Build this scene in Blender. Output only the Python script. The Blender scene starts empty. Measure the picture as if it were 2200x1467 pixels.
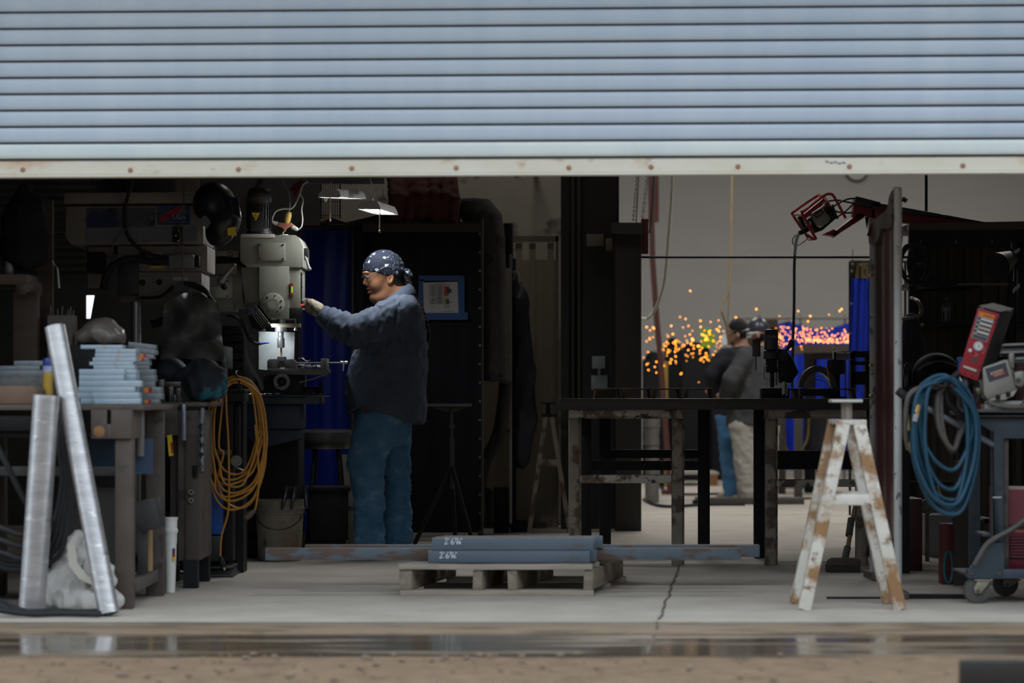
import bpy,bmesh,math,random
import numpy as np
from mathutils import Vector,Matrix,noise
# ------------------------------------------------------------------ camera, world, lights, exposure
SC=bpy.context.scene
COL=SC.collection
F,CX,HY,HC=5194.0,1100.0,860.0,0.93        # focal length in px, centre column, horizon row, eye height
cam_d=bpy.data.cameras.new('camera')
cam=bpy.data.objects.new('camera',cam_d);COL.objects.link(cam)
cam.location=(0,0,HC);cam.rotation_euler=(math.pi/2,0,0)
cam_d.sensor_width=36;cam_d.lens=F/2200*36
cam_d.shift_y=(HY-733.5)/2200
cam_d.clip_end=200
cam_d.dof.use_dof=True;cam_d.dof.focus_distance=14.15;cam_d.dof.aperture_fstop=2.0
SC.camera=cam
SC.view_settings.view_transform='Standard';SC.view_settings.look='None'
SC.view_settings.exposure=0.0;SC.view_settings.gamma=1.0;SC.view_settings.use_curve_mapping=False
w=bpy.data.worlds.new('overcast');SC.world=w;w.use_nodes=True
_n,_l=w.node_tree.nodes,w.node_tree.links
_bg=_n['Background'];_tc=_n.new('ShaderNodeTexCoord');_sx=_n.new('ShaderNodeSeparateXYZ');_rp=_n.new('ShaderNodeValToRGB')
_l.new(_tc.outputs['Generated'],_sx.inputs[0]);_l.new(_sx.outputs['Z'],_rp.inputs[0]);_l.new(_rp.outputs[0],_bg.inputs[0])
_rp.color_ramp.elements[0].color=(0.70,0.78,0.86,1);_rp.color_ramp.elements[1].color=(0.86,0.95,1.05,1)
_bg.inputs[1].default_value=2.2

def area(name,loc,target,sx,sy,power,color=(1,1,1)):
    d=bpy.data.lights.new(name,'AREA');d.shape='RECTANGLE';d.size=sx;d.size_y=sy;d.energy=power;d.color=color
    o=bpy.data.objects.new(name,d);COL.objects.link(o);o.location=loc
    o.rotation_euler=(Vector(target)-Vector(loc)).to_track_quat('-Z','Y').to_euler()
    return o
BAY_LAMPS=[(1.2,19.3),(4.6,19.3),(1.2,25.0),(5.0,25.0)]       # high bay fittings over the rear bay
for _x,_y in BAY_LAMPS:
    area('high_bay_light',(_x,_y,5.0),(_x,_y,0),1.1,0.3,100,(1.0,0.985,0.96))
area('added_fill_light',(-0.2,16.6,5.0),(-0.2,16.6,0),1.1,0.3,14,(1.0,0.95,0.88))  # made-up fill lamp, brightens the dim wall and screens

# ------------------------------------------------------------------ helpers
def P(px,py,d):
    return Vector(((px-CX)/F*d,d,HC-(py-HY)/F*d))
def S(d):return F/d                                  # px per metre at depth d
LOCW={}
RND=random.Random(7)

class MB:
    def __init__(s):s.v=[];s.f=[]
    def add(s,vs,fs):
        o=len(s.v);s.v+=[Vector(p)for p in vs];s.f+=[tuple(i+o for i in q)for q in fs];return s
    def box(s,c,size,R=None):
        c=Vector(c);x,y,z=[k/2 for k in size]
        vs=[Vector((a,b,e))for a in(-x,x)for b in(-y,y)for e in(-z,z)]
        if R is not None:vs=[R@q for q in vs]
        return s.add([c+q for q in vs],[(0,1,3,2),(4,6,7,5),(0,4,5,1),(2,3,7,6),(0,2,6,4),(1,5,7,3)])
    def pbox(s,x0,y0,x1,y1,d,dep):
        a=P(x0,y1,d);b=P(x1,y0,d)
        return s.box(((a.x+b.x)/2,d+dep/2,(a.z+b.z)/2),(b.x-a.x,dep,b.z-a.z))
    def poly(s,pts,ext):
        n=len(pts);ext=Vector(ext);pts=[Vector(p)for p in pts]
        fs=[tuple(range(n)),tuple(range(2*n-1,n-1,-1))]+[(i,i+n,(i+1)%n+n,(i+1)%n)for i in range(n)]
        return s.add(pts+[p+ext for p in pts],fs)
    def ppoly(s,pts,d,dep):
        return s.poly([P(x,y,d)for x,y in pts],(0,dep,0))
    def cyl(s,a,b,r,r2=None,n=16):
        return s.lathe([(r,0),(r if r2 is None else r2,1)],a,b,n)
    def lathe(s,prof,a,b,n=20):
        """prof = [(radius, t)] with t running 0..1 from a to b; ends are capped."""
        a,b=Vector(a),Vector(b);ax=(b-a);q=ax.normalized().to_track_quat('Z','Y').to_matrix()
        vs,fs=[],[]
        for r,t in prof:
            for i in range(n):
                an=2*math.pi*i/n
                vs.append(a+ax*t+q@Vector((r*math.cos(an),r*math.sin(an),0)))
        for k in range(len(prof)-1):
            for i in range(n):
                j=(i+1)%n
                fs.append((k*n+i,k*n+j,(k+1)*n+j,(k+1)*n+i))
        fs.append(tuple(range(n-1,-1,-1)));m=(len(prof)-1)*n;fs.append(tuple(range(m,m+n)))
        return s.add(vs,fs)
    def tube(s,pts,r,n=8,closed=False,sub=0):
        pts=[Vector(p)for p in pts]
        rs=list(r)if isinstance(r,(list,tuple))else[r]*len(pts)
        if sub:
            q,qr=[],[]
            m=len(pts);rng=range(m if closed else m-1)
            for i in rng:
                g=(lambda k:pts[k%m])if closed else(lambda k:pts[min(max(k,0),m-1)])
                p0,p1,p2,p3=g(i-1),g(i),g(i+1),g(i+2)
                for j in range(sub):
                    t=j/sub
                    q.append(0.5*((2*p1)+(p2-p0)*t+(2*p0-5*p1+4*p2-p3)*t*t+(3*p1-p0-3*p2+p3)*t**3))
                    qr.append(rs[i]*(1-t)+rs[(i+1)%m]*t)
            if not closed:q.append(pts[-1]);qr.append(rs[-1])
            pts,rs=q,qr
        m=len(pts);vs,fs=[],[];u=None
        for i in range(m):
            if closed:t=pts[(i+1)%m]-pts[i-1]
            else:t=pts[min(i+1,m-1)]-pts[max(i-1,0)]
            if t.length<1e-9:t=Vector((0,0,1))
            t.normalize()
            if u is None:u=t.orthogonal().normalized()
            u=(u-t*u.dot(t));u=u.normalized()if u.length>1e-6 else t.orthogonal().normalized()
            w_=t.cross(u)
            for k in range(n):
                an=2*math.pi*k/n
                vs.append(pts[i]+(u*math.cos(an)+w_*math.sin(an))*rs[i])
        for i in range(m if closed else m-1):
            for k in range(n):
                a,b=i*n,((i+1)%m)*n
                fs.append((a+k,a+(k+1)%n,b+(k+1)%n,b+k))
        if not closed:
            fs.append(tuple(range(n-1,-1,-1)));fs.append(tuple(range((m-1)*n,m*n)))
        return s.add(vs,fs)
    def ptube(s,pts,r,n=8,sub=6,closed=False):
        return s.tube([P(*p)for p in pts],r,n,closed,sub)
    def ell(s,c,r,n=16,m=10,R=None):
        c=Vector(c);vs,fs=[],[]
        for i in range(m+1):
            th=math.pi*i/m
            for k in range(n):
                ph=2*math.pi*k/n
                q=Vector((r[0]*math.sin(th)*math.cos(ph),r[1]*math.sin(th)*math.sin(ph),r[2]*math.cos(th)))
                vs.append(c+(R@q if R is not None else q))
        for i in range(m):
            for k in range(n):
                fs.append((i*n+k,(i+1)*n+k,(i+1)*n+(k+1)%n,i*n+(k+1)%n))
        return s.add(vs,fs)
    def grid(s,fn,nu,nv,thick=0.004,tdir=(0,1,0)):
        t=Vector(tdir)*thick;vs=[]
        for j in range(nv+1):
            for i in range(nu+1):vs.append(Vector(fn(i/nu,j/nv)))
        N=len(vs);vs+=[p+t for p in vs];fs=[];W=nu+1
        for j in range(nv):
            for i in range(nu):
                a=j*W+i;fs.append((a,a+1,a+W+1,a+W));fs.append((a+N,a+W+N,a+W+1+N,a+1+N))
        for i in range(nu):
            fs.append((i,i+N,i+1+N,i+1));a=nv*W+i;fs.append((a,a+1,a+1+N,a+N))
        for j in range(nv):
            a=j*W;fs.append((a,a+W,a+W+N,a+N));a+=nu;fs.append((a,a+N,a+W+N,a+W))
        return s.add(vs,fs)
    def ring(s,c,r0,r1,dep,axis=(0,1,0),n=28):
        """flat ring from r0 to r1, dep thick along axis"""
        c=Vector(c);ax=Vector(axis).normalized();q=ax.to_track_quat('Z','Y').to_matrix();vs,fs=[],[]
        for h in(0,dep):
            for r in(r0,r1):
                for i in range(n):
                    an=2*math.pi*i/n
                    vs.append(c+ax*h+q@Vector((r*math.cos(an),r*math.sin(an),0)))
        for i in range(n):
            j=(i+1)%n
            fs+=[(i,n+i,n+j,j),(2*n+i,2*n+j,3*n+j,3*n+i),(i,j,2*n+j,2*n+i),(n+i,3*n+i,3*n+j,n+j)]
        return s.add(vs,fs)

def mesh_from(name,vs,fs,mat,bevel=0,angle=38,seg=2):
    me=bpy.data.meshes.new(name);me.from_pydata([tuple(v)for v in vs],[],fs)
    bm=bmesh.new();bm.from_mesh(me)
    bmesh.ops.remove_doubles(bm,verts=bm.verts,dist=1e-6)
    bmesh.ops.recalc_face_normals(bm,faces=bm.faces)
    if bevel:
        es=[e for e in bm.edges if len(e.link_faces)==2 and e.calc_face_angle(0)>math.radians(40)]
        bmesh.ops.bevel(bm,geom=es,offset=bevel,segments=seg,affect='EDGES',clamp_overlap=True,profile=0.5)
    for f in bm.faces:f.smooth=True
    bm.to_mesh(me);bm.free()
    me.set_sharp_from_angle(angle=math.radians(angle))
    if mat is not None:me.materials.append(mat)
    return me
def thing(name,label,cat,loc,group=None):
    o=bpy.data.objects.new(name,None);COL.objects.link(o);o.location=loc;o.empty_display_size=0.1
    o['label']=label;o['category']=cat
    if group:o['group']=group
    LOCW[o]=Vector(loc);return o
def part(name,mb,mat,parent,bevel=0,label=None,angle=38,kind=None):
    loc=LOCW[parent]
    me=mesh_from(name,[v-loc for v in mb.v],mb.f,mat,bevel,angle)
    o=bpy.data.objects.new(name,me);COL.objects.link(o);o.parent=parent;LOCW[o]=loc
    if label:o['label']=label
    if kind:o['kind']=kind
    return o
def solo(name,mb,mat,label,cat,group=None,bevel=0,kind=None,angle=38):
    lo=Vector([min(v[i]for v in mb.v)for i in range(3)]);hi=Vector([max(v[i]for v in mb.v)for i in range(3)])
    loc=Vector(((lo.x+hi.x)/2,(lo.y+hi.y)/2,lo.z))
    me=mesh_from(name,[v-loc for v in mb.v],mb.f,mat,bevel,angle)
    o=bpy.data.objects.new(name,me);COL.objects.link(o);o.location=loc;LOCW[o]=loc
    o['label']=label;o['category']=cat
    if group:o['group']=group
    if kind:o['kind']=kind
    return o
def struct(name,mb,mat,bevel=0):
    me=mesh_from(name,mb.v,mb.f,mat,bevel)
    o=bpy.data.objects.new(name,me);COL.objects.link(o);o['kind']='structure';LOCW[o]=Vector((0,0,0));return o
def text_mb(s,org,right,up,size,ext=0.0006):
    """flat lettering: glyph outlines laid out from org along right / up"""
    cu=bpy.data.curves.new('t','FONT');cu.body=s;cu.size=1;cu.resolution_u=2
    o=bpy.data.objects.new('t',cu);COL.objects.link(o);bpy.context.view_layer.update()
    me=bpy.data.meshes.new_from_object(o.evaluated_get(bpy.context.evaluated_depsgraph_get()))
    bpy.data.objects.remove(o)
    mb=MB();r,u=Vector(right).normalized(),Vector(up).normalized();nn=r.cross(u)
    mb.add([Vector(org)+r*v.co.x*size+u*v.co.y*size+nn*ext for v in me.vertices],[tuple(p.vertices)for p in me.polygons])
    bpy.data.meshes.remove(me);return mb

MATS={}
def M(name,c1,c2=None,scale=8,rough=0.6,metal=0.0,c3=None,thr=0.58,s3=6,soft=0.06,bump=0.0,bs=60,st=(1,1,1),spec=0.5,c4=None,thr4=0.6,s4=14,st3=None):
    if name in MATS:return MATS[name]
    m=bpy.data.materials.new(name);m.use_nodes=True;MATS[name]=m
    N,L=m.node_tree.nodes,m.node_tree.links;b=N['Principled BSDF']
    b.inputs['Roughness'].default_value=rough;b.inputs['Metallic'].default_value=metal;b.inputs['Specular IOR Level'].default_value=spec
    tc=N.new('ShaderNodeTexCoord')
    def mapped(stv):
        if tuple(stv)==(1,1,1):return tc.outputs['Object']
        mp=N.new('ShaderNodeMapping');mp.inputs['Scale'].default_value=stv;L.new(tc.outputs['Object'],mp.inputs[0]);return mp.outputs[0]
    def nz(sc,det,stv):
        n=N.new('ShaderNodeTexNoise');n.inputs['Scale'].default_value=sc;n.inputs['Detail'].default_value=det;n.inputs['Roughness'].default_value=0.6
        L.new(mapped(stv),n.inputs['Vector']);return n.outputs['Fac']
    def mix(f,a,bb):
        x=N.new('ShaderNodeMix');x.data_type='RGBA';L.new(f,x.inputs[0])
        for i,q in((6,a),(7,bb)):
            if isinstance(q,tuple):x.inputs[i].default_value=(*q,1)
            else:L.new(q,x.inputs[i])
        return x.outputs[2]
    def ramp(f,a,bb):
        r=N.new('ShaderNodeMapRange');r.inputs[1].default_value=a;r.inputs[2].default_value=bb;L.new(f,r.inputs[0]);return r.outputs[0]
    col=tuple(c1)
    if c2:col=mix(ramp(nz(scale,5,st),0.3,0.7),tuple(c1),tuple(c2))
    for cc,tt,ss in((c3,thr,s3),(c4,thr4,s4)):
        if cc:col=mix(ramp(nz(ss,7,st3 or st),tt,tt+soft),col,tuple(cc))
    if isinstance(col,tuple):b.inputs['Base Color'].default_value=(*col,1)
    else:L.new(col,b.inputs['Base Color'])
    if bump:
        bp=N.new('ShaderNodeBump');bp.inputs['Strength'].default_value=bump;bp.inputs['Distance'].default_value=0.01
        L.new(nz(bs,4,st),bp.inputs['Height']);L.new(bp.outputs[0],b.inputs['Normal'])
    return m
def emit(name,c,s):
    m=bpy.data.materials.new(name);m.use_nodes=True;b=m.node_tree.nodes['Principled BSDF']
    b.inputs['Base Color'].default_value=(*c,1);b.inputs['Emission Color'].default_value=(*c,1);b.inputs['Emission Strength'].default_value=s
    MATS[name]=m;return m
def glass(name,c,rough=0.05,t=0.95):
    m=bpy.data.materials.new(name);m.use_nodes=True;b=m.node_tree.nodes['Principled BSDF']
    b.inputs['Base Color'].default_value=(*c,1);b.inputs['Roughness'].default_value=rough;b.inputs['Transmission Weight'].default_value=t;b.inputs['IOR'].default_value=1.08
    MATS[name]=m;return m

# ------------------------------------------------------------------ implicit surfaces for bodies, cloth and bags
def smin(a,b,k):
    h=np.clip(0.5+0.5*(b-a)/k,0,1);return b*(1-h)+a*h-k*h*(1-h)
def s_cap(G,a,b,ra,rb):
    a,b=np.array(a,np.float32),np.array(b,np.float32);d=b-a;X,Y,Z=G
    t=np.clip(((X-a[0])*d[0]+(Y-a[1])*d[1]+(Z-a[2])*d[2])/max(float(d@d),1e-9),0,1)
    return np.sqrt((X-a[0]-t*d[0])**2+(Y-a[1]-t*d[1])**2+(Z-a[2]-t*d[2])**2)-(ra+(rb-ra)*t)
def s_ell(G,c,r,tilt=0.0):
    """ellipsoid; tilt turns it in the x-z plane"""
    X,Y,Z=G;x,y,z=X-c[0],Y-c[1],Z-c[2]
    if tilt:
        ca,sa=math.cos(tilt),math.sin(tilt);x,z=ca*x+sa*z,-sa*x+ca*z
    k0=np.sqrt((x/r[0])**2+(y/r[1])**2+(z/r[2])**2)
    return(k0-1)*min(r)
def s_chain(G,pts,k=0.02):
    """pts = [(xyz, r)]"""
    d=None
    for(a,ra),(b,rb)in zip(pts[:-1],pts[1:]):
        q=s_cap(G,a,b,ra,rb);d=q if d is None else smin(d,q,k)
    return d
def s_column(G,rows,yc,e=2.3):
    """rows = [(z, x0, x1, half depth)] sorted by z rising"""
    X,Y,Z=G;z=[r[0]for r in rows]
    x0=np.interp(Z,z,[r[1]for r in rows]);x1=np.interp(Z,z,[r[2]for r in rows]);h=np.interp(Z,z,[r[3]for r in rows])
    c,rx=(x0+x1)/2,(x1-x0)/2
    return((np.abs((X-c)/rx)**e+np.abs((Y-yc)/h)**e)**(1/e)-1)*np.minimum(rx,h)
def axis(lo,hi,h,fine=()):
    """coordinates from lo to hi, step h, but step hf inside each (a, b, hf)"""
    out=[lo]
    while out[-1]<hi:
        x=out[-1];st=h
        for a,b,hf in fine:
            if a-h<=x<=b:st=min(st,hf)
        out.append(x+st)
    return np.array(out,np.float32)
def nets(f,xs,ys,zs):
    G=(xs[:,None,None],ys[None,:,None],zs[None,None,:])
    D=np.broadcast_to(f(G),(len(xs),len(ys),len(zs))).astype(np.float32).copy()
    D[[0,-1]]=np.maximum(D[[0,-1]],1e-3);D[:,[0,-1]]=np.maximum(D[:,[0,-1]],1e-3);D[:,:,[0,-1]]=np.maximum(D[:,:,[0,-1]],1e-3)
    IN=D<0;nx,ny,nz=D.shape
    cnt=np.zeros((nx-1,ny-1,nz-1),np.int8)
    for a in(0,1):
        for b in(0,1):
            for c in(0,1):cnt+=IN[a:nx-1+a,b:ny-1+b,c:nz-1+c]
    I,J,K=np.nonzero((cnt>0)&(cnt<8));n=len(I)
    acc=np.zeros((n,3));num=np.zeros(n);C=(xs,ys,zs)
    cs=[(a,b,c)for a in(0,1)for b in(0,1)for c in(0,1)]
    for p in cs:
        for ax in range(3):
            if p[ax]:continue
            q=list(p);q[ax]=1
            d0=D[I+p[0],J+p[1],K+p[2]];d1=D[I+q[0],J+q[1],K+q[2]]
            cr=(d0<0)!=(d1<0);t=np.where(cr,d0/np.where(cr,d0-d1,1),0)
            p0=np.stack([xs[I+p[0]],ys[J+p[1]],zs[K+p[2]]],1);p1=np.stack([xs[I+q[0]],ys[J+q[1]],zs[K+q[2]]],1)
            acc+=np.where(cr[:,None],p0+(p1-p0)*t[:,None],0);num+=cr
    V=acc/num[:,None]
    idx=-np.ones((nx-1,ny-1,nz-1),np.int64);idx[I,J,K]=np.arange(n)
    faces=[]
    for ax in range(3):
        sl0=[slice(1,m-1)for m in(nx,ny,nz)];sl1=list(sl0)
        sl0[ax]=slice(0,(nx,ny,nz)[ax]-1);sl1[ax]=slice(1,(nx,ny,nz)[ax])
        A,B=IN[tuple(sl0)],IN[tuple(sl1)]
        E=np.argwhere(A!=B)
        if not len(E):continue
        off=np.array([0 if k==ax else 1 for k in range(3)]);E0=E+off;fl=A[tuple(E.T)]
        u,v=[k for k in range(3)if k!=ax]
        def at(du,dv):
            q=E0.copy();q[:,u]-=du;q[:,v]-=dv;return idx[q[:,0],q[:,1],q[:,2]]
        Q=np.stack([at(1,1),at(0,1),at(0,0),at(1,0)],1)
        if ax==1:fl=~fl
        Q[~fl]=Q[~fl][:,::-1];faces.append(Q)
    Q=np.concatenate(faces)
    mb=MB();mb.v=[Vector(p)for p in V];mb.f=[tuple(int(i)for i in q)for q in Q if min(q)>=0]
    return mb
def wrinkle(mb,fn):
    """push every vertex along its normal by fn(position, normal)"""
    me=bpy.data.meshes.new('t');me.from_pydata([tuple(v)for v in mb.v],[],mb.f);me.update()
    no=[Vector(v.normal)for v in me.vertices];bpy.data.meshes.remove(me)
    # face winding from nets() is outward
    mb.v=[p+q*fn(p,q)for p,q in zip(mb.v,no)];return mb
def ridged(p,s,st=(1,1,1)):
    q=Vector((p.x*st[0],p.y*st[1],p.z*st[2]))*s
    return 1-2*abs(noise.noise(q))
ORD=['bottom','second','third','fourth','fifth','sixth','seventh','eighth','ninth','tenth','eleventh','twelfth']
# ------------------------------------------------------------------ the setting
concrete=M('concrete',(0.39,0.352,0.30),(0.49,0.45,0.395),3,0.85,c3=(0.20,0.18,0.155),thr=0.66,s3=2.2,soft=0.2,bump=0.15,bs=30,c4=(0.25,0.23,0.2),thr4=0.7,s4=30)
concrete_edge=M('wet_dirt_concrete',(0.205,0.142,0.088),(0.27,0.20,0.135),5,0.6,c3=(0.12,0.09,0.058),thr=0.50,s3=5,soft=0.1,st=(0.5,1.6,1),bump=0.15,bs=30)
mb=MB();mb.box((0.5,20.61,-0.15),(15,20.88,0.3));floor=struct('floor',mb,concrete)
mb=MB();mb.box((0.5,9.945,-0.152),(15,0.45,0.3));struct('trim_1',mb,concrete_edge,0.01)
mb=MB();mb.box((0.5,9.3,-0.158),(15,0.84,0.3));gutter=struct('trim_2',mb,None)
# the gutter: dirty concrete with a film of standing water
m=bpy.data.materials.new('gutter_water');m.use_nodes=True;N,L=m.node_tree.nodes,m.node_tree.links;b=N['Principled BSDF']
tc=N.new('ShaderNodeTexCoord');mp=N.new('ShaderNodeMapping');mp.inputs['Scale'].default_value=(0.45,3.2,1);L.new(tc.outputs['Object'],mp.inputs[0])
nz=N.new('ShaderNodeTexNoise');nz.inputs['Scale'].default_value=2.2;nz.inputs['Detail'].default_value=7;L.new(mp.outputs[0],nz.inputs[0])
rp=N.new('ShaderNodeValToRGB');L.new(nz.outputs[0],rp.inputs[0]);rp.color_ramp.elements[0].color=(0.085,0.066,0.046,1);rp.color_ramp.elements[1].color=(0.19,0.145,0.10,1)
rp.color_ramp.elements[0].position=0.35;rp.color_ramp.elements[1].position=0.7;L.new(rp.outputs[0],b.inputs['Base Color'])
r2=N.new('ShaderNodeMapRange');r2.inputs[1].default_value=0.5;r2.inputs[2].default_value=0.68;r2.inputs[3].default_value=0.10;r2.inputs[4].default_value=0.5;L.new(nz.outputs[0],r2.inputs[0]);L.new(r2.outputs[0],b.inputs['Roughness'])
gutter.data.materials.append(m)
gravel=M('gravel_dirt',(0.155,0.098,0.056),(0.245,0.165,0.10),9,0.95,c3=(0.10,0.064,0.038),thr=0.58,s3=4,soft=0.12,bump=0.8,bs=55,c4=(0.25,0.19,0.14),thr4=0.66,s4=55)
def ground_fn(u,v):
    x=-13+27*u;y=-12+20.93*v
    near=max(0,1-abs(y-8)/3)
    return Vector((x,y,-0.008+near*0.012*noise.noise(Vector((x*1.7,y*2.5,3)))-0.014*(1-near)))
mb=MB();mb.grid(ground_fn,180,130,-0.1,(0,0,1));struct('ground',mb,gravel)
stones=MB();rr=random.Random(3)
for i in range(420):
    y=6.9+2.0*rr.random()**0.8;x=rr.uniform(-2.6,2.6)*y/9;r=rr.choice((0.004,0.006,0.008,0.012))
    stones.ell((x,y,-0.004+0.3*r),(r*rr.uniform(0.8,1.5),r,r*0.6),6,4)
solo('loose_gravel',stones,M('pebbles',(0.15,0.105,0.07),(0.27,0.21,0.16),90,0.9),'loose pebbles scattered over the brown dirt in front of the gutter','gravel',kind='stuff')
# floor joint running from the gutter into the shop
mb=MB()
for i in range(60):
    t=i/60;d=8.95+6.5*t;d2=8.95+6.5*(t+1/60)
    x=P(1392,0,9).x+0.095*(d-9)+0.012*noise.noise(Vector((d*3,0,0)));x2=P(1392,0,9).x+0.095*(d2-9)+0.012*noise.noise(Vector((d2*3,0,0)))
    z=-0.0065 if d<9.72 else(-0.0005 if d<10.17 else 0.0012)
    wd=0.007+0.005*noise.noise(Vector((d*9,5,0)))
    mb.add([(x-wd,d,z),(x+wd,d,z),(x2+wd,d2,z),(x2-wd,d2,z)],[(0,1,2,3)])
struct('trim_3',mb,M('joint_dirt',(0.14,0.12,0.095),rough=0.95))

# roll-up shutter ------------------------------------------------
YAW=-0.045
def DY(x):return 10.5+YAW*x
shut_paint=M('shutter_paint',(0.45,0.55,0.66),(0.54,0.63,0.72),2.2,0.42,st=(2.2,1,0.12),c3=(0.60,0.69,0.75),thr=0.64,s3=1.7,soft=0.12,bump=0.03,bs=20)
shut_pale=M('shutter_pale_paint',(0.62,0.72,0.74),(0.72,0.79,0.77),2.5,0.45,st=(2,1,0.3),c3=(0.60,0.56,0.46),thr=0.66,s3=4,soft=0.15)
shut_bar=M('shutter_bar_paint',(0.66,0.62,0.50),(0.73,0.71,0.62),4,0.5,st=(1,1,2),c3=(0.44,0.24,0.13),thr=0.60,s3=6,soft=0.14,c4=(0.60,0.40,0.25),thr4=0.58,s4=2.5)
shut_groove=M('shutter_groove',(0.115,0.105,0.10),rough=0.8)
X0,X1,ZB=-2.75,2.75,1.905
def strip(mb,prof,x0=X0,x1=X1):
    """profile [(z, forward)] swept across the opening"""
    n=len(prof);vs=[]
    for x in(x0,x1):
        for z,f in prof:vs.append((x,DY(x)-f,z))
    return mb.add(vs,[(i,(i+1)%n,(i+1)%n+n,i+n)for i in range(n)]+[tuple(range(n)),tuple(range(2*n-1,n-1,-1))])
PIT=0.0716
def slat_profile(z0):
    g=0.0105;pts=[(z0+g,-0.012)]
    for k in range(9):
        t=k/8;pts.append((z0+g+(PIT-g)*t,0.0+0.0042*math.sin(math.pi*min(1,t*1.06))**0.5 if 0<t<1 else-0.002))
    return pts+[(z0+PIT,-0.012)]
zs0=ZB+0.075
door=struct('door_1',MB().add([(-2.75,DY(-2.75)+0.016,ZB+0.04),(2.75,DY(2.75)+0.016,ZB+0.04),(2.75,DY(2.75)+0.016,3.25),(-2.75,DY(-2.75)+0.016,3.25)],[(0,1,2,3)]),shut_groove)
for k in range(16):
    mb=MB();strip(mb,slat_profile(zs0+k*PIT))
    part('slat',mb,shut_pale if k==0 else shut_paint,door,label='pale lowest slat of the shutter' if k==0 else None)
mb=MB();strip(mb,[(ZB+0.014,-0.02),(ZB+0.014,0.008),(ZB+0.068,0.006),(ZB+0.073,-0.006),(ZB+0.073,-0.02)])
strip(mb,[(ZB,-0.03),(ZB,0.02),(ZB+0.004,0.022),(ZB+0.012,0.014),(ZB+0.012,-0.03)])
part('bottom_bar',mb,shut_bar,door,label='cream rust-stained bottom bar')
rust=M('rust_bolt',(0.33,0.17,0.10),(0.42,0.26,0.18),40,0.8)
for px in(40,275,510,755,980,1222,1398,1583,1820,2060):
    x=(px-CX)/F*10.5;c=Vector((x,DY(x)-0.012,ZB+0.036-0.0006*((px*7)%9)))
    part('bolt',MB().lathe([(0.012,0),(0.0115,0.5),(0.006,1)],c+Vector((0,0.008,0)),c-Vector((0,0.004,0)),8),rust,door)
# small scribbled paint mark on the bar
mk=MB()
for i in range(5):
    x=P(1772+9*i,0,10.45).x;z=P(0,347+(i%2)*3+i*0.6,10.45).z
    mk.tube([(x,DY(x)-0.0095,z),(x+0.014,DY(x)-0.0095,z-0.004+0.004*(i%2))],0.0022,5)
part('paint_mark',mk,M('navy_paint',(0.03,0.05,0.10)),door)

# unseen wall behind the viewer, added to keep low sky light out of the shop
mb=MB();mb.box((0,-6.5,3.8),(60,0.5,7.6));struct('wall_sky_blocker',mb,M('sky_blocker_grey',(0.16,0.155,0.15),(0.2,0.195,0.185),1.5,0.9))
# walls, roof -------------------------------------------------
facade=M('facade_metal',(0.42,0.44,0.45),(0.5,0.52,0.53),3,0.6)
dark_metal_wall=M('dark_sheet_wall',(0.035,0.034,0.034),(0.055,0.053,0.05),6,0.7,bump=0.1)
roofm=M('roof_sheet',(0.11,0.11,0.11),rough=0.8)
mb=MB();mb.box((-5.4,DY(-3)+0.25,2.8),(5.9,0.3,5.6));mb.box((5.6,DY(3)+0.25,2.8),(6.1,0.3,5.6));mb.box((0,10.85,4.35),(6,0.25,2.5))
struct('wall_front',mb,facade)
mb=MB();mb.box((0.5,20.3,5.7),(16,20.6,0.15));struct('ceiling',mb,roofm)
mb=MB();mb.box((0,10.1,3.42),(9,1.1,0.08));struct('ceiling_added_shade',mb,facade)  # unseen canopy, added to shade the upper part of the shutter
mb=MB();mb.box((-5.55,14.2,2.8),(0.15,7.6,5.6));struct('wall_left',mb,dark_metal_wall)
mb=MB();mb.box((7.6,20.4,2.8),(0.15,20.4,5.6));struct('wall_right',mb,M('right_wall',(0.22,0.21,0.2),rough=0.9))
plaster=M('stained_plaster',(0.44,0.40,0.345),(0.52,0.48,0.42),3,0.9,c3=(0.10,0.075,0.055),thr=0.62,s3=9,soft=0.08,c4=(0.19,0.155,0.12),thr4=0.56,s4=3)
bay_wall=M('bay_wall_paint',(0.43,0.42,0.395),(0.465,0.452,0.43),1.2,0.85,c3=(0.37,0.36,0.34),thr=0.62,s3=0.7,soft=0.2,st=(0.6,1,2))
mb=MB();mb.box((2.0,30.1,2.8),(11,0.2,5.6));struct('wall_back',mb,bay_wall)
mb=MB();mb.box((P(1382,0,18).x-0.45,24.1,2.8),(0.15,12,5.6));struct('wall_bay_left',mb,M('bay_side',(0.16,0.15,0.14),rough=0.9))
# partition behind the machines: horizontal ribbed steel on the left (with a small torn opening), stained plaster on the right
ribbed=M('ribbed_steel',(0.085,0.085,0.088),(0.13,0.13,0.13),5,0.5,metal=0.3)
D=18.0;mb=MB()
q=[P(183,634,D),P(203,634,D),P(194,684,D),P(184,684,D)]
a,b_,z0,z1=-5.5,P(690,0,D).x,0.0,5.6
mb.box(((a+q[0].x)/2,D+0.03,2.8),(q[0].x-a,0.06,5.6))
mb.box(((b_+q[1].x)/2,D+0.03,2.8),(b_-q[1].x,0.06,5.6))
mb.box(((q[0].x+q[1].x)/2,D+0.03,(q[0].z+5.6)/2),(q[1].x-q[0].x,0.06,5.6-q[0].z))
mb.box(((q[0].x+q[1].x)/2,D+0.03,q[3].z/2),(q[1].x-q[0].x,0.06,q[3].z))
mb.poly([q[1],q[2],Vector((q[1].x,D,q[2].z))],(0,0.06,0))
for k in range(14):
    z=1.9+0.055*k;mb.lathe([(0.011,0),(0.011,1)],(a,D-0.004,z),(P(222,0,D).x,D-0.004,z),6)
struct('wall_partition',mb,ribbed)
mb=MB();mb.box(((b_+P(1232,0,D).x)/2,D+0.03,2.8),(P(1232,0,D).x-b_,0.06,5.6));struct('wall_partition_plaster',mb,plaster)
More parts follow.
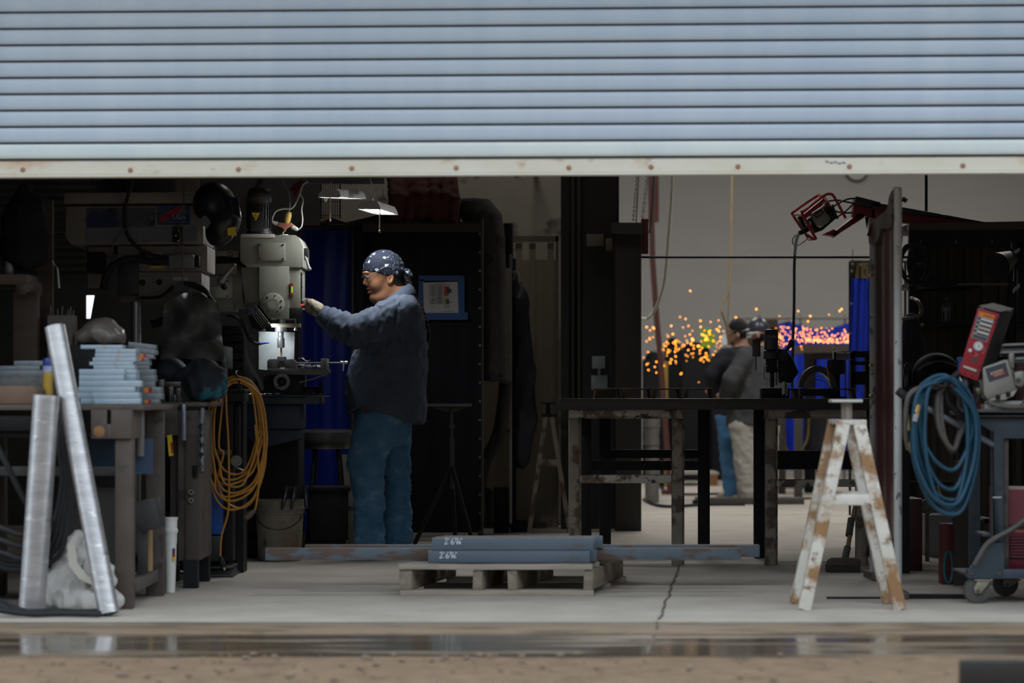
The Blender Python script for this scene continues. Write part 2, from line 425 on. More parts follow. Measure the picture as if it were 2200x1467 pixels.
# ------------------------------------------------------------------ shared materials
black_steel=M('black_steel',(0.010,0.010,0.011),(0.017,0.017,0.018),9,0.55,bump=0.05,spec=0.22)
black_rubber=M('black_rubber',(0.014,0.015,0.017),(0.024,0.025,0.028),20,0.62,spec=0.3)
brown_steel=M('brown_steel',(0.068,0.052,0.044),(0.112,0.088,0.075),6,0.62,c3=(0.22,0.10,0.04),thr=0.66,s3=4,soft=0.08,c4=(0.055,0.045,0.04),thr4=0.6,s4=12)
dark_brown_steel=M('dark_brown_steel',(0.062,0.05,0.044),(0.10,0.082,0.072),7,0.65,c3=(0.035,0.03,0.028),thr=0.56,s3=9)
blue_grey_steel=M('blue_grey_steel',(0.30,0.40,0.48),(0.41,0.50,0.57),9,0.42,metal=0.2,c3=(0.33,0.30,0.28),thr=0.60,s3=7,soft=0.1,c4=(0.52,0.60,0.66),thr4=0.66,s4=20)
dark_bar_steel=M('dark_bar_steel',(0.15,0.185,0.21),(0.23,0.27,0.295),9,0.42,metal=0.2,c3=(0.17,0.14,0.13),thr=0.60,s3=7,soft=0.1)
bright_steel=M('bright_steel',(0.42,0.43,0.44),(0.55,0.56,0.57),12,0.28,metal=0.85)
worn_steel=M('worn_steel',(0.10,0.10,0.10),(0.17,0.17,0.165),15,0.45,metal=0.5,c3=(0.10,0.08,0.07),thr=0.6)
alu_pipe=M('aluminium_pipe',(0.40,0.40,0.415),(0.58,0.575,0.58),6,0.38,metal=0.75,st=(1.3,1.3,4.2),c3=(0.73,0.73,0.73),thr=0.60,s3=9,soft=0.08,c4=(0.31,0.29,0.285),thr4=0.62,s4=5,bump=0.12,bs=35)
rust_paint=M('rusty_white_paint',(0.60,0.57,0.50),(0.74,0.72,0.66),6,0.6,c3=(0.31,0.175,0.08),thr=0.475,s3=5.2,soft=0.10,c4=(0.20,0.12,0.065),thr4=0.57,s4=14,bump=0.1,bs=70)
worn_paint=M('worn_grey_paint',(0.42,0.39,0.33),(0.62,0.60,0.54),7,0.6,c3=(0.17,0.11,0.07),thr=0.53,s3=7,soft=0.07,c4=(0.05,0.035,0.028),thr4=0.56,s4=22,bump=0.1)
dark_worn_paint=M('dark_worn_paint',(0.20,0.165,0.13),(0.30,0.265,0.215),7,0.65,c3=(0.09,0.06,0.042),thr=0.50,s3=8,soft=0.08,c4=(0.36,0.34,0.30),thr4=0.655,s4=24)
machine_beige=M('machine_beige',(0.235,0.245,0.205),(0.30,0.31,0.262),5,0.5,c3=(0.145,0.125,0.09),thr=0.58,s3=6,soft=0.14,st=(1.6,1.6,0.45),c4=(0.04,0.036,0.03),thr4=0.69,s4=9)
machine_grey=M('machine_grey_beige',(0.21,0.19,0.17),(0.275,0.25,0.225),5,0.55,c3=(0.085,0.068,0.052),thr=0.60,s3=5,soft=0.14,c4=(0.03,0.028,0.026),thr4=0.70,s4=12)
teal_iron=M('dark_teal_iron',(0.014,0.030,0.040),(0.026,0.05,0.062),8,0.5,c3=(0.02,0.02,0.02),thr=0.58)
blue_iron=M('dark_blue_iron',(0.010,0.022,0.052),(0.016,0.034,0.075),8,0.45)
wood_grey=M('grey_pallet_wood',(0.26,0.228,0.185),(0.36,0.32,0.265),3,0.85,st=(1.2,9,9),c3=(0.20,0.155,0.115),thr=0.60,s3=4,soft=0.12,bump=0.15,bs=20)
wood_dark=M('dark_wood',(0.04,0.028,0.019),(0.065,0.046,0.032),3,0.8,st=(2,2,12),bump=0.1)
wood_rough=M('stringer_wood',(0.18,0.148,0.112),(0.29,0.25,0.198),4,0.9,st=(6,1.2,6),c3=(0.12,0.09,0.07),thr=0.60,s3=7,soft=0.1,bump=0.3,bs=30)
red_paint=M('welder_red',(0.28,0.010,0.020),(0.34,0.018,0.03),5,0.45,c3=(0.16,0.012,0.014),thr=0.66,s3=10)
dark_red=M('dark_red',(0.12,0.008,0.012),(0.17,0.012,0.018),5,0.5)
cast_grey=M('cast_grey',(0.235,0.225,0.20),(0.31,0.30,0.27),14,0.45,metal=0.3,c3=(0.18,0.165,0.14),thr=0.62)
cart_blue=M('cart_blue_grey',(0.036,0.052,0.07),(0.052,0.072,0.093),8,0.5,c3=(0.20,0.23,0.25),thr=0.71,s3=20,soft=0.03,c4=(0.04,0.045,0.05),thr4=0.62,s4=8)
white_plastic=M('white_plastic',(0.66,0.66,0.63),(0.74,0.74,0.71),6,0.4,c3=(0.38,0.34,0.27),thr=0.62,s3=10,soft=0.08)
paper_white=M('paper_white',(0.62,0.61,0.585),rough=0.8)
black_ink=M('black_ink',(0.015,0.015,0.015),rough=0.7)
chalk_white=M('chalk_white',(0.80,0.85,0.88),rough=0.8)
sign_yellow=M('sign_yellow',(0.75,0.56,0.03),rough=0.5)
label_blue=M('label_blue',(0.015,0.045,0.16),rough=0.5)
label_red=M('label_red',(0.42,0.012,0.02),rough=0.5)
label_grey=M('label_grey',(0.48,0.49,0.48),rough=0.5)
orange_label=M('orange_label',(0.78,0.22,0.02),rough=0.5)
yellow_plastic=M('yellow_plastic',(0.60,0.44,0.10),(0.52,0.37,0.08),30,0.45)
white_cord=M('white_cord',(0.50,0.48,0.42),rough=0.6)
grey_cable=M('grey_cable',(0.075,0.075,0.075),(0.105,0.10,0.098),20,0.6)
blue_hose_mat=M('blue_hose',(0.004,0.044,0.082),(0.006,0.064,0.116),6,0.5)
orange_cord_mat=M('orange_cord',(0.44,0.20,0.022),(0.52,0.245,0.03),14,0.55,c3=(0.23,0.10,0.018),thr=0.62,s3=20)
denim=M('denim',(0.048,0.132,0.235),(0.10,0.22,0.35),11,0.95,c3=(0.17,0.30,0.42),thr=0.56,s3=11,soft=0.16,bump=0.3,bs=90,spec=0.08)
curtain_blue=M('blue_vinyl',(0.008,0.035,0.46),(0.012,0.045,0.55),2,0.3)
curtain_navy=M('navy_vinyl',(0.005,0.016,0.19),(0.008,0.022,0.26),2,0.4,st=(3,1,0.2),spec=0.22)
black_vinyl=M('black_vinyl',(0.006,0.006,0.010),(0.009,0.009,0.014),2,0.6,spec=0.15)
grey_canvas=M('grey_canvas',(0.045,0.044,0.042),(0.065,0.063,0.06),6,0.9,c3=(0.03,0.029,0.028),thr=0.58,bump=0.2,spec=0.1)
dark_cloth=M('dark_cloth',(0.010,0.010,0.013),(0.018,0.018,0.022),10,0.95,bump=0.2,spec=0.1)
clear_plastic=glass('clear_plastic',(0.97,0.98,1.0),0.0,1.0)
rubber_tyre=M('grey_tyre',(0.065,0.062,0.06),(0.095,0.09,0.085),15,0.75)
# ------------------------------------------------------------------ left side: bench, cut steel, pipes
def blob(fn,lo,hi,h,wr=None):
    mb=nets(fn,axis(lo[0],hi[0],h),axis(lo[1],hi[1],h),axis(lo[2],hi[2],h))
    return wrinkle(mb,wr)if wr else mb
# workbench --------------------------------------------------
BD=10.77
bench=thing('workbench','brown steel workbench with a slotted plate on its front right corner','workbench',(P(120,0,BD).x,BD+0.5,0))
zt=P(0,869,BD).z
def wx(px,d=BD):return P(px,0,d).x
mb=MB();mb.box(((wx(-90)+wx(309))/2,BD+0.55,zt-0.0125),(wx(309)-wx(-90),1.1,0.025));part('bench_top',mb,brown_steel,bench,0.003)
mb=MB();mb.pbox(-90,893,172,925,BD+0.03,0.03);mb.pbox(-90,930,172,940,BD+0.06,0.03);part('front_rail',mb,black_steel,bench,0.002)
# apron plate with a slot cut in it
z1,z0=P(0,880,BD).z,P(0,942,BD).z;xa,xb=wx(197),wx(284);sa,sb=wx(231),wx(240);sz=P(0,911,BD).z
mb=MB();y=BD-0.012
mb.box(((xa+sa)/2,y,(z0+z1)/2),(sa-xa,0.014,z1-z0));mb.box(((sb+xb)/2,y,(z0+z1)/2),(xb-sb,0.014,z1-z0));mb.box(((sa+sb)/2,y,(z0+sz)/2),(sb-sa,0.014,sz-z0))
mb.box((xb-0.004,y+0.14,(z0+z1)/2),(0.014,0.28,z1-z0))
pl=part('slotted_plate',mb,brown_steel,bench,0.002,label='steel plate with a vertical slot')
mb=MB();mb.lathe([(0.026,0),(0.024,1)],(wx(214),y-0.0072,P(0,927,BD).z),(wx(214),y-0.0084,P(0,927,BD).z),12);part('rust_spot',mb,M('rust_orange',(0.34,0.17,0.06),(0.25,0.13,0.06),30,0.9),pl)
def leg(x0,x1,d,top=zt-0.02,mat=brown_steel):
    m_=MB();a,b=wx(x0,d),wx(x1,d);m_.box(((a+b)/2,d+0.035,top/2),(b-a,0.07,top));return part('leg',m_,mat,bench,0.004)
leg(247,285,BD);leg(-60,-25,BD);leg(313,350,11.48,mat=dark_brown_steel);leg(-20,10,11.48)
mb=MB();mb.box((wx(275),BD+0.43,0.10),(0.07,0.72,0.055));part('side_rail',mb,dark_brown_steel,bench,0.003)
mb=MB();mb.pbox(150,1002,247,1022,BD+0.1,0.05);mb.pbox(-60,1002,150,1022,BD+0.1,0.05);part('middle_rail',mb,M('grey_rail',(0.055,0.055,0.055),(0.08,0.078,0.075),9,0.6),bench,0.003)
mb=MB();mb.box(((wx(-60)+wx(280))/2,BD+0.62,0.14),(wx(280)-wx(-60),0.44,0.012));part('lower_shelf',mb,black_steel,bench)
mb=MB();mb.pbox(150,942,250,1002,BD+0.25,0.4);part('drawer',mb,M('navy_drawer',(0.010,0.026,0.05),(0.014,0.035,0.065),6,0.5),bench,0.004,label='dark blue drawer under the bench top')
mb=MB();mb.pbox(140,1048,252,1290,BD+0.5,0.02);part('back_panel',mb,M('bench_panel',(0.05,0.046,0.043),(0.075,0.068,0.062),5,0.7),bench)
mb=MB()
for k in range(11):
    for s_ in(1,-1):
        x=200+k*5;mb.tube([P(x,1022,BD+0.45),P(x+12*s_,1047,BD+0.45)],0.0016,4)
part('wire_mesh',mb,black_steel,bench)
# things hung on the bench end
mb=MB();c=P(301,876,11.09);mb.cyl((c.x,c.y,P(0,980,11.09).z),(c.x,c.y,zt-0.026),0.021,n=20)
solo('steel_tube',mb,M('hung_tube',(0.14,0.135,0.135),(0.19,0.185,0.18),8,0.5,metal=0.4),'grey steel tube hanging below the right end of the brown workbench','tube',bevel=0.002)
mb=MB();mb.pbox(286,942,328,1018,11.12,0.012);mb.pbox(284,930,300,950,11.1,0.02)
solo('steel_sheet',mb,M('blue_sheet',(0.045,0.085,0.15),(0.075,0.12,0.19),4,0.4,metal=0.3),'blue-tinted steel sheet clipped to the right side of the brown workbench','sheet')
mb=MB();mb.poly([P(290,1078,11.05),P(331,1069,11.05),P(343,1132,11.05),P(308,1141,11.05),P(291,1120,11.05)],(0.02,0.04,0));mb.pbox(296,1125,318,1233,11.08,0.012)
solo('scrap_plate',mb,M('scrap_plate_mat',(0.035,0.034,0.036),(0.06,0.058,0.06),8,0.5,metal=0.3),'dark scrap plates with drilled holes leaning under the bench end','plate',bevel=0.001)
mb=MB();mb.poly([P(309,1141,11.2),P(325,1139,11.2),P(326,1226,11.2),P(310,1228,11.2)],(0,0.04,0))
solo('wood_offcut',mb,M('offcut',(0.30,0.17,0.07),(0.38,0.24,0.11),6,0.8,st=(6,6,1)),'orange-brown wood offcut upright behind the dark plates under the bench','wood')

# stacks of cut flat bar ------------------------------------------------
def bars(rows,d,dep,stack,mat,where,lab=None):
    rows=sorted(rows,key=lambda r:-r[3])
    for i,(x0,x1,y0,y1,*t)in enumerate(rows):
        m_=MB();tilt=t[0]if t else 0
        m_.poly([P(x0,y0,d),P(x1,y0+tilt,d),P(x1,y1+tilt,d),P(x0,y1,d)],(0.002*((i*5)%3-1),dep,0))
        nm=ORD[i]if i<len(rows)-1 else 'topmost'
        nm={'bottom':'bottom','topmost':'topmost'}.get(nm,nm+' from the bottom')
        o=solo('steel_flat_bar',m_,mat,f'cut {"dark" if mat is dark_bar_steel else "pale"} steel bar, {nm} in the {stack}','steel bar',where,bevel=0.0012)
        if lab:lab(o,i,(x0,x1,y0,y1,tilt,d))
g='cut steel bars stacked on the left bench'
bars([(203,302,856,868),(200,299,843,855.5),(197,290,831,842.6),(207,304,817.6,830.6)],10.86,0.07,'front right bench stack',blue_grey_steel,g)
bars([(173,262,856,868),(165,262,844,855.6),(168,264,831,843.6),(170,262,818,830.6),(170,266,806,817.6),(170,268,793,805.6)],10.96,0.05,'front left bench stack',blue_grey_steel,g)
bars([(205,296,856,868),(205,296,843,855.6),(205,292,830,842.6),(204,293,818,829.6),(200,292,804.5,817.6),(200,293,794,804.2),(201,289,785,793.7),(192,286,777,784.8),(199,292,768,776.8),(204,291,759,767.8),(205,292,749.5,758.7),(173,263,741,749.3)],11.03,0.10,'tall middle bench stack',blue_grey_steel,g)
def paint_mark(o,i,q):
    x0,x1,y0,y1,tl,d=q
    if i in(0,2,8,9):
        for k,(mt,f0,f1)in enumerate(((orange_label,0.25,0.42),(label_red,0.46,0.60))):
            m_=MB();X=lambda f:x0+(x1-x0)*f
            m_.poly([P(X(f0),y0+tl*f0+1,d-0.0006),P(X(f1),y0+tl*f1+1,d-0.0006),P(X(f1),y1+tl*f1-1,d-0.0006),P(X(f0),y1+tl*f0-1,d-0.0006)],(0,0.0005,0))
            part('paint_mark',m_,mt,o)
bars([(300,342,858,867.5),(298,347,845,857.7),(298,346,831.5,844.7),(296,331,820,831.2),(294,332,806,819.7),(293,331,793.5,805.7),(288,319,785,793.2),(290,320,777,784.7),(292,320,766,775,3),(290,330,757,766,5),(290,334,746.5,756,6),(276,333,734,745,7)],11.3,0.08,'back right paint-marked bench stack',dark_bar_steel,g,paint_mark)
bars([(-20,92,796,808),(-20,85,786,795.6),(30,93,775,785.6)],11.12,0.12,'low pile at the bench end',dark_bar_steel,g)
mb=MB();mb.pbox(-20,808.3,94,868.7,11.1,0.2);solo('steel_block',mb,M('speckled_steel',(0.10,0.10,0.10),(0.19,0.19,0.19),60,0.6),'speckled grey steel block under the low pile of bars at the bench end','steel block',bevel=0.003)
mb=MB();mb.ppoly([(-40,829),(70,828),(80,836),(82,868.7),(-40,868.7)],10.78,0.2);solo('steel_billet',mb,M('brown_billet',(0.13,0.082,0.055),(0.18,0.12,0.085),8,0.7),'rusty brown steel billet at the left end of the workbench top','steel billet',bevel=0.008)
# spray can
can=thing('spray_can','blue spray can with a yellow base beside the leaning pipe on the bench','spray can',(P(103,0,11.03).x,11.03,zt))
c=P(103,0,11.03).x;zz=lambda y:P(0,y,11.03).z
zb0=zz(820)
mb=MB();mb.lathe([(0.024,0),(0.024,1)],(c,11.03,zt),(c,11.03,zz(800)),20);part('can_body',mb,M('can_yellow',(0.55,0.36,0.05),(0.42,0.26,0.05),30,0.4),can)
mb=MB();mb.lathe([(0.0243,0),(0.0243,1)],(c,11.03,zz(800)),(c,11.03,zz(786)),20);part('label_band',mb,M('can_white',(0.55,0.58,0.66),(0.2,0.25,0.5),40,0.4),can)
mb=MB();mb.lathe([(0.0243,0),(0.0235,0.7),(0.019,1)],(c,11.03,zz(786)),(c,11.03,zz(769)),20);part('cap',mb,M('can_blue',(0.01,0.03,0.22),rough=0.35),can)
# plastic wrapped bundle on a dark crate, small carton with rods
mb=MB();mb.pbox(150,741,272,868.3,11.45,0.34);solo('steel_crate',mb,black_steel,'black steel crate standing behind the bar stacks on the workbench','crate',bevel=0.004)
c=P(220,712,11.6)
def f(G):
    d=s_ell(G,c+Vector((0,0,-0.005)),(0.085,0.11,0.062));d=smin(d,s_ell(G,c+Vector((0.05,0,-0.03)),(0.05,0.1,0.04)),0.03);d=smin(d,s_ell(G,c+Vector((-0.075,0,-0.03)),(0.05,0.08,0.03)),0.03)
    return np.maximum(d,P(0,741,11.45).z+0.014-G[2])
mb=blob(f,c-Vector((0.16,0.14,0.1)),c+Vector((0.15,0.14,0.1)),0.008,lambda p,n:0.012*ridged(p,11,(1,1,1.6))+0.004*noise.noise(p*40))
solo('plastic_bundle',mb,M('dirty_plastic',(0.20,0.18,0.16),(0.28,0.255,0.23),9,0.3,c3=(0.30,0.20,0.07),thr=0.70,s3=5),'bundle wrapped in dirty taupe plastic above the cut bars','bundle')
mb=MB();mb.pbox(102,677,156,868.2,11.58,0.12);carton=solo('carton',mb,M('grey_carton',(0.115,0.105,0.095),(0.15,0.14,0.125),6,0.9),'grimy grey carton behind the tall leaning pipe on the bench','carton')
for k,x in enumerate((110,124,133,147,152,157)):
    mb=MB();mb.cyl(P(x-4,720,11.66),P(x+(k%3)-1,657+(k*7)%13,11.66),0.0035,n=6)
    solo('metal_rod',mb,worn_steel,'thin metal rod standing upright in the grimy grey carton on the bench','rod','rods standing in the grey carton')
# wooden shelf and hanging dark clothes
sh=thing('wooden_shelf','rough wooden shelf on a brown post at the far left','shelf',(P(50,0,11.6).x,11.6,zt))
mb=MB();mb.pbox(-60,589,58,611,11.45,0.3);part('plank',mb,M('shelf_plank',(0.085,0.055,0.04),(0.13,0.095,0.07),3,0.8,st=(1,6,6)),sh,0.003)
mb=MB();mb.pbox(28,611,80,868.1,11.5,0.06);part('post',mb,wood_dark,sh,0.003)
mb=MB();mb.pbox(80,430,113,868.1,11.72,0.03);part('back_board',mb,wood_dark,sh)
mb=MB();mb.pbox(-60,612,34,622,11.47,0.2);part('bracket',mb,black_steel,sh)
c=P(20,589,11.52);jar=thing('glass_jar','clear glass jar with a lid standing on the wooden shelf','jar',c)
mb=MB();mb.lathe([(0.016,0),(0.019,0.05),(0.019,0.75),(0.014,0.9),(0.014,1)],c,c+Vector((0,0,0.09)),18);part('jar_body',mb,M('jar_grey',(0.30,0.33,0.37),(0.10,0.12,0.14),20,0.15),jar)
mb=MB();mb.lathe([(0.016,0),(0.016,1)],c+Vector((0,0,0.09)),c+Vector((0,0,0.105)),18);part('lid',mb,M('jar_lid',(0.10,0.09,0.09),rough=0.4),jar,0.002)
mb=MB();mb.grid(lambda u,v:P(34+56*u,606+18*v+6*math.sin(u*7)+9*u*v,11.39+0.04*v),14,6,0.003)
solo('shop_rag',mb,M('rag',(0.09,0.075,0.062),(0.13,0.112,0.095),20,0.9),'dirty beige rag hanging off the edge of the wooden shelf','rag')
c=P(55,500,11.62)
def f(G):
    d=s_chain(G,[(P(52,415,11.54),0.035),(P(52,470,11.54),0.085),(P(48,535,11.54),0.10)],0.05)
    return smin(d,s_chain(G,[(P(68,440,11.56),0.05),(P(82,510,11.53),0.045),(P(84,550,11.53),0.04)]),0.03)
mb=blob(f,c-Vector((0.2,0.2,0.28)),c+Vector((0.16,0.16,0.26)),0.011,lambda p,n:0.012*ridged(p,7,(1.6,1.6,0.5)))
solo('work_jacket',mb,dark_cloth,'dark work jacket hanging on the board at the upper left','jacket')
mb=MB();mb.tube([P(123,575,11.7),P(124,581,11.7),P(127,619,11.7)],[0.002,0.004,0.0055],8)
mb.tube([P(112,560,11.72),P(118,570,11.72),P(123,575,11.7)],0.003,6)
solo('paint_stick',mb,M('stick_white',(0.55,0.56,0.57),rough=0.5),'white stick hanging beside the brown board left of the drill press','stick')
# second bench: cabinet with a wire mesh door ------------------------------
CD=11.95
cab=thing('steel_cabinet','tall brown steel bench cabinet with a black wire mesh side panel','cabinet',(P(395,0,CD).x,CD+0.3,0))
zc=P(0,864,CD).z
mb=MB();mb.box(((wx(318,CD)+wx(442,CD))/2,CD+0.35,zc-0.01),(wx(442,CD)-wx(318,CD),0.72,0.02));part('bench_top',mb,dark_brown_steel,cab,0.002)
mb=MB();mb.pbox(318,876,382,935,CD+0.02,0.06);mb.pbox(382,880,428,1205,CD+0.03,0.5);part('frame',mb,dark_brown_steel,cab,0.004)
mb=MB();mb.pbox(398,935,427,1203,CD+0.015,0.015);dr=part('door',mb,M('cab_door',(0.05,0.04,0.034),(0.075,0.062,0.052),6,0.7,st=(3,3,0.5)),cab,0.003)
for y in(1057,1075):
    c=P(411,y,CD+0.012);part('latch',MB().ring(c,0.006,0.014,-0.012,n=16),M('latch_brass',(0.20,0.16,0.11),(0.28,0.24,0.18),30,0.4,metal=0.5),dr)
mb=MB();mb.pbox(413,1000,424,1024,CD+0.008,0.01);mb.cyl(P(420,1000,CD+0.006),P(420,1026,CD+0.006),0.008,n=10);part('hinge',mb,black_steel,dr)
for _x,_y in((408,0.05),(408,0.5),(340,0.5)):
    mb=MB();mb.box((wx(_x,CD),CD+_y,0.07),(0.07,0.07,0.14));part('foot',mb,black_steel,cab)
mb=MB();mb.pbox(352,940,366,1215,CD+0.45,0.02)
part('back_plate',mb,black_steel,cab)
mb=MB();mb.pbox(346,935,352,1215,CD+0.35,0.03);mb.pbox(366,935,383,1215,CD+0.1,0.03);mb.pbox(346,1100,383,1215,CD+0.36,0.02);part('side_panel',mb,dark_brown_steel,cab)
mb=MB()
for k in range(20):
    for s_ in(1,-1):
        y=975+k*7;mb.tube([P(351,y,CD+0.3),P(367,y+8*s_,CD+0.3)],0.0014,4)
part('wire_mesh',mb,black_steel,cab)
def rod(nm,px,y0,y1,r,mat,lab,d=CD-0.03,n=14):
    m_=MB();m_.cyl(P(px,y1,d),P(px,y0,d),r,n=n);return solo(nm,m_,mat,lab,'tube',bevel=0.002)
rod('steel_tube',394.5,868,946,0.0135,M('bluish_tube',(0.17,0.20,0.25),(0.26,0.28,0.32),10,0.35,metal=0.5),'short blue-grey tube hanging from the edge of the cabinet top')
mb=MB();mb.tube([P(433,876+7*k,CD-0.01)+Vector((0.003*(k%2),0,0))for k in range(21)],[0.011+0.004*((k*3)%4)/3 for k in range(21)],10)
solo('threaded_rod',mb,M('weld_slag',(0.06,0.055,0.055),(0.30,0.32,0.36),30,0.4,metal=0.4,c3=(0.02,0.02,0.02),thr=0.5,s3=25),'rough spatter-covered rod hanging beside the cabinet door','rod')
mb=MB();mb.poly([P(359,935,CD),P(369,933,CD),P(372,978,CD),P(363,980,CD)],(0,0.012,0));tg=solo('tape_measure_tag',mb,sign_yellow,'small yellow and red tag hanging at the front of the cabinet','tag')
mb=MB();mb.poly([P(366,950,CD-0.001),P(370.5,950,CD-0.001),P(372,974,CD-0.001),P(368.5,974,CD-0.001)],(0,0.0008,0));part('red_stripe',mb,label_red,tg)
# loose things on the cabinet top
mb=MB();mb.pbox(340,815,352,863,CD+0.1,0.05);mb.pbox(352,820,388,830,CD+0.1,0.05);mb.pbox(362,830,372,863.5,CD+0.1,0.05);mb.pbox(378,830,388,863.5,CD+0.12,0.05);mb.cyl(P(366,864,CD+0.06),P(366,840,CD+0.06),0.006);mb.cyl(P(375,863.9,CD+0.05),P(375,848,CD+0.05),0.007)
solo('steel_fixture',mb,M('fixture_steel',(0.07,0.068,0.066),(0.15,0.14,0.13),18,0.35,metal=0.6,c3=(0.22,0.10,0.04),thr=0.62,s3=12),'small dark welded steel fixture on the cabinet top','fixture',bevel=0.001)
c=P(436,825,CD+0.22)
def f(G):
    d=s_ell(G,c+Vector((0,0,0.01)),(0.095,0.1,0.11));d=smin(d,s_chain(G,[(c+Vector((-0.11,0,0.03)),0.03),(c+Vector((-0.02,0,0.09)),0.03),(c+Vector((0.08,0,0.05)),0.035)]),0.03)
    d=smin(d,s_cap(G,c+Vector((0.085,-0.05,0.02)),c+Vector((0.09,-0.06,-0.09)),0.035,0.03),0.02)
    return np.maximum(d,zc+0.018-G[2])
mb=blob(f,c-Vector((0.19,0.16,0.16)),c+Vector((0.17,0.16,0.17)),0.008,lambda p,n:0.018*ridged(p,9,(1.3,1.3,0.8))-0.006)
solo('rag_heap',mb,M('teal_rags',(0.010,0.014,0.019),(0.018,0.024,0.03),9,0.85,c3=(0.012,0.105,0.15),thr=0.585,s3=7,soft=0.03),'heap of black and teal gloves and rags on the cabinet top','rags')
c=P(366,800,CD+0.35)
def f(G):return np.maximum(smin(s_ell(G,c,(0.08,0.1,0.065)),s_ell(G,c+Vector((-0.02,0,-0.08)),(0.07,0.08,0.1)),0.03),zc+0.014-G[2])
mb=blob(f,c-Vector((0.14,0.14,0.2)),c+Vector((0.14,0.14,0.12)),0.01,lambda p,n:0.012*ridged(p,8))
solo('welding_hood',mb,M('navy_cloth',(0.010,0.014,0.022),(0.014,0.022,0.034),8,0.7),'dark navy cloth hood lying behind the small steel fixture','hood')
# leaning pipes ------------------------------------------------
def pipe(a,b,r,label):
    m_=MB();a,b=Vector(a),Vector(b)
    m_.lathe([(r*0.86,0.02),(r*0.86,0),(r,0),(r,1),(r*0.86,1),(r*0.86,0.98)],a,b,40)
    return solo('aluminium_pipe',m_,alu_pipe,label,'pipe','aluminium pipes leaning on the workbench')
a=P(68,1303,10.54);a.z=0.003;pipe(a,P(100,849,10.535),0.0575,'thick short aluminium pipe leaning on the left of the workbench')
a=P(234,1312,10.42);a.z=0.010;pipe(a,P(118,702,10.67),0.0455,'long thinner aluminium pipe leaning crosswise against the workbench')
# canvas bag and heavy cables on the floor
c=P(165,1240,10.76)
def f(G):
    d=s_ell(G,Vector((c.x-0.01,c.y+0.02,0.09)),(0.15,0.11,0.10));d=smin(d,s_ell(G,Vector((c.x+0.0,c.y+0.06,0.20)),(0.10,0.08,0.13)),0.05)
    d=smin(d,s_ell(G,Vector((c.x+0.125,c.y-0.085,0.16)),(0.05,0.04,0.07),0.5),0.02);d=smin(d,s_ell(G,Vector((c.x+0.04,c.y-0.05,0.04)),(0.15,0.07,0.045)),0.03)
    return np.maximum(d,0.003-G[2])
mb=blob(f,(c.x-0.22,c.y-0.16,-0.02),(c.x+0.24,c.y+0.2,0.37),0.008,lambda p,n:0.034*max(-0.3,ridged(p+Vector((0.2*p.z,0,0.3*p.x)),10,(1,1,0.6)))-0.012+0.016*max(-0.2,ridged(p+Vector((3,1,0)),21,(1.3,1,0.7))))
bag=solo('canvas_bag',mb,M('bag_canvas',(0.46,0.45,0.43),(0.58,0.57,0.54),6,0.8,spec=0.2,bump=0.7,bs=16,c3=(0.36,0.33,0.28),thr=0.60,s3=5),'crumpled off-white canvas bag between the two leaning pipes','bag')
mb=MB();pts=[P(155,1152,10.68),P(144,1172,10.62),P(148,1215,10.60),P(170,1243,10.60),P(200,1258,10.62)]
mb.grid(lambda u,v:pts[min(int(v*3.999),3)].lerp(pts[min(int(v*3.999),3)+1],v*4-min(int(v*3.999),3))+Vector((0.034*u,0.012*u,0.012*u)),2,16,0.005)
part('strap',mb,M('bag_strap',(0.55,0.52,0.45),rough=0.8),bag)
mb=MB()
for k in range(4):
    pts=[(140-5*k,880,10.75),(128+8*k,950,10.62+0.02*k),(134+8*k,1030,10.66),(120+9*k,1110,10.64),(90+10*k,1175+8*k,10.66),(20,1195+9*k,10.7),(-60,1140+10*k,10.75),(-72+2*k,1060,10.75),(-74+3*k,885,10.75)]
    mb.ptube([(x,y,min(max(d+0.04,10.70),10.74))for x,y,d in pts],0.0125,10,7)
for k in range(3):mb.ptube([(-74+4*k,890,10.71),(-72+2*k,1010,10.71),(-60,1100+25*k,10.71),(20,1140+26*k,10.66),(58,1147+26*k,10.66),(110,1120+26*k,10.68)],0.0125,10,7)
mb.ptube([(-62,878,10.74),(-40,900,10.72),(8,985,10.68),(45,1060,10.7),(80,1120,10.72)],0.014,10,7)
solo('welding_cable',mb,black_rubber,'thick dark welding cable hanging in loops under the left bench','cable')
mb=MB()
for k,(y0,dd)in enumerate(((1310,10.42),(1318,10.36),(1296,10.47))):
    pts=[Vector((P(x,0,dd).x,dd+0.025*math.sin(x*0.05+k)-0.045*k*(x<40),0.016+(0.10*max(0,(45-x)/90)if k!=1 else 0.03*max(0,(60-x)/100))))for x in(-50,-10,30,75,120,170,212,232-18*k)]
    mb.tube(pts,0.0125,10,sub=6)
solo('floor_cable',mb,black_rubber,'dark cable lying on the slab in front of the leaning pipes','cable')
# narrow white bucket
c=Vector((wx(366,11.68),11.68,0));D=11.68
bk=thing('plastic_bucket','narrow stack of white plastic buckets beside the cabinet foot','bucket',c)
r1=0.032
mb=MB();mb.lathe([(r1*0.72,0),(r1*0.97,0.97),(r1,1.0)],c+Vector((0,0,0.002)),c+Vector((0,0,P(0,1150,D).z)),24);part('bucket_wall',mb,white_plastic,bk)
mb=MB();mb.lathe([(r1*1.0,0),(r1*1.02,0.35),(r1*1.16,0.4),(r1*1.16,0.52),(r1*1.03,0.55),(r1*1.05,0.9),(r1*1.13,0.92),(r1*1.13,1),(r1,1)],(c.x,c.y,P(0,1165,D).z),(c.x,c.y,P(0,1111,D).z),24);part('rim',mb,white_plastic,bk)
mb=MB()
for k,mt in enumerate((label_blue,label_red,sign_yellow)):
    m_=MB();m_.pbox(371,1178+9*k,376,1187+9*k,D-0.031,0.004);part('label_patch',m_,mt,bk)
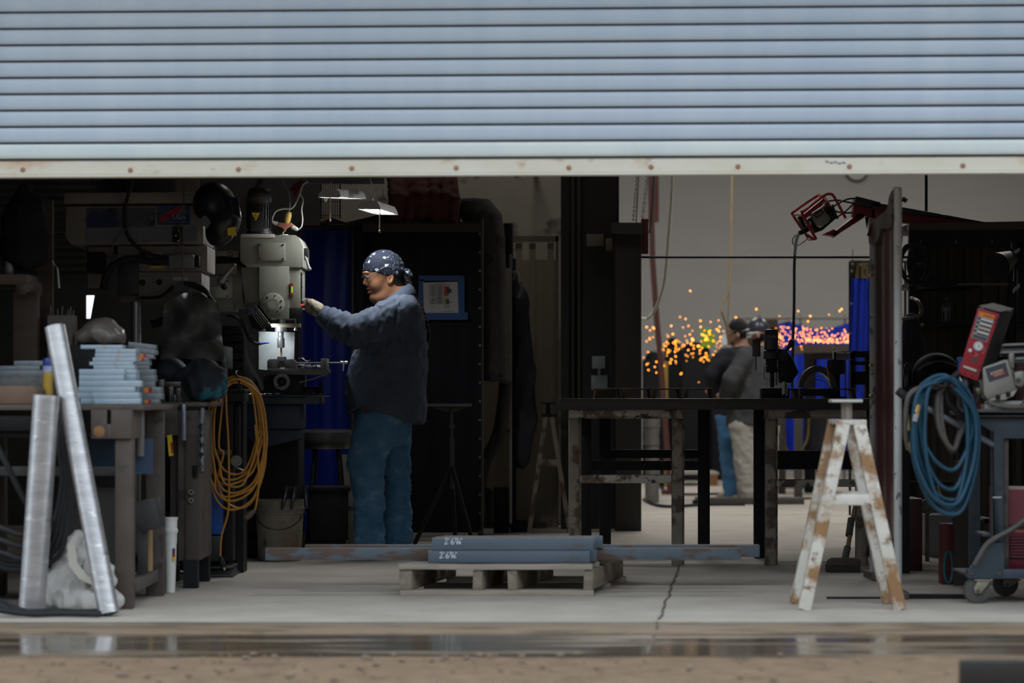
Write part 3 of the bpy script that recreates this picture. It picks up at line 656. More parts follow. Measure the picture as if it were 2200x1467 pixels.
# ------------------------------------------------------------------ drill press with long belt housing
DD=13.25
dp=thing('drill_press','beige drill press with a long belt housing and a flag sticker','drill press',(P(292,0,DD).x,DD+0.25,0))
mb=MB();mb.ppoly([(137,414),(434,412),(436,436),(136,438)],DD-0.02,0.5);part('housing_lid',mb,machine_grey,dp,0.012)
mb=MB();mb.ppoly([(140,442),(430,440),(438,470),(438,524),(150,526),(139,508)],DD,0.46);hs=part('belt_housing',mb,machine_grey,dp,0.014)
mb=MB();mb.ppoly([(186,447),(334,446),(334,487),(186,488)],DD-0.003,0.003)
part('decal',mb,M('worn_decal',(0.055,0.06,0.095),(0.10,0.10,0.125),9,0.5,c3=(0.02,0.02,0.025),thr=0.56,s3=7,c4=(0.02,0.03,0.10),thr4=0.6,s4=5),hs)
mb=MB();mb.ppoly([(184,490),(372,488),(372,519),(184,521)],DD-0.004,0.004);mb.ppoly([(391,488),(423,487),(423,519),(391,519)],DD-0.004,0.004)
part('name_strip',mb,M('strip_decal',(0.17,0.17,0.185),(0.13,0.15,0.19),6,0.5,c3=(0.075,0.10,0.14),thr=0.55,s3=8,st=(1,1,1.5)),hs)
# sticker: field of stars, waving stripes, lettering
sx0,sx1,sy0,sy1=338,407,441,483
k=DD-0.004
mb=MB();mb.ppoly([(sx0,sy0),(sx1,sy0),(sx1+1,sy1),(sx0,sy1)],k,0.003);stk=part('flag_sticker',mb,label_blue,hs)
def sp(fx,fy,dd=0.0006):return P(sx0+(sx1-sx0)*fx,sy0+(sy1-sy0)*fy,k-dd)
for a0,a1 in((0.0,0.30),(0.36,0.62),(0.68,1.0)):
    mb=MB();U=[];Lw=[]
    for i in range(9):
        t=i/8;x=0.10+0.82*t;yc=0.70-0.72*t**1.2;h=0.46-0.1*t
        U.append(sp(x-0.05*a0,max(0.02,yc-h/2+h*a0)));Lw.append(sp(x-0.05*a1,max(0.03,yc-h/2+h*a1)))
    mb.add(U+Lw,[(i,i+1,9+i+1,9+i)for i in range(8)]);part('stripe',mb,label_red,stk)
mb=MB();mb.add([sp(0.02,0.02,0.0008),sp(0.17,0.02,0.0008),sp(0.21,0.42,0.0008),sp(0.03,0.42,0.0008)],[(0,1,2,3)]);part('star_field',mb,label_blue,stk)
mb=MB()
for fx,fy in((0.08,0.09),(0.05,0.2),(0.13,0.2),(0.07,0.33),(0.16,0.33)):
    c=sp(fx,fy,0.0012);mb.add([c+Vector((0.003*(1 if j%2 else 0.45)*math.cos(j*math.pi/5+0.3),0,0.003*(1 if j%2 else 0.45)*math.sin(j*math.pi/5+0.3)))for j in range(10)],[tuple(range(10))])
part('star',mb,paper_white,stk)
for s,fx,fy,sz in(('USA',0.47,0.72,0.040),('MADE',0.71,0.30,0.013),('IN THE',0.67,0.42,0.013)):
    part('lettering',text_mb(s,sp(fx,fy,0.001),(1,0,0),(0,0,1),sz),label_grey,stk)
mb=MB();mb.add([sp(0.03,0.86),sp(0.95,0.84),sp(0.95,0.87),sp(0.03,0.89)],[(0,1,2,3)]);part('underline',mb,M('label_teal',(0.10,0.17,0.27)),stk)
mb=MB();mb.pbox(371,487,390,520,DD-0.012,0.012);sw=part('switch_plate',mb,black_steel,hs)
mb=MB()
for x,y in((384,496),(378,506),(383,517)):mb.cyl(P(x,y,DD-0.012),P(x,y,DD-0.017),0.004,n=8)
part('screw',mb,bright_steel,sw)
# head casting, quill, column
mb=MB();mb.pbox(252,528,446,584,DD+0.04,0.34);mb.ppoly([(296,584),(434,584),(434,634),(415,650),(300,646),(296,630)],DD+0.02,0.34);head=part('head_casting',mb,machine_grey,dp,0.006)
mb=MB();mb.pbox(252,566,297,632,DD,0.06);part('motor_plate',mb,M('slate_plate',(0.030,0.034,0.042),(0.042,0.05,0.06),6,0.5),head,0.003)
for x,y,r in((306,607,7),(342,606,8),(306,547,7)):
    mb=MB();mb.cyl(P(x,y,DD+0.015),P(x,y,DD+0.06),r/S(DD),n=18);part('plug_hole',mb,black_steel,head)
mb=MB();mb.ring(P(342,606,DD+0.012),7/S(DD),10.5/S(DD),0.02);part('hole_rim',mb,machine_grey,head)
mb=MB();mb.pbox(371,595,404,603,DD+0.016,0.004);part('name_plate',mb,label_grey,head);mb=MB();mb.poly([P(324,541,DD+0.036),P(350,543,DD+0.036),P(348,548,DD+0.036),P(326,546,DD+0.036)],(0,0.004,0));part('name_plate',mb,label_grey,head)
mb=MB();mb.pbox(323,571,352,576,DD+0.036,0.004);part('warning_strip',mb,sign_yellow,head)
mb=MB();mb.ppoly([(362,548),(414,545),(417,550),(417,574),(411,577),(366,577),(362,572)],DD-0.06,0.12);jb=part('junction_box',mb,M('box_grey',(0.15,0.17,0.18),(0.19,0.21,0.22),6,0.5),dp,0.006)
mb=MB();mb.pbox(417,549,428,573,DD-0.04,0.08);part('cable_gland',mb,black_steel,jb,0.004)
mb=MB();mb.lathe([(17.5/S(DD),0),(17.5/S(DD),1)],P(391,626,DD-0.03),P(391,626,DD+0.05),28);cv=part('round_cover',mb,M('cover_slate',(0.022,0.030,0.045),(0.034,0.042,0.06),6,0.35),dp)
mb=MB();mb.ring(P(391,626,DD-0.034),16/S(DD),18/S(DD),0.03);part('rim',mb,worn_steel,cv)
cx=P(292,0,DD+0.2).x
mb=MB();mb.lathe([(0.075,0),(0.08,0.2),(0.08,0.8),(0.07,1)],(cx-0.02,DD+0.2,P(0,648,DD+0.2).z),(cx-0.02,DD+0.2,P(0,632,DD+0.2).z),28);part('column_collar',mb,machine_grey,dp)
mb=MB();mb.cyl((cx,DD+0.2,0.05),(cx,DD+0.2,P(0,640,DD).z),0.030,n=28);part('column',mb,bright_steel,dp)
mb=MB();c=P(411,0,DD+0.1).x;zq=lambda y:P(0,y,DD+0.1).z
mb.lathe([(0.045,0),(0.045,0.15),(0.028,0.18),(0.028,0.6),(0.020,0.62),(0.020,1)],(c,DD+0.1,zq(646)),(c,DD+0.1,zq(690)),24);part('quill',mb,black_steel,dp)
mb=MB();mb.cyl((c,DD+0.1,zq(688)),(c,DD+0.1,zq(722)),0.0135,n=20);part('spindle',mb,bright_steel,dp)
mb=MB();mb.pbox(300,742,480,792,DD+0.02,0.45);mb.pbox(278,790,330,840,DD+0.15,0.12);part('work_table',mb,black_steel,dp,0.008)
mb=MB();mb.box((cx+0.05,DD+0.25,0.04),(0.5,0.55,0.08));part('base',mb,black_steel,dp,0.01)
mb=MB();mb.pbox(188,588,227,618,DD+0.1,0.1);mb.cyl(P(205,618,DD+0.22),P(205,526,DD+0.22),0.055,n=20);mb.pbox(190,530,245,545,DD+0.1,0.2);mb.pbox(182,545,200,565,DD+0.08,0.06);part('motor',mb,machine_grey,dp,0.004)
mb=MB();mb.pbox(186,541,224,583,DD+0.06,0.06);part('motor_vent',mb,black_steel,dp,0.004)
mb=MB();mb.ptube([(425,662,DD-0.03),(382,672,DD-0.06),(348,690,DD-0.09),(325,697,DD-0.1)],0.022,12);part('feed_handle',mb,black_steel,dp)
mb=MB();mb.ptube([(362,560,DD-0.05),(330,562,DD-0.06),(290,556,DD-0.06),(262,560,DD-0.06),(232,582,DD-0.05),(222,620,DD-0.02)],0.021,10);part('power_cable',mb,black_rubber,dp)
mb=MB();mb.ptube([(392,608,DD-0.05),(425,612,DD-0.06),(448,632,DD-0.05),(452,668,DD-0.03)],0.011,8);mb.ptube([(372,615,DD-0.04),(345,637,DD-0.04),(300,640,DD-0.03)],0.009,8);mb.ptube([(404,612,DD-0.05),(440,628,DD-0.06),(462,650,DD-0.05)],0.008,8);part('loose_wire',mb,black_rubber,dp)
for pts,r,mt,nm in(
    ([(288,370,DD-0.05),(280,405,DD-0.06),(268,450,DD-0.06),(272,500,DD-0.06),(300,535,DD-0.06),(335,549,DD-0.05),(364,553,DD-0.05)],0.010,black_rubber,'air_line'),
    ([(228,580,DD-0.06),(245,520,DD-0.07),(280,485,DD-0.07),(325,463,DD-0.07),(358,466,DD-0.07),(384,492,DD-0.07),(385,525,DD-0.07),(372,545,DD-0.06)],0.0048,grey_cable,'signal_wire')):
    mb=MB();mb.ptube(pts,r,8);part(nm,mb,mt,dp)
mb=MB();mb.ptube([(396,360,DD-0.10),(394,480,DD-0.10),(392,600,DD-0.10),(396,680,DD-0.10),(401,745,DD-0.10)],0.0036,6)
solo('hanging_wire',mb,grey_cable,'thin straight wire hanging down in front of the belt housing','wire')
# plastic sheet draped under the drill head
def pf(u,v):
    x=352+118*u+20*v*(u-0.4);y=655+118*v-26*(1-v)*math.sin(u*3.1)+10*noise.noise(Vector((u*4,v*3,1)))
    return P(x,y,DD-0.17+0.10*noise.noise(Vector((u*3,v*3,4))))
mb=MB();mb.grid(pf,22,18,0.002);solo('plastic_sheet',mb,M('grey_film',(0.10,0.102,0.105),(0.15,0.152,0.155),5,0.42),'crumpled grey plastic sheet hanging under the drill press spindle','plastic sheet')
# dark louvered tool chest in the gap
tc_=thing('tool_chest','black tool chest with shallow drawers behind the plastic sheet','tool chest',P(495,1000,14.75)*1)
tc_.location.z=0;LOCW[tc_]=Vector(tc_.location)
mb=MB();mb.box((P(505,0,14.75).x,14.95,0.67),(0.17,0.38,1.34));part('body',mb,black_steel,tc_,0.004)
for i in range(7):
    mb=MB();y=700+19*i;mb.pbox(478,y,533,y+15,14.745,0.02);part('drawer',mb,M('chest_black',(0.013,0.013,0.015),rough=0.45),tc_,0.002)

# ------------------------------------------------------------------ milling machine
MD=14.0
ml=thing('milling_machine','beige vertical milling machine with a drill bit above a vise','milling machine',(P(600,0,MD).x,MD+0.5,0))
mb=MB();mb.ppoly([(516,505),(634,505),(642,510),(651,528),(651,574),(620,575),(620,574),(557,574),(531,574),(516,560)],MD,0.42)
mb.ppoly([(557,572),(621,572),(621,684),(577,684),(560,660),(557,640)],MD-0.004,0.36)
mb.ppoly([(621,574),(645,574),(645,662),(621,662)],MD+0.014,0.33);hd=part('head_casting',mb,machine_beige,ml,0.007)
mb=MB();mb.ppoly([(517,574),(558,574),(558,655),(548,652),(526,652)],MD+0.05,0.3);part('head_back',mb,machine_beige,hd,0.006)
mb=MB();mb.pbox(555,522,612,560,MD-0.012,0.013);cp=part('cover_plate',mb,machine_beige,hd,0.003)
for x,y in((558,526),(608,526),(558,556),(608,556)):
    part('screw',MB().cyl(P(x,y,MD-0.016),P(x,y,MD-0.010),0.0052,n=10),black_steel,cp)
mb=MB();c=P(586.5,653.5,MD-0.004)
mb.lathe([(24.5/S(MD),0),(24.5/S(MD),0.7),(22.5/S(MD),1)],c,c-Vector((0,0.012,0)),36);rc=part('round_cover',mb,machine_beige,hd)
mb=MB();mb.ring(c-Vector((0,0.0125,0)),10.5/S(MD),12/S(MD),-0.002);mb.lathe([(9.5/S(MD),0),(9.5/S(MD),1)],c-Vector((0,0.012,0)),c-Vector((0,0.015,0)),24);part('hub',mb,M('hub_grey',(0.30,0.31,0.28),rough=0.5),rc)
for an in(20,75,130,180,235,300,340):
    a_=math.radians(an);p=c+Vector((math.cos(a_),0,math.sin(a_)))*(19/S(MD))-Vector((0,0.012,0));part('bolt',MB().cyl(p,p-Vector((0,0.003,0)),(0.0035 if an%2 else 0.0052),n=8),black_steel,rc)
# motor
mb=MB();mb.ppoly([(517,504.6),(587,504.6),(590,509),(590,511),(516,511)],MD-0.006,0.3);mb.pbox(517,502.5,589,510,MD+0.005,0.28);part('motor_flange',mb,M('pale_beige',(0.44,0.44,0.39),rough=0.5),ml,0.004)
c=P(557.5,503,MD+0.13);t=P(557.5,405,MD+0.13);R=27/S(MD)
mb=MB();mb.lathe([(R*1.05,0),(R*1.05,0.05),(R*0.93,0.06),(R*0.93,0.60),(R*0.98,0.61),(R*0.98,0.78),(R*0.95,0.79),(R*0.97,0.80),(R*0.93,0.92),(R*0.75,1)],c,t,36);mo=part('motor',mb,M('motor_black',(0.022,0.023,0.025),(0.035,0.036,0.038),8,0.4),ml)
mb=MB()
for i in range(26):
    a_=2*math.pi*i/26;q=Vector((math.cos(a_),math.sin(a_),0))*R*0.98
    if q.y>0.5*R:continue
    mb.box((c+t)/2*1+q+Vector((0,0,-0.025)),(0.003,0.012,0.15),Matrix.Rotation(a_,3,'Z')@Matrix.Rotation(math.pi/2,3,'Z'))
part('cooling_fins',mb,M('motor_black',(0.022,0.023,0.025)),mo)
mb=MB();mb.lathe([(R*1.0,0),(R*1.0,1)],c+(t-c)*0.66,c+(t-c)*0.80,36);part('fan_band',mb,M('band_grey',(0.10,0.11,0.12),(0.16,0.17,0.18),6,0.35,metal=0.5),mo)
mb=MB();mb.pbox(538,452,566,497,MD+0.045,0.03);tb=part('terminal_box',mb,M('motor_black',(0.022,0.023,0.025)),mo,0.003)
mb=MB();mb.poly([P(540.5,457,MD+0.0445),P(558.5,457,MD+0.0445),P(549.5,474,MD+0.0445)],(0,-0.001,0));wt=part('warning_triangle',mb,sign_yellow,tb)
mb=MB();mb.tube([P(550.5,459.5,MD+0.043),P(548,463.5,MD+0.043),P(551,464.5,MD+0.043),P(548.8,470,MD+0.043)],0.0016,5);part('lightning_mark',mb,black_ink,wt)
mb=MB();mb.pbox(568,470,574,492,MD+0.05,0.01);part('capacitor',mb,M('band_grey',(0.1,0.11,0.12)),mo)
# lever at the right of the head, level, knob
mb=MB();mb.pbox(650,533,661,552,MD+0.05,0.06);lv=part('speed_lever',mb,black_steel,ml,0.003)
mb=MB();mb.ptube([(655,549,MD+0.06),(660,563,MD+0.05),(664,577,MD+0.04)],[0.010,0.008,0.010],10);mb.ell(P(665,578,MD+0.04),(0.012,0.012,0.012));part('lever_arm',mb,worn_steel,lv)
mb=MB();c=P(643,657.5,MD+0.035);mb.cyl(c,P(647,657.5,MD+0.035),0.011,n=14);kb=part('feed_knob',mb,bright_steel,ml)
mb=MB();mb.lathe([(0.012,0),(0.0135,0.4),(0.015,0.56),(0.022,0.60),(0.024,0.70),(0.022,0.76),(0.0145,0.78),(0.014,1)],P(646,657.5,MD+0.035),P(667,657.5,MD+0.035),24);part('red_grip',mb,M('grip_red',(0.40,0.055,0.035),rough=0.4),kb)
mb=MB();mb.pbox(614,661,645.5,683,MD-0.002,0.12);part('depth_stop_housing',mb,black_steel,ml,0.004)
mb=MB();mb.pbox(645,585,648,660,MD+0.03,0.05);mb.cyl(P(646,617,MD+0.05),P(650,617,MD+0.05),0.006,n=8);mb.cyl(P(646,590,MD+0.05),P(650,590,MD+0.05),0.005,n=8);part('edge_rail',mb,black_steel,ml)
# spindle
def ring_part(nm,y0,y1,r,mat,x=603.5,par=None,d=MD+0.12):
    m_=MB();m_.lathe([(r*0.97,0),(r,0.08),(r,0.92),(r*0.97,1)],P(x,y0,d),P(x,y1,d),28);return part(nm,m_,mat,par or ml)
spn=ring_part('spindle_nose',682,698,10/S(MD),bright_steel)
ring_part('quill_ring',698,713,13/S(MD),bright_steel);ring_part('spindle_taper',712,727,6.2/S(MD),bright_steel);ring_part('collet_chuck',726,747,8.2/S(MD),bright_steel)
mb=MB();mb.pbox(581,694.5,644,702.5,MD+0.05,0.09);br=part('stop_bracket',mb,M('brass_beige',(0.42,0.40,0.31),(0.34,0.32,0.24),8,0.5),ml,0.002)
mb=MB();mb.cyl(P(635,683,MD+0.08),P(635,709,MD+0.08),0.0036,n=10);mb.cyl(P(635,706,MD+0.08),P(635,710,MD+0.08),0.010,n=12);part('stop_rod',mb,bright_steel,br)
gold=M('bit_gold',(0.62,0.43,0.13),(0.42,0.30,0.12),70,0.3,metal=0.8)
mb=MB();pts=[P(604.2,746+1.05*i,MD+0.12)for i in range(18)];mb.tube(pts,0.0052,8)
for s_ in(0,math.pi):mb.tube([p+Vector((0.0042*math.cos(i*0.75+s_),0.0042*math.sin(i*0.75+s_),0))for i,p in enumerate(pts)],0.0028,6)
part('drill_bit',mb,gold,ml)
# swivel flange, gearbox, levers
c=P(512,615,MD+0.2)
mb=MB();mb.lathe([(46/S(MD),0),(48.5/S(MD),0.15),(48.5/S(MD),1)],P(499,616,MD+0.2),P(526,616,MD+0.2),40);fl=part('swivel_flange',mb,machine_beige,ml)
for y in(594,617,637):
    part('flange_bolt',MB().cyl(P(523,y,MD+0.066),P(530,y,MD+0.066),0.0095 if y!=617 else 0.006,n=8),black_steel,fl)
mb=MB();mb.pbox(441,592,500,641,MD+0.06,0.25);gb=part('gearbox',mb,machine_beige,ml,0.004)
mb=MB();mb.ppoly([(466,566),(506,565),(510,570),(510,600),(448,600)],MD+0.09,0.3);mb.ppoly([(452,641),(500,641),(502,668),(458,668)],MD+0.1,0.25);part('ram_end',mb,machine_beige,ml,0.006)
mb=MB();mb.pbox(443,594,491,640,MD+0.052,0.01);fp=part('gearbox_cover',mb,machine_beige,gb,0.002)
for x,y in((444,597),(488,604),(488,636),(474,590),(444,605)):part('bolt',MB().cyl(P(x,y,MD+0.053),P(x,y,MD+0.046),0.0055,n=8),black_steel,gb)
mb=MB();mb.lathe([(0.018,0),(0.018,0.6),(0.012,1)],P(475,604,MD+0.052),P(475,604,MD+0.01),18);mb.tube([P(475,603,MD+0.02),P(503,570,MD+0.01)],[0.014,0.009],10);mb.ell(P(504,569,MD+0.01),(0.011,0.011,0.011));part('clutch_lever',mb,M('lever_grey',(0.16,0.155,0.14),(0.22,0.21,0.19),9,0.5),gb)
mb=MB();mb.tube([P(482,614,MD+0.03),P(445,620,MD+0.02)],[0.006,0.005],8);part('range_lever',mb,bright_steel,gb)
mb=MB();mb.ell(P(482,616,MD+0.02),(0.019,0.015,0.019));part('lever_ball',mb,black_steel,gb)
mb=MB();mb.pbox(460,539,488,550,MD+0.1,0.12);mb.pbox(499,539,513,553,MD+0.1,0.12);mb.cyl(P(486,545,MD+0.14),P(500,545,MD+0.14),0.02,n=14);part('ram_clamp',mb,machine_beige,ml,0.004)
mb=MB();mb.pbox(460,552,515,566,MD+0.14,0.12);part('ram_screw',mb,black_steel,ml)
# tilted black axis motor, coolant hose
q=[P(529,664,MD-0.03),P(548,654,MD-0.03),P(577,692,MD-0.03),P(560,711,MD-0.03),P(540,703,MD-0.03)]
mb=MB();mb.poly(q,(0.01,0.13,0));am=part('axis_motor',mb,black_steel,ml,0.006)
mb=MB()
for i in range(5):
    f_=0.25+0.16*i;a_=P(548+29*f_-14,654+38*f_+9,MD-0.034);mb.tube([P(540+25*0.1+3.2*i,668+2.5*i*0-3*i+8,MD-0.034),P(562+3.2*i,703-3.5*i,MD-0.034)],0.0024,5)
part('motor_ribs',mb,M('rib_brown',(0.10,0.095,0.08),rough=0.5),am)
mb=MB();mb.lathe([(0.026,0),(0.028,1)],P(534,668,MD-0.038),P(536,670,MD-0.02),18);mb.pbox(535,662,541,672,MD-0.042,0.01);part('motor_cap',mb,M('cap_slate',(0.035,0.035,0.05),rough=0.35),am)
pts=[(489,677,MD),(505,680,MD-0.02),(518,690,MD-0.02),(526,706,MD),(533,722,MD+0.02),(546,736,MD+0.04),(558,738,MD+0.05)]
mb=MB();mb.ptube(pts,0.0105,10);part('coolant_hose',mb,black_rubber,ml)
mb=MB()
for i in range(4):mb.ell(P(560+4.3*i,738-0.6*i,MD+0.05),(0.0075,0.0085,0.0085-0.001*i),10,8)
mb.lathe([(0.006,0),(0.003,1)],P(574,736,MD+0.05),P(578,737,MD+0.05),10);part('hose_nozzle',mb,M('nozzle_blue',(0.02,0.06,0.42),rough=0.4),ml,label='blue segmented nozzle')
# lens at the end of the tilted black unit that lights the chuck
c=P(577,704,MD+0.03);ax_=(P(606,742,MD+0.17)-c).normalized()
mb=MB();mb.lathe([(0.013,0),(0.019,0.6),(0.020,1)],c-ax_*0.04,c,18);wlp=part('work_lamp',mb,black_steel,ml)
mb=MB();mb.lathe([(0.017,0),(0.017,1)],c,c+ax_*0.0008,18);part('lamp_lens',mb,emit('lens_glow',(0.92,0.97,1.0),4),wlp)
area('mill_work_light',c+ax_*0.006,c+ax_,0.03,0.03,0.55,(0.9,0.97,1.0))
# table, saddle, knee, base
mb=MB();mb.pbox(513,849,687,868,MD+0.0,0.34);tbl=part('table',mb,teal_iron,ml,0.004)
mb=MB();mb.pbox(519,851,660,854,MD-0.003,0.004);part('t_slot',mb,black_steel,tbl)
mb=MB();mb.pbox(566,806,650,849,MD+0.04,0.28);mb.pbox(545,838,680,849,MD+0.05,0.25);part('saddle',mb,black_steel,ml,0.006)
mb=MB();mb.pbox(524,868,645,922,MD+0.05,0.4);mb.ppoly([(524,922),(645,922),(640,945),(575,960),(540,950)],MD+0.06,0.38);part('knee',mb,blue_iron,ml,0.012)
mb=MB();mb.pbox(530,930,642,1150,MD+0.3,0.4);mb.ppoly([(532,770),(545,800),(570,850),(520,850),(520,700)],MD+0.4,0.2);part('column',mb,black_steel,ml,0.01)
mb=MB();mb.box((P(570,0,MD).x,MD+0.66,0.06),(0.30,0.8,0.12));part('base',mb,black_steel,ml,0.015)
c=P(605,820,MD-0.03)
mb=MB();R=17.5/S(MD);mb.ring(c,R*0.62,R,0.02);mb.ring(c+Vector((0,0.002,0)),R*0.9,R*1.02,0.016)
for i in range(10):
    a_=i*math.pi/5;mb.ell(c+Vector((math.cos(a_)*R*0.62,0.008,math.sin(a_)*R*0.62)),(0.006,0.008,0.006),8,6)
hw=part('handwheel',mb,worn_steel,ml)
mb=MB();mb.lathe([(R*0.62,0),(R*0.6,0.4),(R*0.2,0.5),(R*0.2,1)],c+Vector((0,0.03,0)),c+Vector((0,-0.006,0)),20);part('hub',mb,black_steel,hw)
mb=MB();mb.cyl(P(606,834,MD),P(606,834,MD-0.05),0.006,n=10);part('crank_knob',mb,worn_steel,hw)
mb=MB();mb.lathe([(0.036,0),(0.04,0.4),(0.04,0.6),(0.036,1)],P(686.5,837,MD+0.1),P(692,837,MD+0.1),24);mb.cyl(P(650,838,MD+0.1),P(690,838,MD+0.1),0.018,n=14);part('table_crank',mb,black_steel,ml)
mb=MB();mb.tube([P(680,850,MD-0.01),P(695,851.5,MD-0.02),P(708,852,MD-0.02)],[0.003,0.003,0.005],8);part('lock_lever',mb,worn_steel,ml)
# vise on the table with the work piece
vs_iron=M('vise_iron',(0.085,0.088,0.09),(0.125,0.128,0.13),12,0.42,metal=0.4,c3=(0.05,0.05,0.05),thr=0.6)
vd=MD+0.02
vs=thing('machine_vise','dark grey milling vise clamped on the machine table under the drill bit','vise',P(640,806,vd+0.1))
mb=MB();mb.ppoly([(574,792),(704,792),(704,802),(700,805.5),(577,805.5)],vd,0.22);mb.pbox(612,789,636,793,vd+0.03,0.16);part('bed',mb,vs_iron,vs,0.003)
mb=MB();mb.ppoly([(574,776),(578,771),(594,771),(596,792),(574,792)],vd+0.01,0.19);part('fixed_jaw',mb,vs_iron,vs,0.003)
mb=MB();mb.ppoly([(613,792),(613,772),(628,771),(633,776),(633,792)],vd+0.02,0.17);part('moving_jaw',mb,vs_iron,vs,0.003)
mb=MB();mb.pbox(689,770,702.5,792,vd+0.03,0.15);part('end_block',mb,M('end_grey',(0.14,0.145,0.145),(0.19,0.195,0.195),9,0.45),vs,0.003)
mb=MB();mb.cyl(P(632,779.5,vd+0.1),P(733,779.5,vd+0.1),0.0052,n=12);sc_=part('screw',mb,worn_steel,vs)
mb=MB();mb.cyl(P(732,778.5,vd+0.1),P(747,778.5,vd+0.1),0.009,n=14);mb.cyl(P(739,775,vd+0.09),P(737,797,vd+0.09),0.0046,n=10);mb.cyl(P(743,774,vd+0.1),P(743,783,vd+0.1),0.003,n=8);part('handle',mb,bright_steel,sc_)
mb=MB();mb.tube([P(644,822,vd+0.0),P(672,814,vd),P(704,803,vd)],0.0048,8);part('brace',mb,worn_steel,vs)
mb=MB();mb.pbox(595.5,766,612.5,789,vd+0.03,0.10);wp=solo('work_piece',mb,M('workpiece',(0.11,0.11,0.13),(0.15,0.15,0.175),12,0.4,metal=0.4),'small square steel tube gripped in the milling vise jaws','work piece',bevel=0.002)
mb=MB();mb.pbox(599,775,610,787,vd+0.0295,0.002);part('bore',mb,black_ink,wp)
# bright guard plate behind the spindle
mb=MB();mb.poly([P(556,712,MD+0.3),P(633,714,MD+0.3),P(632,764,MD+0.3),P(631,790,MD+0.3),P(620,790,MD+0.3),P(592,790,MD+0.3),P(571,795,MD+0.3),P(556,793,MD+0.3)],(0,0.003,0));mb.pbox(600,780,612,850,MD+0.302,0.012)
solo('splash_plate',mb,M('galvanised',(0.42,0.46,0.47),(0.55,0.59,0.60),9,0.45,metal=0.3,c3=(0.30,0.32,0.33),thr=0.6,s3=6),'bright galvanised plate standing behind the drill chuck','plate')
# swarf
sw_=MB();rr=random.Random(11)
for i in range(26):
    x0=rr.uniform(638,688);y0=rr.uniform(783,791);n_=rr.randint(7,14);s0=rr.uniform(0,6)
    sw_.tube([P(x0+k_*rr.uniform(0.6,1.2),y0-0.3*k_*rr.random(),vd+0.08)+Vector((0.004*math.cos(k_*1.6+s0),0.006*math.sin(k_*1.6),0.003*math.sin(k_*1.6+s0)))for k_ in range(n_)],0.0012,4)
for i in range(34):
    x0=rr.uniform(520,690);y0=847-1.5*rr.random();s0=rr.uniform(0,6)
    if 560<x0<650:x0-=45
    sw_.tube([P(x0+k_,y0-0.5*rr.random(),MD+0.03)+Vector((0.004*math.cos(k_*1.6+s0),0.006*math.sin(k_*1.6),0.003*math.sin(k_*1.6)))for k_ in range(7)],0.0012,4)
for y0,x0 in((770,641),(768,648),(776,655)):
    sw_.tube([P(x0+k_*1.3,y0+(k_*0.8 if y0==768 else-0.3*k_),vd+0.08)+Vector((0.003*math.cos(k_*1.7),0.004*math.sin(k_*1.7),0.003*math.sin(k_*1.7)))for k_ in range(11)],0.0015,4)
solo('metal_swarf',sw_,M('swarf',(0.62,0.63,0.66),rough=0.25,metal=0.8),'curls of shiny metal swarf lying on the vise and mill table','swarf',kind='stuff')
# magnetic level on the head and blue socket rail
lvl=thing('spirit_level','small red magnetic spirit level with a green vial on the mill head','spirit level',P(626,636,MD))
mb=MB();mb.pbox(622,608,630,614,MD-0.012,0.024);mb.pbox(622,629,630,636,MD-0.012,0.024);mb.pbox(622.5,613,629.5,630,MD+0.002,0.010);part('frame',mb,M('level_red',(0.28,0.025,0.02),rough=0.5),lvl,0.002)
mb=MB();mb.cyl(P(626,614,MD-0.005),P(626,629,MD-0.005),0.0075,n=14);part('vial',mb,M('vial_green',(0.20,0.62,0.04),(0.32,0.72,0.07),60,0.2),lvl)
sr=thing('socket_rail','bright blue tool rail with brass bolts on the beige machine ram','tool rail',P(452,590,MD+0.02))
mb=MB();mb.ppoly([(446,530),(449,527),(457,527),(460,531),(460,589),(454,589),(454,583),(450,583),(450,589),(446,589)],MD+0.02,0.012);part('rail',mb,M('rail_blue',(0.012,0.15,0.42),rough=0.45),sr,0.001)
for y in(538,549,567,577):part('bolt_head',MB().cyl(P(452.5,y,MD+0.02),P(452.5,y,MD+0.012),0.009,n=12),M('dull_brass',(0.16,0.10,0.04),rough=0.4,metal=0.5),sr)
mb=MB();mb.pbox(444,531,462,588,MD+0.032,0.06);part('backing_block',mb,machine_grey,sr)
# connectors on top of the head
cn=thing('power_splitter','red three-way power splitter with a yellow plug above the mill head','power splitter',P(617,504.5,MD+0.12))
d=MD+0.12
mb=MB();mb.ppoly([(598,478),(622,480),(628,484),(616,490),(612,497),(606,489),(597,486)],d-0.02,0.04);mb.ptube([(622,481,d),(630,487,d)],0.012,10);part('splitter_body',mb,M('splitter_red',(0.30,0.115,0.075),rough=0.5),cn,0.004)
mb=MB();mb.lathe([(0.012,0),(0.015,0.15),(0.018,0.25),(0.019,0.75),(0.015,0.9),(0.017,1)],P(616,481,d),P(621,456,d),18);part('yellow_plug',mb,yellow_plastic,cn)
mb=MB();mb.ptube([(597,481,d),(590,479,d),(583,475,d)],[0.012,0.011,0.006],10);mb.ptube([(628,487,d),(637,492,d),(641,493,d)],[0.013,0.012,0.006],10);part('white_plug',mb,white_cord,cn)
mb=MB();mb.ptube([(621,457,d),(623,430,d),(619,410,d),(612,398,d),(606,380,d)],0.0042,8);part('supply_cord',mb,M('cord_grey',(0.16,0.165,0.165)),cn)
mb=MB();mb.ptube([(641,493,d),(648,486,d),(650,470,d),(648,450,d),(651,430,d),(645,415,d),(650,398,d),(660,390,d)],0.0042,8);mb.ptube([(583,474,d),(592,455,d),(608,449,d),(626,448,d),(636,435,d),(646,412,d),(651,397,d),(662,390,d)],0.0046,8);part('lamp_cord',mb,white_cord,cn)
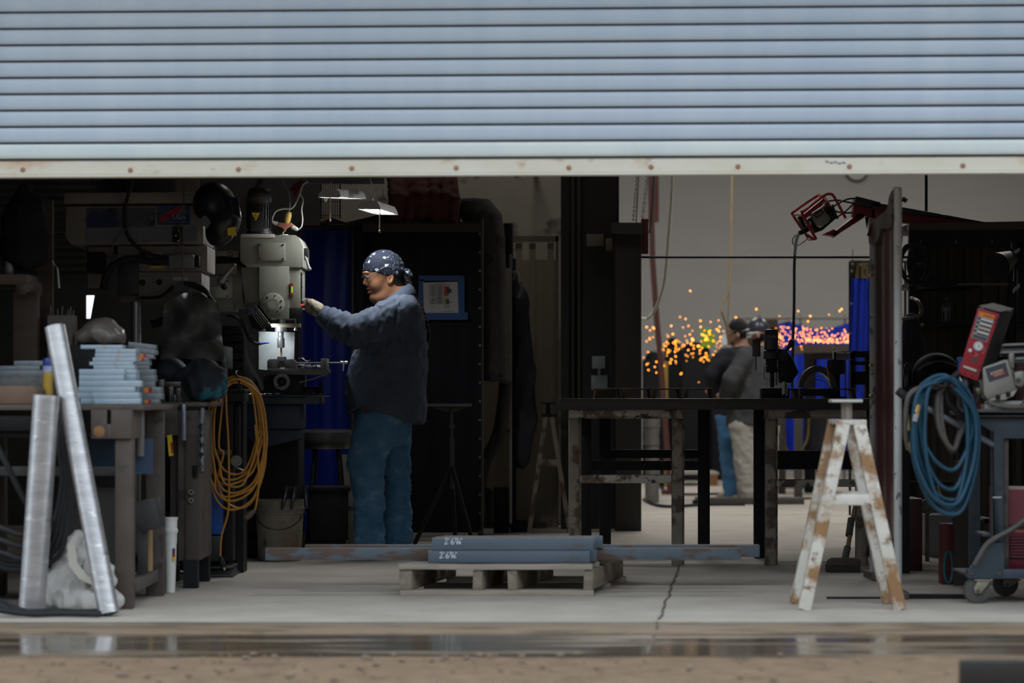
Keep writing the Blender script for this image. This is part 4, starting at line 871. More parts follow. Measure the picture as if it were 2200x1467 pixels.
mb=MB();mb.ptube([(612,496,d),(608,500,d),(610,506,d)],0.004,6);mb.lathe([(0.028,0),(0.026,1)],P(610,507,d),P(610,503.6,d),20);part('cord_grommet',mb,M('pale_beige',(0.44,0.44,0.39)),cn)
# welding helmet hung on the belt housing
def helm(px,py,d,s=1.0):
    c=P(px,py,d)
    def f(G):
        dd=s_ell(G,c+Vector((-0.01,0.02,0.05))*s,(0.115*s,0.13*s,0.12*s));dd=smin(dd,s_ell(G,c+Vector((0.045,-0.02,-0.06))*s,(0.085*s,0.1*s,0.13*s),-0.5),0.04)
        inner=s_ell(G,c+Vector((-0.05,0.1,-0.05))*s,(0.08*s,0.14*s,0.13*s));return np.maximum(dd,-inner)
    return c,blob(f,c-Vector((0.2,0.19,0.26))*s,c+Vector((0.2,0.2,0.21))*s,0.0075*s)
c,mb=helm(463,458,13.05,1.0)
wh=thing('welding_helmet','black welding helmet with yellow and white stickers hung above the mill ram','helmet',c-Vector((0,0,0.2)))
part('shell',mb,M('helmet_black',(0.011,0.011,0.014),rough=0.32),wh)
mb=MB();mb.grid(lambda u,v:P(482+30*u+6*v,418+44*v+8*u,12.945+0.05*(u-0.5)**2),8,8,0.006);part('visor',mb,M('visor_navy',(0.010,0.011,0.03),rough=0.2),wh,0.002)
mb=MB();mb.poly([P(488,490,12.93),P(508,487,12.93),P(505,496,12.93),P(509,508,12.93),P(503,503,12.93),P(499,512,12.93),P(496,504,12.93),P(490,507,12.93)],(0,0.004,0));part('yellow_sticker',mb,sign_yellow,wh)
mb=MB();mb.poly([P(433,468,12.935),P(441,462,12.935),P(449,470,12.935),P(453,478,12.935),P(445,491,12.935),P(436,484,12.935)],(0,0.003,0));part('white_sticker',mb,M('sticker_worn',(0.20,0.205,0.21),(0.03,0.03,0.03),60,0.5),wh)
mb=MB();mb.ptube([(452,415,13.1),(440,404,13.12),(436,408,13.25)],0.006,8);part('headband',mb,black_rubber,wh)
# wall panels above the belt housing
mb=MB();mb.pbox(222,380,266,414,17.9,0.09);solo('junction_panel',mb,black_steel,'black panel seen above the left half of the belt housing','panel')
mb=MB();mb.pbox(288,360,376,414,17.8,0.19);solo('control_box',mb,M('ctrl_dark',(0.03,0.03,0.032),rough=0.5),'dark control box above the drill press belt housing','control box',bevel=0.004)
mb=MB();mb.pbox(377,360,424,414,17.85,0.14);solo('wall_panel',mb,M('tan_panel',(0.12,0.10,0.075),(0.15,0.125,0.10),6,0.8),'tan board above the right end of the belt housing','board')
# ------------------------------------------------------------------ pedestal, extension cord, buckets, stools
PD=12.75
ped=thing('vise_stand','black steel vise stand with a blue box in its base','stand',(P(470,0,PD).x,PD+0.15,0))
mb=MB();mb.pbox(463,838,525,862,PD+0.02,0.2);mb.pbox(463,836,526,842,PD,0.24);part('vise_block',mb,black_steel,ped,0.004)
mb=MB();mb.cyl(P(473,846,PD+0.02),P(473,872,PD+0.02),0.018,n=16);part('pipe_stub',mb,bright_steel,ped)
mb=MB();mb.pbox(476,862,500,1205,PD+0.06,0.12);mb.pbox(503,870,515,1000,PD+0.10,0.04);part('post',mb,black_steel,ped,0.003)
mb=MB();mb.pbox(440,966,496,977,PD+0.02,0.03);part('arm',mb,M('arm_grey',(0.06,0.06,0.06),rough=0.5),ped)
mb=MB();mb.lathe([(0.03,0),(0.03,1)],P(508,990,PD+0.02),P(508,990,PD+0.06),18);mb.tube([P(506,1004,PD),P(524,1012,PD)],0.006,8);part('clamp',mb,worn_steel,ped)
mb=MB();mb.pbox(424,1041,478,1148,PD,0.25);part('blue_box',mb,M('box_blue',(0.006,0.075,0.33),(0.01,0.09,0.38),4,0.45,c3=(0.01,0.06,0.12),thr=0.68,s3=7),ped,0.004,label='bright blue steel box')
mb=MB();mb.pbox(424,1150,474,1206,PD+0.02,0.25);part('lower_box',mb,M('slate_box',(0.016,0.022,0.024),(0.026,0.033,0.035),7,0.5),ped,0.004)
zf=P(0,1206,PD).z
mb=MB();mb.box((P(462,0,PD).x,PD+0.12,zf/2-0.02),(0.18,0.25,zf-0.045));mb.box((P(462,0,PD).x,PD+0.10,zf-0.03),(0.185,0.28,0.012));mb.box((P(462,0,PD).x,PD+0.10,0.008),(0.2,0.30,0.016));part('base',mb,M('base_dark',(0.022,0.024,0.027),(0.035,0.037,0.04),8,0.5),ped,0.002)
mb=MB();mb.tube([P(512,836,PD-0.03),P(510,812,PD-0.05),P(506,801,PD-0.03),P(509,797,PD+0.01)],0.005,8,sub=4);mb.tube([P(512,835,PD-0.03),P(514,818,PD-0.075)],0.005,8);mb.pbox(508,828,518,838,PD-0.04,0.05);part('hook',mb,black_steel,ped)
# orange extension cord: one long run of loops over the hook
ec=thing('extension_cord','coiled orange extension cord hanging from the black vise stand','extension cord',P(505,1195,PD-0.06))
loops=[(446,1018,560),(441,1040,566),(450,1058,571),(441,1075,568),(460,1045,557),(456,1090,573),(470,1030,563),(444,1094,569),(452,1066,574)]
pts=[];rr=random.Random(5)
for i,(xl,yb,xr)in enumerate(loops):
    dd=PD-0.05-0.008*(i%5);tp=808+3.4*(i%5)
    xb=505+rr.uniform(-12,14)
    pts+=[(508+rr.uniform(-3,3),tp,dd+0.02),(482-(i%3)*5,tp+14+4*(i%2),dd+0.01),(xl+4+rr.uniform(-2,4),880,dd),(xl,945+rr.uniform(-12,12),dd-0.01),(xl+10,yb-55,dd-0.01),(xb-28,yb-9,dd-0.015),(xb+5,yb,dd-0.02),(xr-24,yb-26,dd-0.015),(xr-4,yb-90,dd-0.01),(xr-2+rr.uniform(-3,2),930,dd),(xr-10+rr.uniform(-3,2),862,dd+0.005),(533+(i%3)*3,tp+12,dd+0.015)]
pts+=[(508,815,PD-0.07),(488,826,PD-0.085),(486,870,PD-0.09),(491,960,PD-0.09),(492,1060,PD-0.09),(489,1105,PD-0.09),(476,1150,PD-0.085),(473,1196,PD-0.08)]
mb=MB();mb.ptube(pts,0.0058,8,6);mb.ptube([(548,912,PD-0.08),(554,980,PD-0.09),(556,1040,PD-0.09),(551,1080,PD-0.085),(547,1097,PD-0.08)],0.0056,8,6);part('cord',mb,orange_cord_mat,ec)
mb=MB();mb.lathe([(0.007,0),(0.012,0.12),(0.015,0.3),(0.015,0.9),(0.011,1)],P(473,1195,PD-0.08),P(481,1219,PD-0.08),14);pg=part('plug',mb,black_rubber,ec)
mb=MB();mb.cyl(P(481,1217,PD-0.085),P(484,1224,PD-0.085),0.0022,n=6);mb.cyl(P(479,1218,PD-0.075),P(482,1225,PD-0.075),0.0022,n=6);part('prongs',mb,gold,pg)
mb=MB();mb.lathe([(0.008,0),(0.014,0.3),(0.017,0.5),(0.017,1)],P(548,1095,PD-0.08),P(527,1113,PD-0.08),14);part('socket_end',mb,M('socket_brown',(0.08,0.055,0.03),(0.12,0.09,0.05),20,0.4),ec)
# plastic bottle on the bench behind the cord
c=P(480,839,13.1);bt=thing('spray_bottle','clear plastic bottle standing behind the orange cord coil','bottle',c)
h=P(0,768,13.1).z-c.z
mb=MB();mb.lathe([(0.022,0),(0.024,0.05),(0.024,0.55),(0.020,0.66),(0.011,0.80),(0.011,0.9)],c,c+Vector((0,0,h)),18);part('bottle_body',mb,M('bottle_pale',(0.13,0.14,0.14),(0.07,0.07,0.07),25,0.15),bt)
mb=MB();mb.lathe([(0.013,0),(0.013,0.5),(0.009,1)],c+Vector((0,0,h*0.86)),c+Vector((0,0,h)),14);part('cap',mb,M('cap_pale',(0.22,0.22,0.22),rough=0.4),bt)
mb=MB();mb.pbox(476,799,480,808,13.074,0.002);part('yellow_mark',mb,sign_yellow,bt)
mb=MB();mb.box((P(482,0,13.1).x,13.13,c.z/2),(0.22,0.18,c.z-0.001));solo('bench_block',mb,black_steel,'black bench block under the clear bottle behind the cord coil','block')
# dirty bucket with tools over its rim
BKD=14.05;c=Vector((P(601,0,BKD).x,BKD,0.0));R=51/S(BKD)
bk=thing('bucket','rust-streaked white bucket standing behind the long steel bar','bucket',c)
dirty=M('dirty_bucket',(0.27,0.245,0.195),(0.17,0.145,0.11),5,0.6,c3=(0.17,0.105,0.045),thr=0.54,s3=6,soft=0.1,c4=(0.05,0.04,0.03),thr4=0.60,s4=16,st=(1,1,0.6))
H=P(0,1073,BKD).z
mb=MB();mb.lathe([(R*0.88,0),(R*0.9,0.01),(R,0.78),(R,0.785)],c+Vector((0,0,0.001)),c+Vector((0,0,H)),40);part('bucket_wall',mb,dirty,bk)
mb=MB();mb.lathe([(R*1.0,0),(R*1.045,0.04),(R*1.045,0.16),(R*1.01,0.18),(R*1.01,0.34),(R*1.05,0.36),(R*1.05,0.44),(R*1.015,0.48),(R*1.02,0.93),(R*1.045,0.95),(R*1.045,1),(R*0.96,1),(R*0.95,0.7)],c+Vector((0,0,H*0.765)),c+Vector((0,0,H)),40);part('rim',mb,dirty,bk)
mb=MB();e=R*1.06
mb.tube([c+Vector((e*math.cos(a_),-e*0.9*math.sin(a_)*1.0,H*0.86-0.12*math.sin(a_)))for a_ in[math.pi*(1.0-i/14)for i in range(15)]],0.0028,6);part('wire_handle',mb,black_steel,bk)
for i,(x0,y0,x1,y1)in enumerate(((616,1048,606,1095),(634,1046,626,1094),(655,1046,659,1092))):
    mb=MB();d=BKD-R*1.045-0.016;mb.tube([P(x0,y0,d+0.03),P((x0+x1)/2,(y0+y1)/2,d),P(x1,y1,d)],[0.013,0.012,0.008],10);mb.tube([P(x0-5,y0+2,d+0.05),P(x0,y0-3,d+0.03),P(x0+8,y0-1,d+0.05)],0.007,8)
    solo('hand_tool',mb,M('oily_steel',(0.03,0.03,0.03),(0.12,0.12,0.12),40,0.25,metal=0.6),'oily black hand tool hooked over the rim of the rusty bucket','tool','tools on the bucket rim')
# round stool, crates, tripod stand in the dark
ST=14.95;st_=thing('shop_stool','round black shop stool between the mill and the worker','stool',(P(703,0,ST).x,ST,0));c=P(703,922,ST)
mb=MB();mb.lathe([(0.17,0),(0.18,0.3),(0.175,0.8),(0.14,1)],c-Vector((0,0,0.085)),c,32);part('seat',mb,M('seat_vinyl',(0.026,0.026,0.026),(0.04,0.04,0.04),8,0.35),st_)
mb=MB();mb.lathe([(0.15,0),(0.15,1)],c-Vector((0,0,0.12)),c-Vector((0,0,0.086)),32);part('seat_ring',mb,worn_steel,st_)
for k_ in range(4):
    a_=math.pi/4+k_*math.pi/2;p=Vector((c.x+0.1*math.cos(a_),ST+0.1*math.sin(a_),c.z-0.12));q=Vector((c.x+0.17*math.cos(a_),ST+0.17*math.sin(a_),0.0));mb=MB();mb.cyl(p,q,0.012,n=10);part('leg',mb,black_steel,st_)
mb=MB();mb.ring((c.x,ST,0.25),0.150,0.172,0.02,(0,0,1));part('foot_ring',mb,black_steel,st_)
mb=MB();mb.pbox(664,1051,748,1160,14.45,0.02);mb.pbox(664,1046,752,1056,14.44,0.3);mb.box((P(706,0,14.6).x,14.62,0.2),(0.22,0.28,0.4));solo('black_crate',mb,black_steel,'black plastic crate on the floor left of the worker','crate',bevel=0.004)
mb=MB();mb.box((P(746,0,15.6).x,15.6,0.29),(0.10,0.10,0.58));solo('cardboard_tube',mb,M('pale_board',(0.15,0.14,0.125),(0.19,0.18,0.16),6,0.9),'upright pale grey carton behind the worker\'s knee','carton')
TD=15.3;tp=thing('roller_stand','thin black tripod roller stand behind the worker','stand',(P(968,0,TD).x,TD,0))
mb=MB();mb.pbox(918,867,1013,873,TD-0.05,0.14);mb.poly([P(925,873,TD),P(1006,873,TD),P(968,888,TD)],(0,0.02,0));part('top_plate',mb,M('stand_grey',(0.05,0.05,0.048),rough=0.5),tp)
mb=MB();mb.cyl(P(970,875,TD),P(970,1010,TD),0.010,n=12);mb.cyl(P(970,912,TD),P(970,920,TD),0.02,n=12);mb.cyl(P(970,940,TD),P(970,1050,TD),0.016,n=12);part('pole',mb,M('stand_pole',(0.045,0.047,0.05),rough=0.4,metal=0.3),tp)
for a_ in(3.6,5.3,1.5):
    mb=MB();mb.tube([P(970,1000,TD),Vector((P(970,0,TD).x+0.27*math.cos(a_),TD+0.27*math.sin(a_),0.0))],0.014,8);part('leg',mb,black_steel,tp)

# ------------------------------------------------------------------ pallet and channels
PLD=11.5;zdk=P(0,1212,PLD).z
pal=thing('wooden_pallet','grey wooden pallet carrying the steel channels','pallet',(P(1066,0,PLD).x,PLD+0.45,0))
def px_x(px,d=PLD):return P(px,0,d).x
rr=random.Random(2)
for k_ in range(6):
    y=PLD+0.05+k_*0.175;mb=MB();a,b=px_x(855)+0.0015*k_,px_x(1273)+0.004*k_
    sh=0.21*k_/6
    def bf(u,v,y=y,a=a,b=b,sh=sh,k_=k_):return Vector((a+sh+(b-a)*u,y-0.05+0.1*v,zdk-0.026+0.003*noise.noise(Vector((u*4,k_*3.1,0)))))
    mb.grid(bf,14,1,0.025,(0,0,1));part('deck_board',mb,wood_grey,pal,0.002)
zb=0.027
for px,jt in((871,0),(1025,0.002),(1101,-0.003),(1263,0.004)):
    a=px_x(px);wd=0.022 if px not in(871,)else 0.03
    mb=MB();z0,z1=zb,zdk-0.028;g=0.19
    mb.add([(a-wd,PLD+0.012,z0),(a+wd,PLD+0.01,z0),(a+wd+jt,PLD+0.01,z1),(a-wd+jt,PLD+0.012,z1),(a-wd+g,PLD+0.95,z0),(a+wd+g,PLD+0.95,z0),(a+wd+g,PLD+0.95,z1),(a-wd+g,PLD+0.95,z1)],[(0,1,2,3),(4,7,6,5),(0,4,5,1),(3,2,6,7),(0,3,7,4),(1,5,6,2)])
    part('stringer',mb,wood_rough,pal,0.003)
for k_,y in enumerate((PLD+0.055,PLD+0.48,PLD+0.92)):
    mb=MB();a,b=px_x(859),px_x(1275);sh=0.205*(y-PLD-0.05)/0.9
    mb.box(((a+b)/2+sh,y,0.0135),(b-a,0.11,0.026));part('bottom_board',mb,wood_grey,pal,0.002)
chan=M('channel_mill_scale',(0.085,0.115,0.152),(0.115,0.148,0.185),7,0.5,metal=0.1,c3=(0.10,0.11,0.125),thr=0.62,s3=12,st=(0.4,1,1))
chan_rust=M('channel_rust',(0.085,0.118,0.15),(0.11,0.14,0.175),7,0.6,c3=(0.105,0.07,0.052),thr=0.46,s3=15,soft=0.08,st=(0.45,1,1.3),c4=(0.14,0.07,0.035),thr4=0.62,s4=40)
flange_m=M('channel_flange',(0.135,0.115,0.105),(0.17,0.14,0.12),9,0.6,c3=(0.26,0.12,0.05),thr=0.62,s3=12,st=(0.4,1,1))
def channel(x0,x1,y,z,h,fl,mat,label,group=None):
    """C section, web towards the viewer"""
    t_=0.006;o=thing('steel_channel',label,'steel channel',((x0+x1)/2,y+fl/2,z),group)
    m_=MB();m_.box(((x0+x1)/2,y+t_/2,z+h/2),(x1-x0,t_,h));part('web',m_,mat,o,0.0015)
    for zz_ in(z+t_/2,z+h-t_/2):
        m_=MB();m_.box(((x0+x1)/2,y+t_+fl/2,zz_),(x1-x0,fl-0.0002,t_));part('flange',m_,flange_m,o,0.001)
    return o
zc0=zdk+0.0025
xx=lambda px,d:P(px,0,d).x
g='channel cut-offs stacked on the pallet'
L_=0.773
c1=channel(xx(920,11.57),xx(920,11.57)+L_,11.57,zc0,0.0575,0.05,chan,'lower front steel channel with a white chalk length mark on the pallet',g)
c2=channel(xx(928,11.575),xx(928,11.575)+L_,11.575,zc0+0.060,0.0575,0.05,chan,'upper front steel channel with a white chalk length mark on the pallet',g)
x_=xx(938,11.66);channel(x_,x_+L_,11.655,zc0,0.0575,0.05,chan,'lower short channel directly behind the lower chalk-marked channel',g)
x_=xx(936,11.66);channel(x_,x_+L_,11.66,zc0+0.060,0.0575,0.05,chan,'upper short channel directly behind the upper chalk-marked channel',g)
x_=xx(953,11.74);channel(x_,x_+L_,11.74,zc0+0.060,0.0575,0.05,chan,'rearmost of the upper short channels on the pallet',g)
x_=xx(956,11.80);
channel(xx(570,11.76),xx(1592,11.76),11.755,zc0,0.0575,0.05,chan_rust,'long rust-mottled channel reaching past both sides of the pallet, nearer of two','long channels on the pallet')
channel(xx(655,11.98),xx(1632,11.98),11.98,zc0,0.060,0.055,chan_rust,'long rust-mottled channel behind the nearer long one on the pallet','long channels on the pallet')
def chalk(par,px,py,d,s):
    m_=MB();q=lambda x,y:P(px+x*s,py+y*s,d)
    st=[[(0,3),(3,0),(6,2),(4,7),(0,13),(1,14),(8,12)],[(10,0),(9.5,3)],[(20,0),(16,5),(14,11),(17,14),(21,11),(19,8),(15,10)],[(23,1),(27,0),(25,5),(24,8)],[(31,0),(27,14)],[(30,7),(29,13)],[(36,5),(33,9),(33,13),(36,13),(36,10),(33,11)],[(37,0),(36.5,3)],[(39.5,0),(39,3)]]
    for p_ in st:m_.tube([q(*k)for k in p_],0.0017,5,sub=4)
    part('chalk_mark',m_,chalk_white,par)
chalk(c2,956,1156,11.574,0.92);chalk(c1,945,1186,11.569,0.92)

# ------------------------------------------------------------------ curtains, tarp, cloth, lamps
def curtain(name,pts_top,d,ybot,mat,label,amp=0.03,waves=7,dep=0.004,nv=16):
    """hung sheet: pts_top = [(px, py), ...] top edge; folds run down"""
    xs_=[p[0]for p in pts_top]
    def fn(u,v):
        x=xs_[0]+(xs_[-1]-xs_[0])*u;yt=np.interp(x,xs_,[p[1]for p in pts_top]);yb=ybot(u)if callable(ybot)else ybot
        fold=amp*(math.sin(u*waves*2*math.pi+0.6*math.sin(v*3))+0.5*noise.noise(Vector((u*9,v*2,d))))
        p=P(x,yt+(yb-yt)*v,d);p.y+=fold;return p
    m_=MB();m_.grid(fn,70,nv,dep);return solo(name,m_,mat,label,'curtain')
curtain('welding_curtain',[(640,492),(768,490)],16.5,1150,curtain_navy,'dark blue welding curtain between the mill and the worker',0.012,1.5)
mb=MB();mb.box((P(700,0,16.5).x,16.62,0.9),(0.5,0.05,1.6))
bc=thing('screen_frame','black curtained welding screen frame behind the worker','welding screen',(P(895,0,16.2).x,16.25,0))
mb=MB()
def fn(u,v):
    p=P(760+272*u,484+660*v,16.2);p.y+=0.006*math.sin(u*17+2*math.sin(u*5))+0.02*noise.noise(Vector((u*8,v*3,0)));return p
mb.grid(fn,60,14,0.004);part('black_curtain',mb,black_vinyl,bc)
mb=MB();mb.cyl(P(755,482,16.25),P(1035,481,16.25),0.016,n=12);mb.cyl(P(1033,470,16.25),Vector((P(1033,0,16.25).x,16.25,0)),0.018,n=12);mb.cyl(P(758,480,16.25),Vector((P(758,0,16.25).x,16.25,0)),0.018,n=12);mb.cyl(P(640,488,16.45),P(760,484,16.25),0.012,n=12);mb.cyl(P(642,480,16.46),Vector((P(642,0,16.46).x,16.46,0)),0.012,n=12);part('frame',mb,M('frame_grey',(0.035,0.034,0.033),rough=0.5),bc)
mb=MB();mb.pbox(780,480,1032,498,16.15,0.012);part('top_hem',mb,M('hem_grey',(0.055,0.052,0.05),rough=0.8),bc)
for k_ in range(17):part('grommet',MB().cyl(P(1031,502+40*k_,16.17),P(1031,502+40*k_,16.165),0.008,n=10),worn_steel,bc)
# notice with blue tape
nt=thing('paper_notice','printed paper chart taped with blue tape on the black screen','notice',P(955,690,16.14))
d=16.14
mb=MB();mb.pbox(900,592,996,603,d+0.004,0.001);mb.pbox(899,600,912,686,d+0.004,0.001);mb.pbox(983,597,998,686,d+0.005,0.001);mb.pbox(914,671,1005,687,d+0.003,0.001);part('blue_tape',mb,M('tape_blue',(0.010,0.07,0.24),rough=0.6),nt)
mb=MB();mb.poly([P(909,607,d),P(983,605,d),P(985,672,d),P(911,672,d)],(0,0.002,0));pp=part('paper',mb,M('notice_paper',(0.50,0.485,0.475),rough=0.8),nt)
def rects(rs,mat,nm):
    m_=MB()
    for x0,y0,x1,y1 in rs:a,b_,c_,e=P(x0,y1,d-0.0008),P(x1,y1,d-0.0008),P(x1,y0,d-0.0008),P(x0,y0,d-0.0008);m_.add([a,b_,c_,e],[(0,1,2,3)])
    part(nm,m_,mat,pp)
rects([(953,614,959,636)],label_red,'red_column');rects([(953,642,959,653),(960,613.5,964,615.5)],M('chart_green',(0.24,0.26,0.03)),'green_column');rects([(959,616,965,632),(965,620,970,629),(959,633.5,964,636),(959,642,965,653)],M('chart_black',(0.03,0.03,0.035)),'black_column');rects([(966,648,971,650.5)],M('chart_magenta',(0.30,0.02,0.08)),'magenta_cell')
rows_=[(923,612+2.35*k_,952,612.8+2.35*k_)for k_ in range(18)if k_ not in(11,)]+[(923,611,923.7,654),(937,613,937.7,654),(933,609,960,610.4),(937,638.5,960,639.7),(960,611.5,970,612.1),(960,639.6,971,640.1),(925,659,933,660),(954,655,966,656),(954,658,966,659),(954,661,966,662),(953,668.5,975,669.5),(925,669,931,670)]
rows_+=[(926+(k_*5)%4,613.4+2.35*k_,934,614.4+2.35*k_)for k_ in range(17)]+[(939+(k_*3)%4,613.4+2.35*k_,950,614.4+2.35*k_)for k_ in range(17)]
rects(rows_,M('chart_ink',(0.16,0.155,0.155)),'printing')
# grey tarp over the right end of the screen, dark tarp along the top
c=P(1030,560,16.3)
def f(G):
    X,Y,Z=G
    r_=[(P(0,815,16).z,P(1034,0,16.2).x,P(1088,0,16.2).x,0.08),(P(0,600,16).z,P(1030,0,16.2).x,P(1084,0,16.2).x,0.10),(P(0,500,16).z,P(1020,0,16.2).x,P(1081,0,16.2).x,0.14),(P(0,450,16).z,P(985,0,16.2).x,P(1075,0,16.2).x,0.16),(P(0,418,16).z,P(985,0,16.2).x,P(1048,0,16.2).x,0.13)]
    dd=s_column(G,r_,16.48,2.6);dd=np.maximum(dd,r_[0][0]-Z);return np.maximum(dd,Z-r_[-1][0])
mb=blob(f,(P(970,0,16.2).x,16.22,P(0,822,16).z),(P(1100,0,16.2).x,16.72,P(0,405,16).z),0.014,lambda p,n:0.012*ridged(p,5,(1.4,1.4,0.5)))
solo('grey_tarp',mb,grey_canvas,'grey canvas tarp draped over the right end of the black screen','tarp')
def fn(u,v):
    x=690+300*u;y0=np.interp(x,[690,715,745,850,990],[478,470,480,455,432]);p=P(x,y0+(494-y0)*v,16.44);p.y+=0.05*noise.noise(Vector((u*6,v*2,2)))+0.1*v*v-0.09;return p
mb=MB();mb.grid(fn,50,8,0.012);solo('dark_tarp',mb,grey_canvas,'dark grey tarp folded along the top of the screens below the red cloth','tarp')
# red quilted cloth bundle
def f(G):
    dd=None;rr_=random.Random(9)
    for k_ in range(13):
        x=842+11.2*k_;top=372+rr_.uniform(0,8);bot=470+rr_.uniform(-10,12)
        q=s_chain(G,[(P(x+rr_.uniform(-5,5),top,16.2),0.026),(P(x+rr_.uniform(-5,5),(top+bot)/2,16.12+rr_.uniform(-0.03,0.03)),0.034),(P(x+rr_.uniform(-8,8),bot,16.2),0.028)],0.02)
        dd=q if dd is None else smin(dd,q,0.012)
    return dd
a,b_=P(822,492,16.2),P(1000,356,16.2)
mb=blob(f,(a.x,16.02,a.z),(b_.x,16.32,b_.z),0.010,lambda p,n:0.006*noise.noise(p*25))
solo('red_blanket',mb,M('red_quilt',(0.085,0.020,0.014),(0.055,0.014,0.012),9,0.9,c3=(0.03,0.025,0.022),thr=0.60,s3=4),'red-brown quilted blanket hung in folds above the screens','blanket')
mb=MB();mb.cyl(P(560,372,16.28),P(1150,369,16.28),0.02,n=12);mb.cyl(P(1150,369,16.28),P(1150,369,18.05),0.02,n=10);mb.cyl(P(568,372,16.28),P(568,372,18.05),0.02,n=10);solo('hanger_pipe',mb,black_steel,'black pipe rail from which the red blanket hangs','pipe rail')
# wire basket panel
mb=MB();d=15.4
for k_ in range(9):mb.cyl(P(690+5*k_,395,d),P(690+5*k_,470,d),0.0022,n=5)
for y in(412,433,463):mb.cyl(P(688,y,d),P(732,y,d),0.0022,n=5)
mb.cyl(P(731,370,d),P(731,470,d),0.004,n=6);mb.cyl(P(690,370,d),P(690,470,d),0.004,n=6)
solo('wire_rack',mb,black_steel,'black wire grid rack hanging behind the left shop light','wire rack')
# steel rail that carries the two shop lights
LD=14.05
rail=MB();rail.cyl(P(560,377,LD+0.15),P(950,373,LD+0.15),0.022,n=10);rail.box((P(740,0,LD).x,LD+0.15,P(0,384,LD).z),(0.45,0.05,0.03));rail.tube([P(690,374,LD+0.15),P(690,374,LD+2.2)],0.02,8)
solo('lamp_rail',rail,M('rail_dark',(0.06,0.058,0.055),(0.10,0.095,0.09),8,0.6),'steel rail under the ceiling that carries the two shop lights','rail')
glow=emit('lamp_glow',(1.0,0.98,0.95),14)
lamp_metal=M('lamp_galv',(0.30,0.305,0.30),(0.40,0.40,0.39),9,0.45,metal=0.3)
def shop_light(prof,ext,d,label,cordpx,power,wires):
    """shade: profile [(px, py)] extruded along ext; glowing tube and lamp below"""
    ext=Vector(ext);pts_=[P(x,y,d)for x,y in prof]
    o=thing('shop_light',label,'lamp',sum(pts_,Vector())/len(pts_)+ext/2)
    m_=MB();n_=len(pts_);top=pts_;e2=[p+ext for p in pts_]
    m_.poly(top,Vector(ext).normalized()*0.004);m_.poly(e2,Vector(ext).normalized()*0.004)
    for i in range(n_):
        if i==n_-1:continue          # open underside between last and first point
        a_,b2=top[i],top[i+1];m_.add([a_,b2,b2+ext,a_+ext],[(0,1,2,3)])
    part('shade',m_,lamp_metal,o,label='galvanised shade')
    a_,b2=top[-1],top[0];mid=(a_+b2)/2+Vector((0,0,0.006))
    m_=MB();w2=(a_-b2)*0.40;m_.add([mid-w2+ext*0.04,mid+w2+ext*0.04,mid+w2+ext*0.96,mid-w2+ext*0.96],[(0,1,2,3)]);part('led_panel',m_,glow,o)
    m_=MB();x,y0,y1=cordpx;m_.tube([P(x,y0,d),P(x,y1,d)],0.0035,6);m_.ell(P(x,y1,d),(0.007,0.007,0.009),10,8);part('pull_cord',m_,M('cord_gold',(0.32,0.24,0.15),rough=0.4),o)
    for w_ in wires:m_=MB();m_.tube([P(*q)for q in w_],0.0018 if len(w_)==2 else 0.004,5,sub=1 if len(w_)==2 else 5);part('wire',m_,white_cord if len(w_)>2 else worn_steel,o)
    c_=mid+ext/2-Vector((0,0,0.012));l_=area('shop_light_lamp',c_,c_-Vector((0,0,1)),0.09,ext.length*0.9,power,(0.97,0.98,1.0));l_.rotation_euler=(0,0,math.atan2(-ext.x,ext.y));return o
shop_light([(769,449),(769,445),(774,434),(786,431),(810,432),(815,441),(818,450)],(0.08,0.40,0.0),LD-0.35,'small grey shop light with a pull cord glowing above the worker',(816,450,497),5.5,
    [[(802,432,LD-0.25),(808,405,LD+0.1)],[(826,431,LD+0.0),(821,405,LD+0.13)],[(803,431,LD-0.25),(797,415,LD-0.1),(800,400,LD),(793,380,LD+0.14)]])
shop_light([(684,424),(684,419),(692,408),(700,406),(722,406),(729,412),(733,424)],(0.11,0.52,0.035),LD-0.35,'grey shop light hung near the ceiling above the mill head',(709,424,474),4.0,
    [[(700,407,LD-0.3),(715,388,LD+0.1)],[(755,398,LD+0.1),(745,384,LD+0.14)],[(697,425,LD-0.34),(699,434,LD-0.34),(703,425,LD-0.34)]])
mb=MB();mb.poly([P(622,410,14.6),P(660,392,14.6),P(650,385,14.6),P(630,395,14.6)],(0,0.03,0));mb.poly([P(625,405,14.6),P(634,424,14.6),P(650,400,14.6)],(0,0.03,0));mb.tube([P(645,392,14.61),P(650,372,14.4),P(650,376,LD+0.18)],0.006,6)
solo('red_rag',mb,M('rag_red',(0.10,0.022,0.018),rough=0.9),'small dark red rag hanging beside the left shop light cord','rag')
# ------------------------------------------------------------------ panel door, garments, steel columns
pd_=thing('panel_door','beige ribbed steel door panel standing against the stained wall','door panel',(P(1150,0,17.7).x,17.7,0))
beige=M('beige_sheet',(0.27,0.235,0.175),(0.33,0.29,0.22),4,0.6,st=(1,1,0.3),c3=(0.10,0.085,0.065),thr=0.64,s3=4)
d=17.7
mb=MB();mb.box(((P(1038,0,d).x+P(1200,0,d).x)/2,d+0.02,0.98),(P(1200,0,d).x-P(1038,0,d).x,0.02,1.96));part('sheet',mb,beige,pd_)
mb=MB()
for x in(1108,1137,1176):mb.ppoly([(x,522),(x+14,522),(x+11,1118),(x+3,1118)],d,0.02)
part('rib',mb,beige,pd_)
mb=MB();mb.pbox(1098,507,1200,519,d-0.02,0.05);mb.pbox(1194,507,1200,1120,d-0.02,0.05);part('edge_frame',mb,M('beige_edge',(0.20,0.18,0.15),(0.15,0.13,0.105),8,0.6),pd_)
mb=MB();mb.box((P(1100,0,d).x,d-0.06,0.02),(0.5,0.14,0.035));part('sill_rail',mb,dark_brown_steel,pd_)
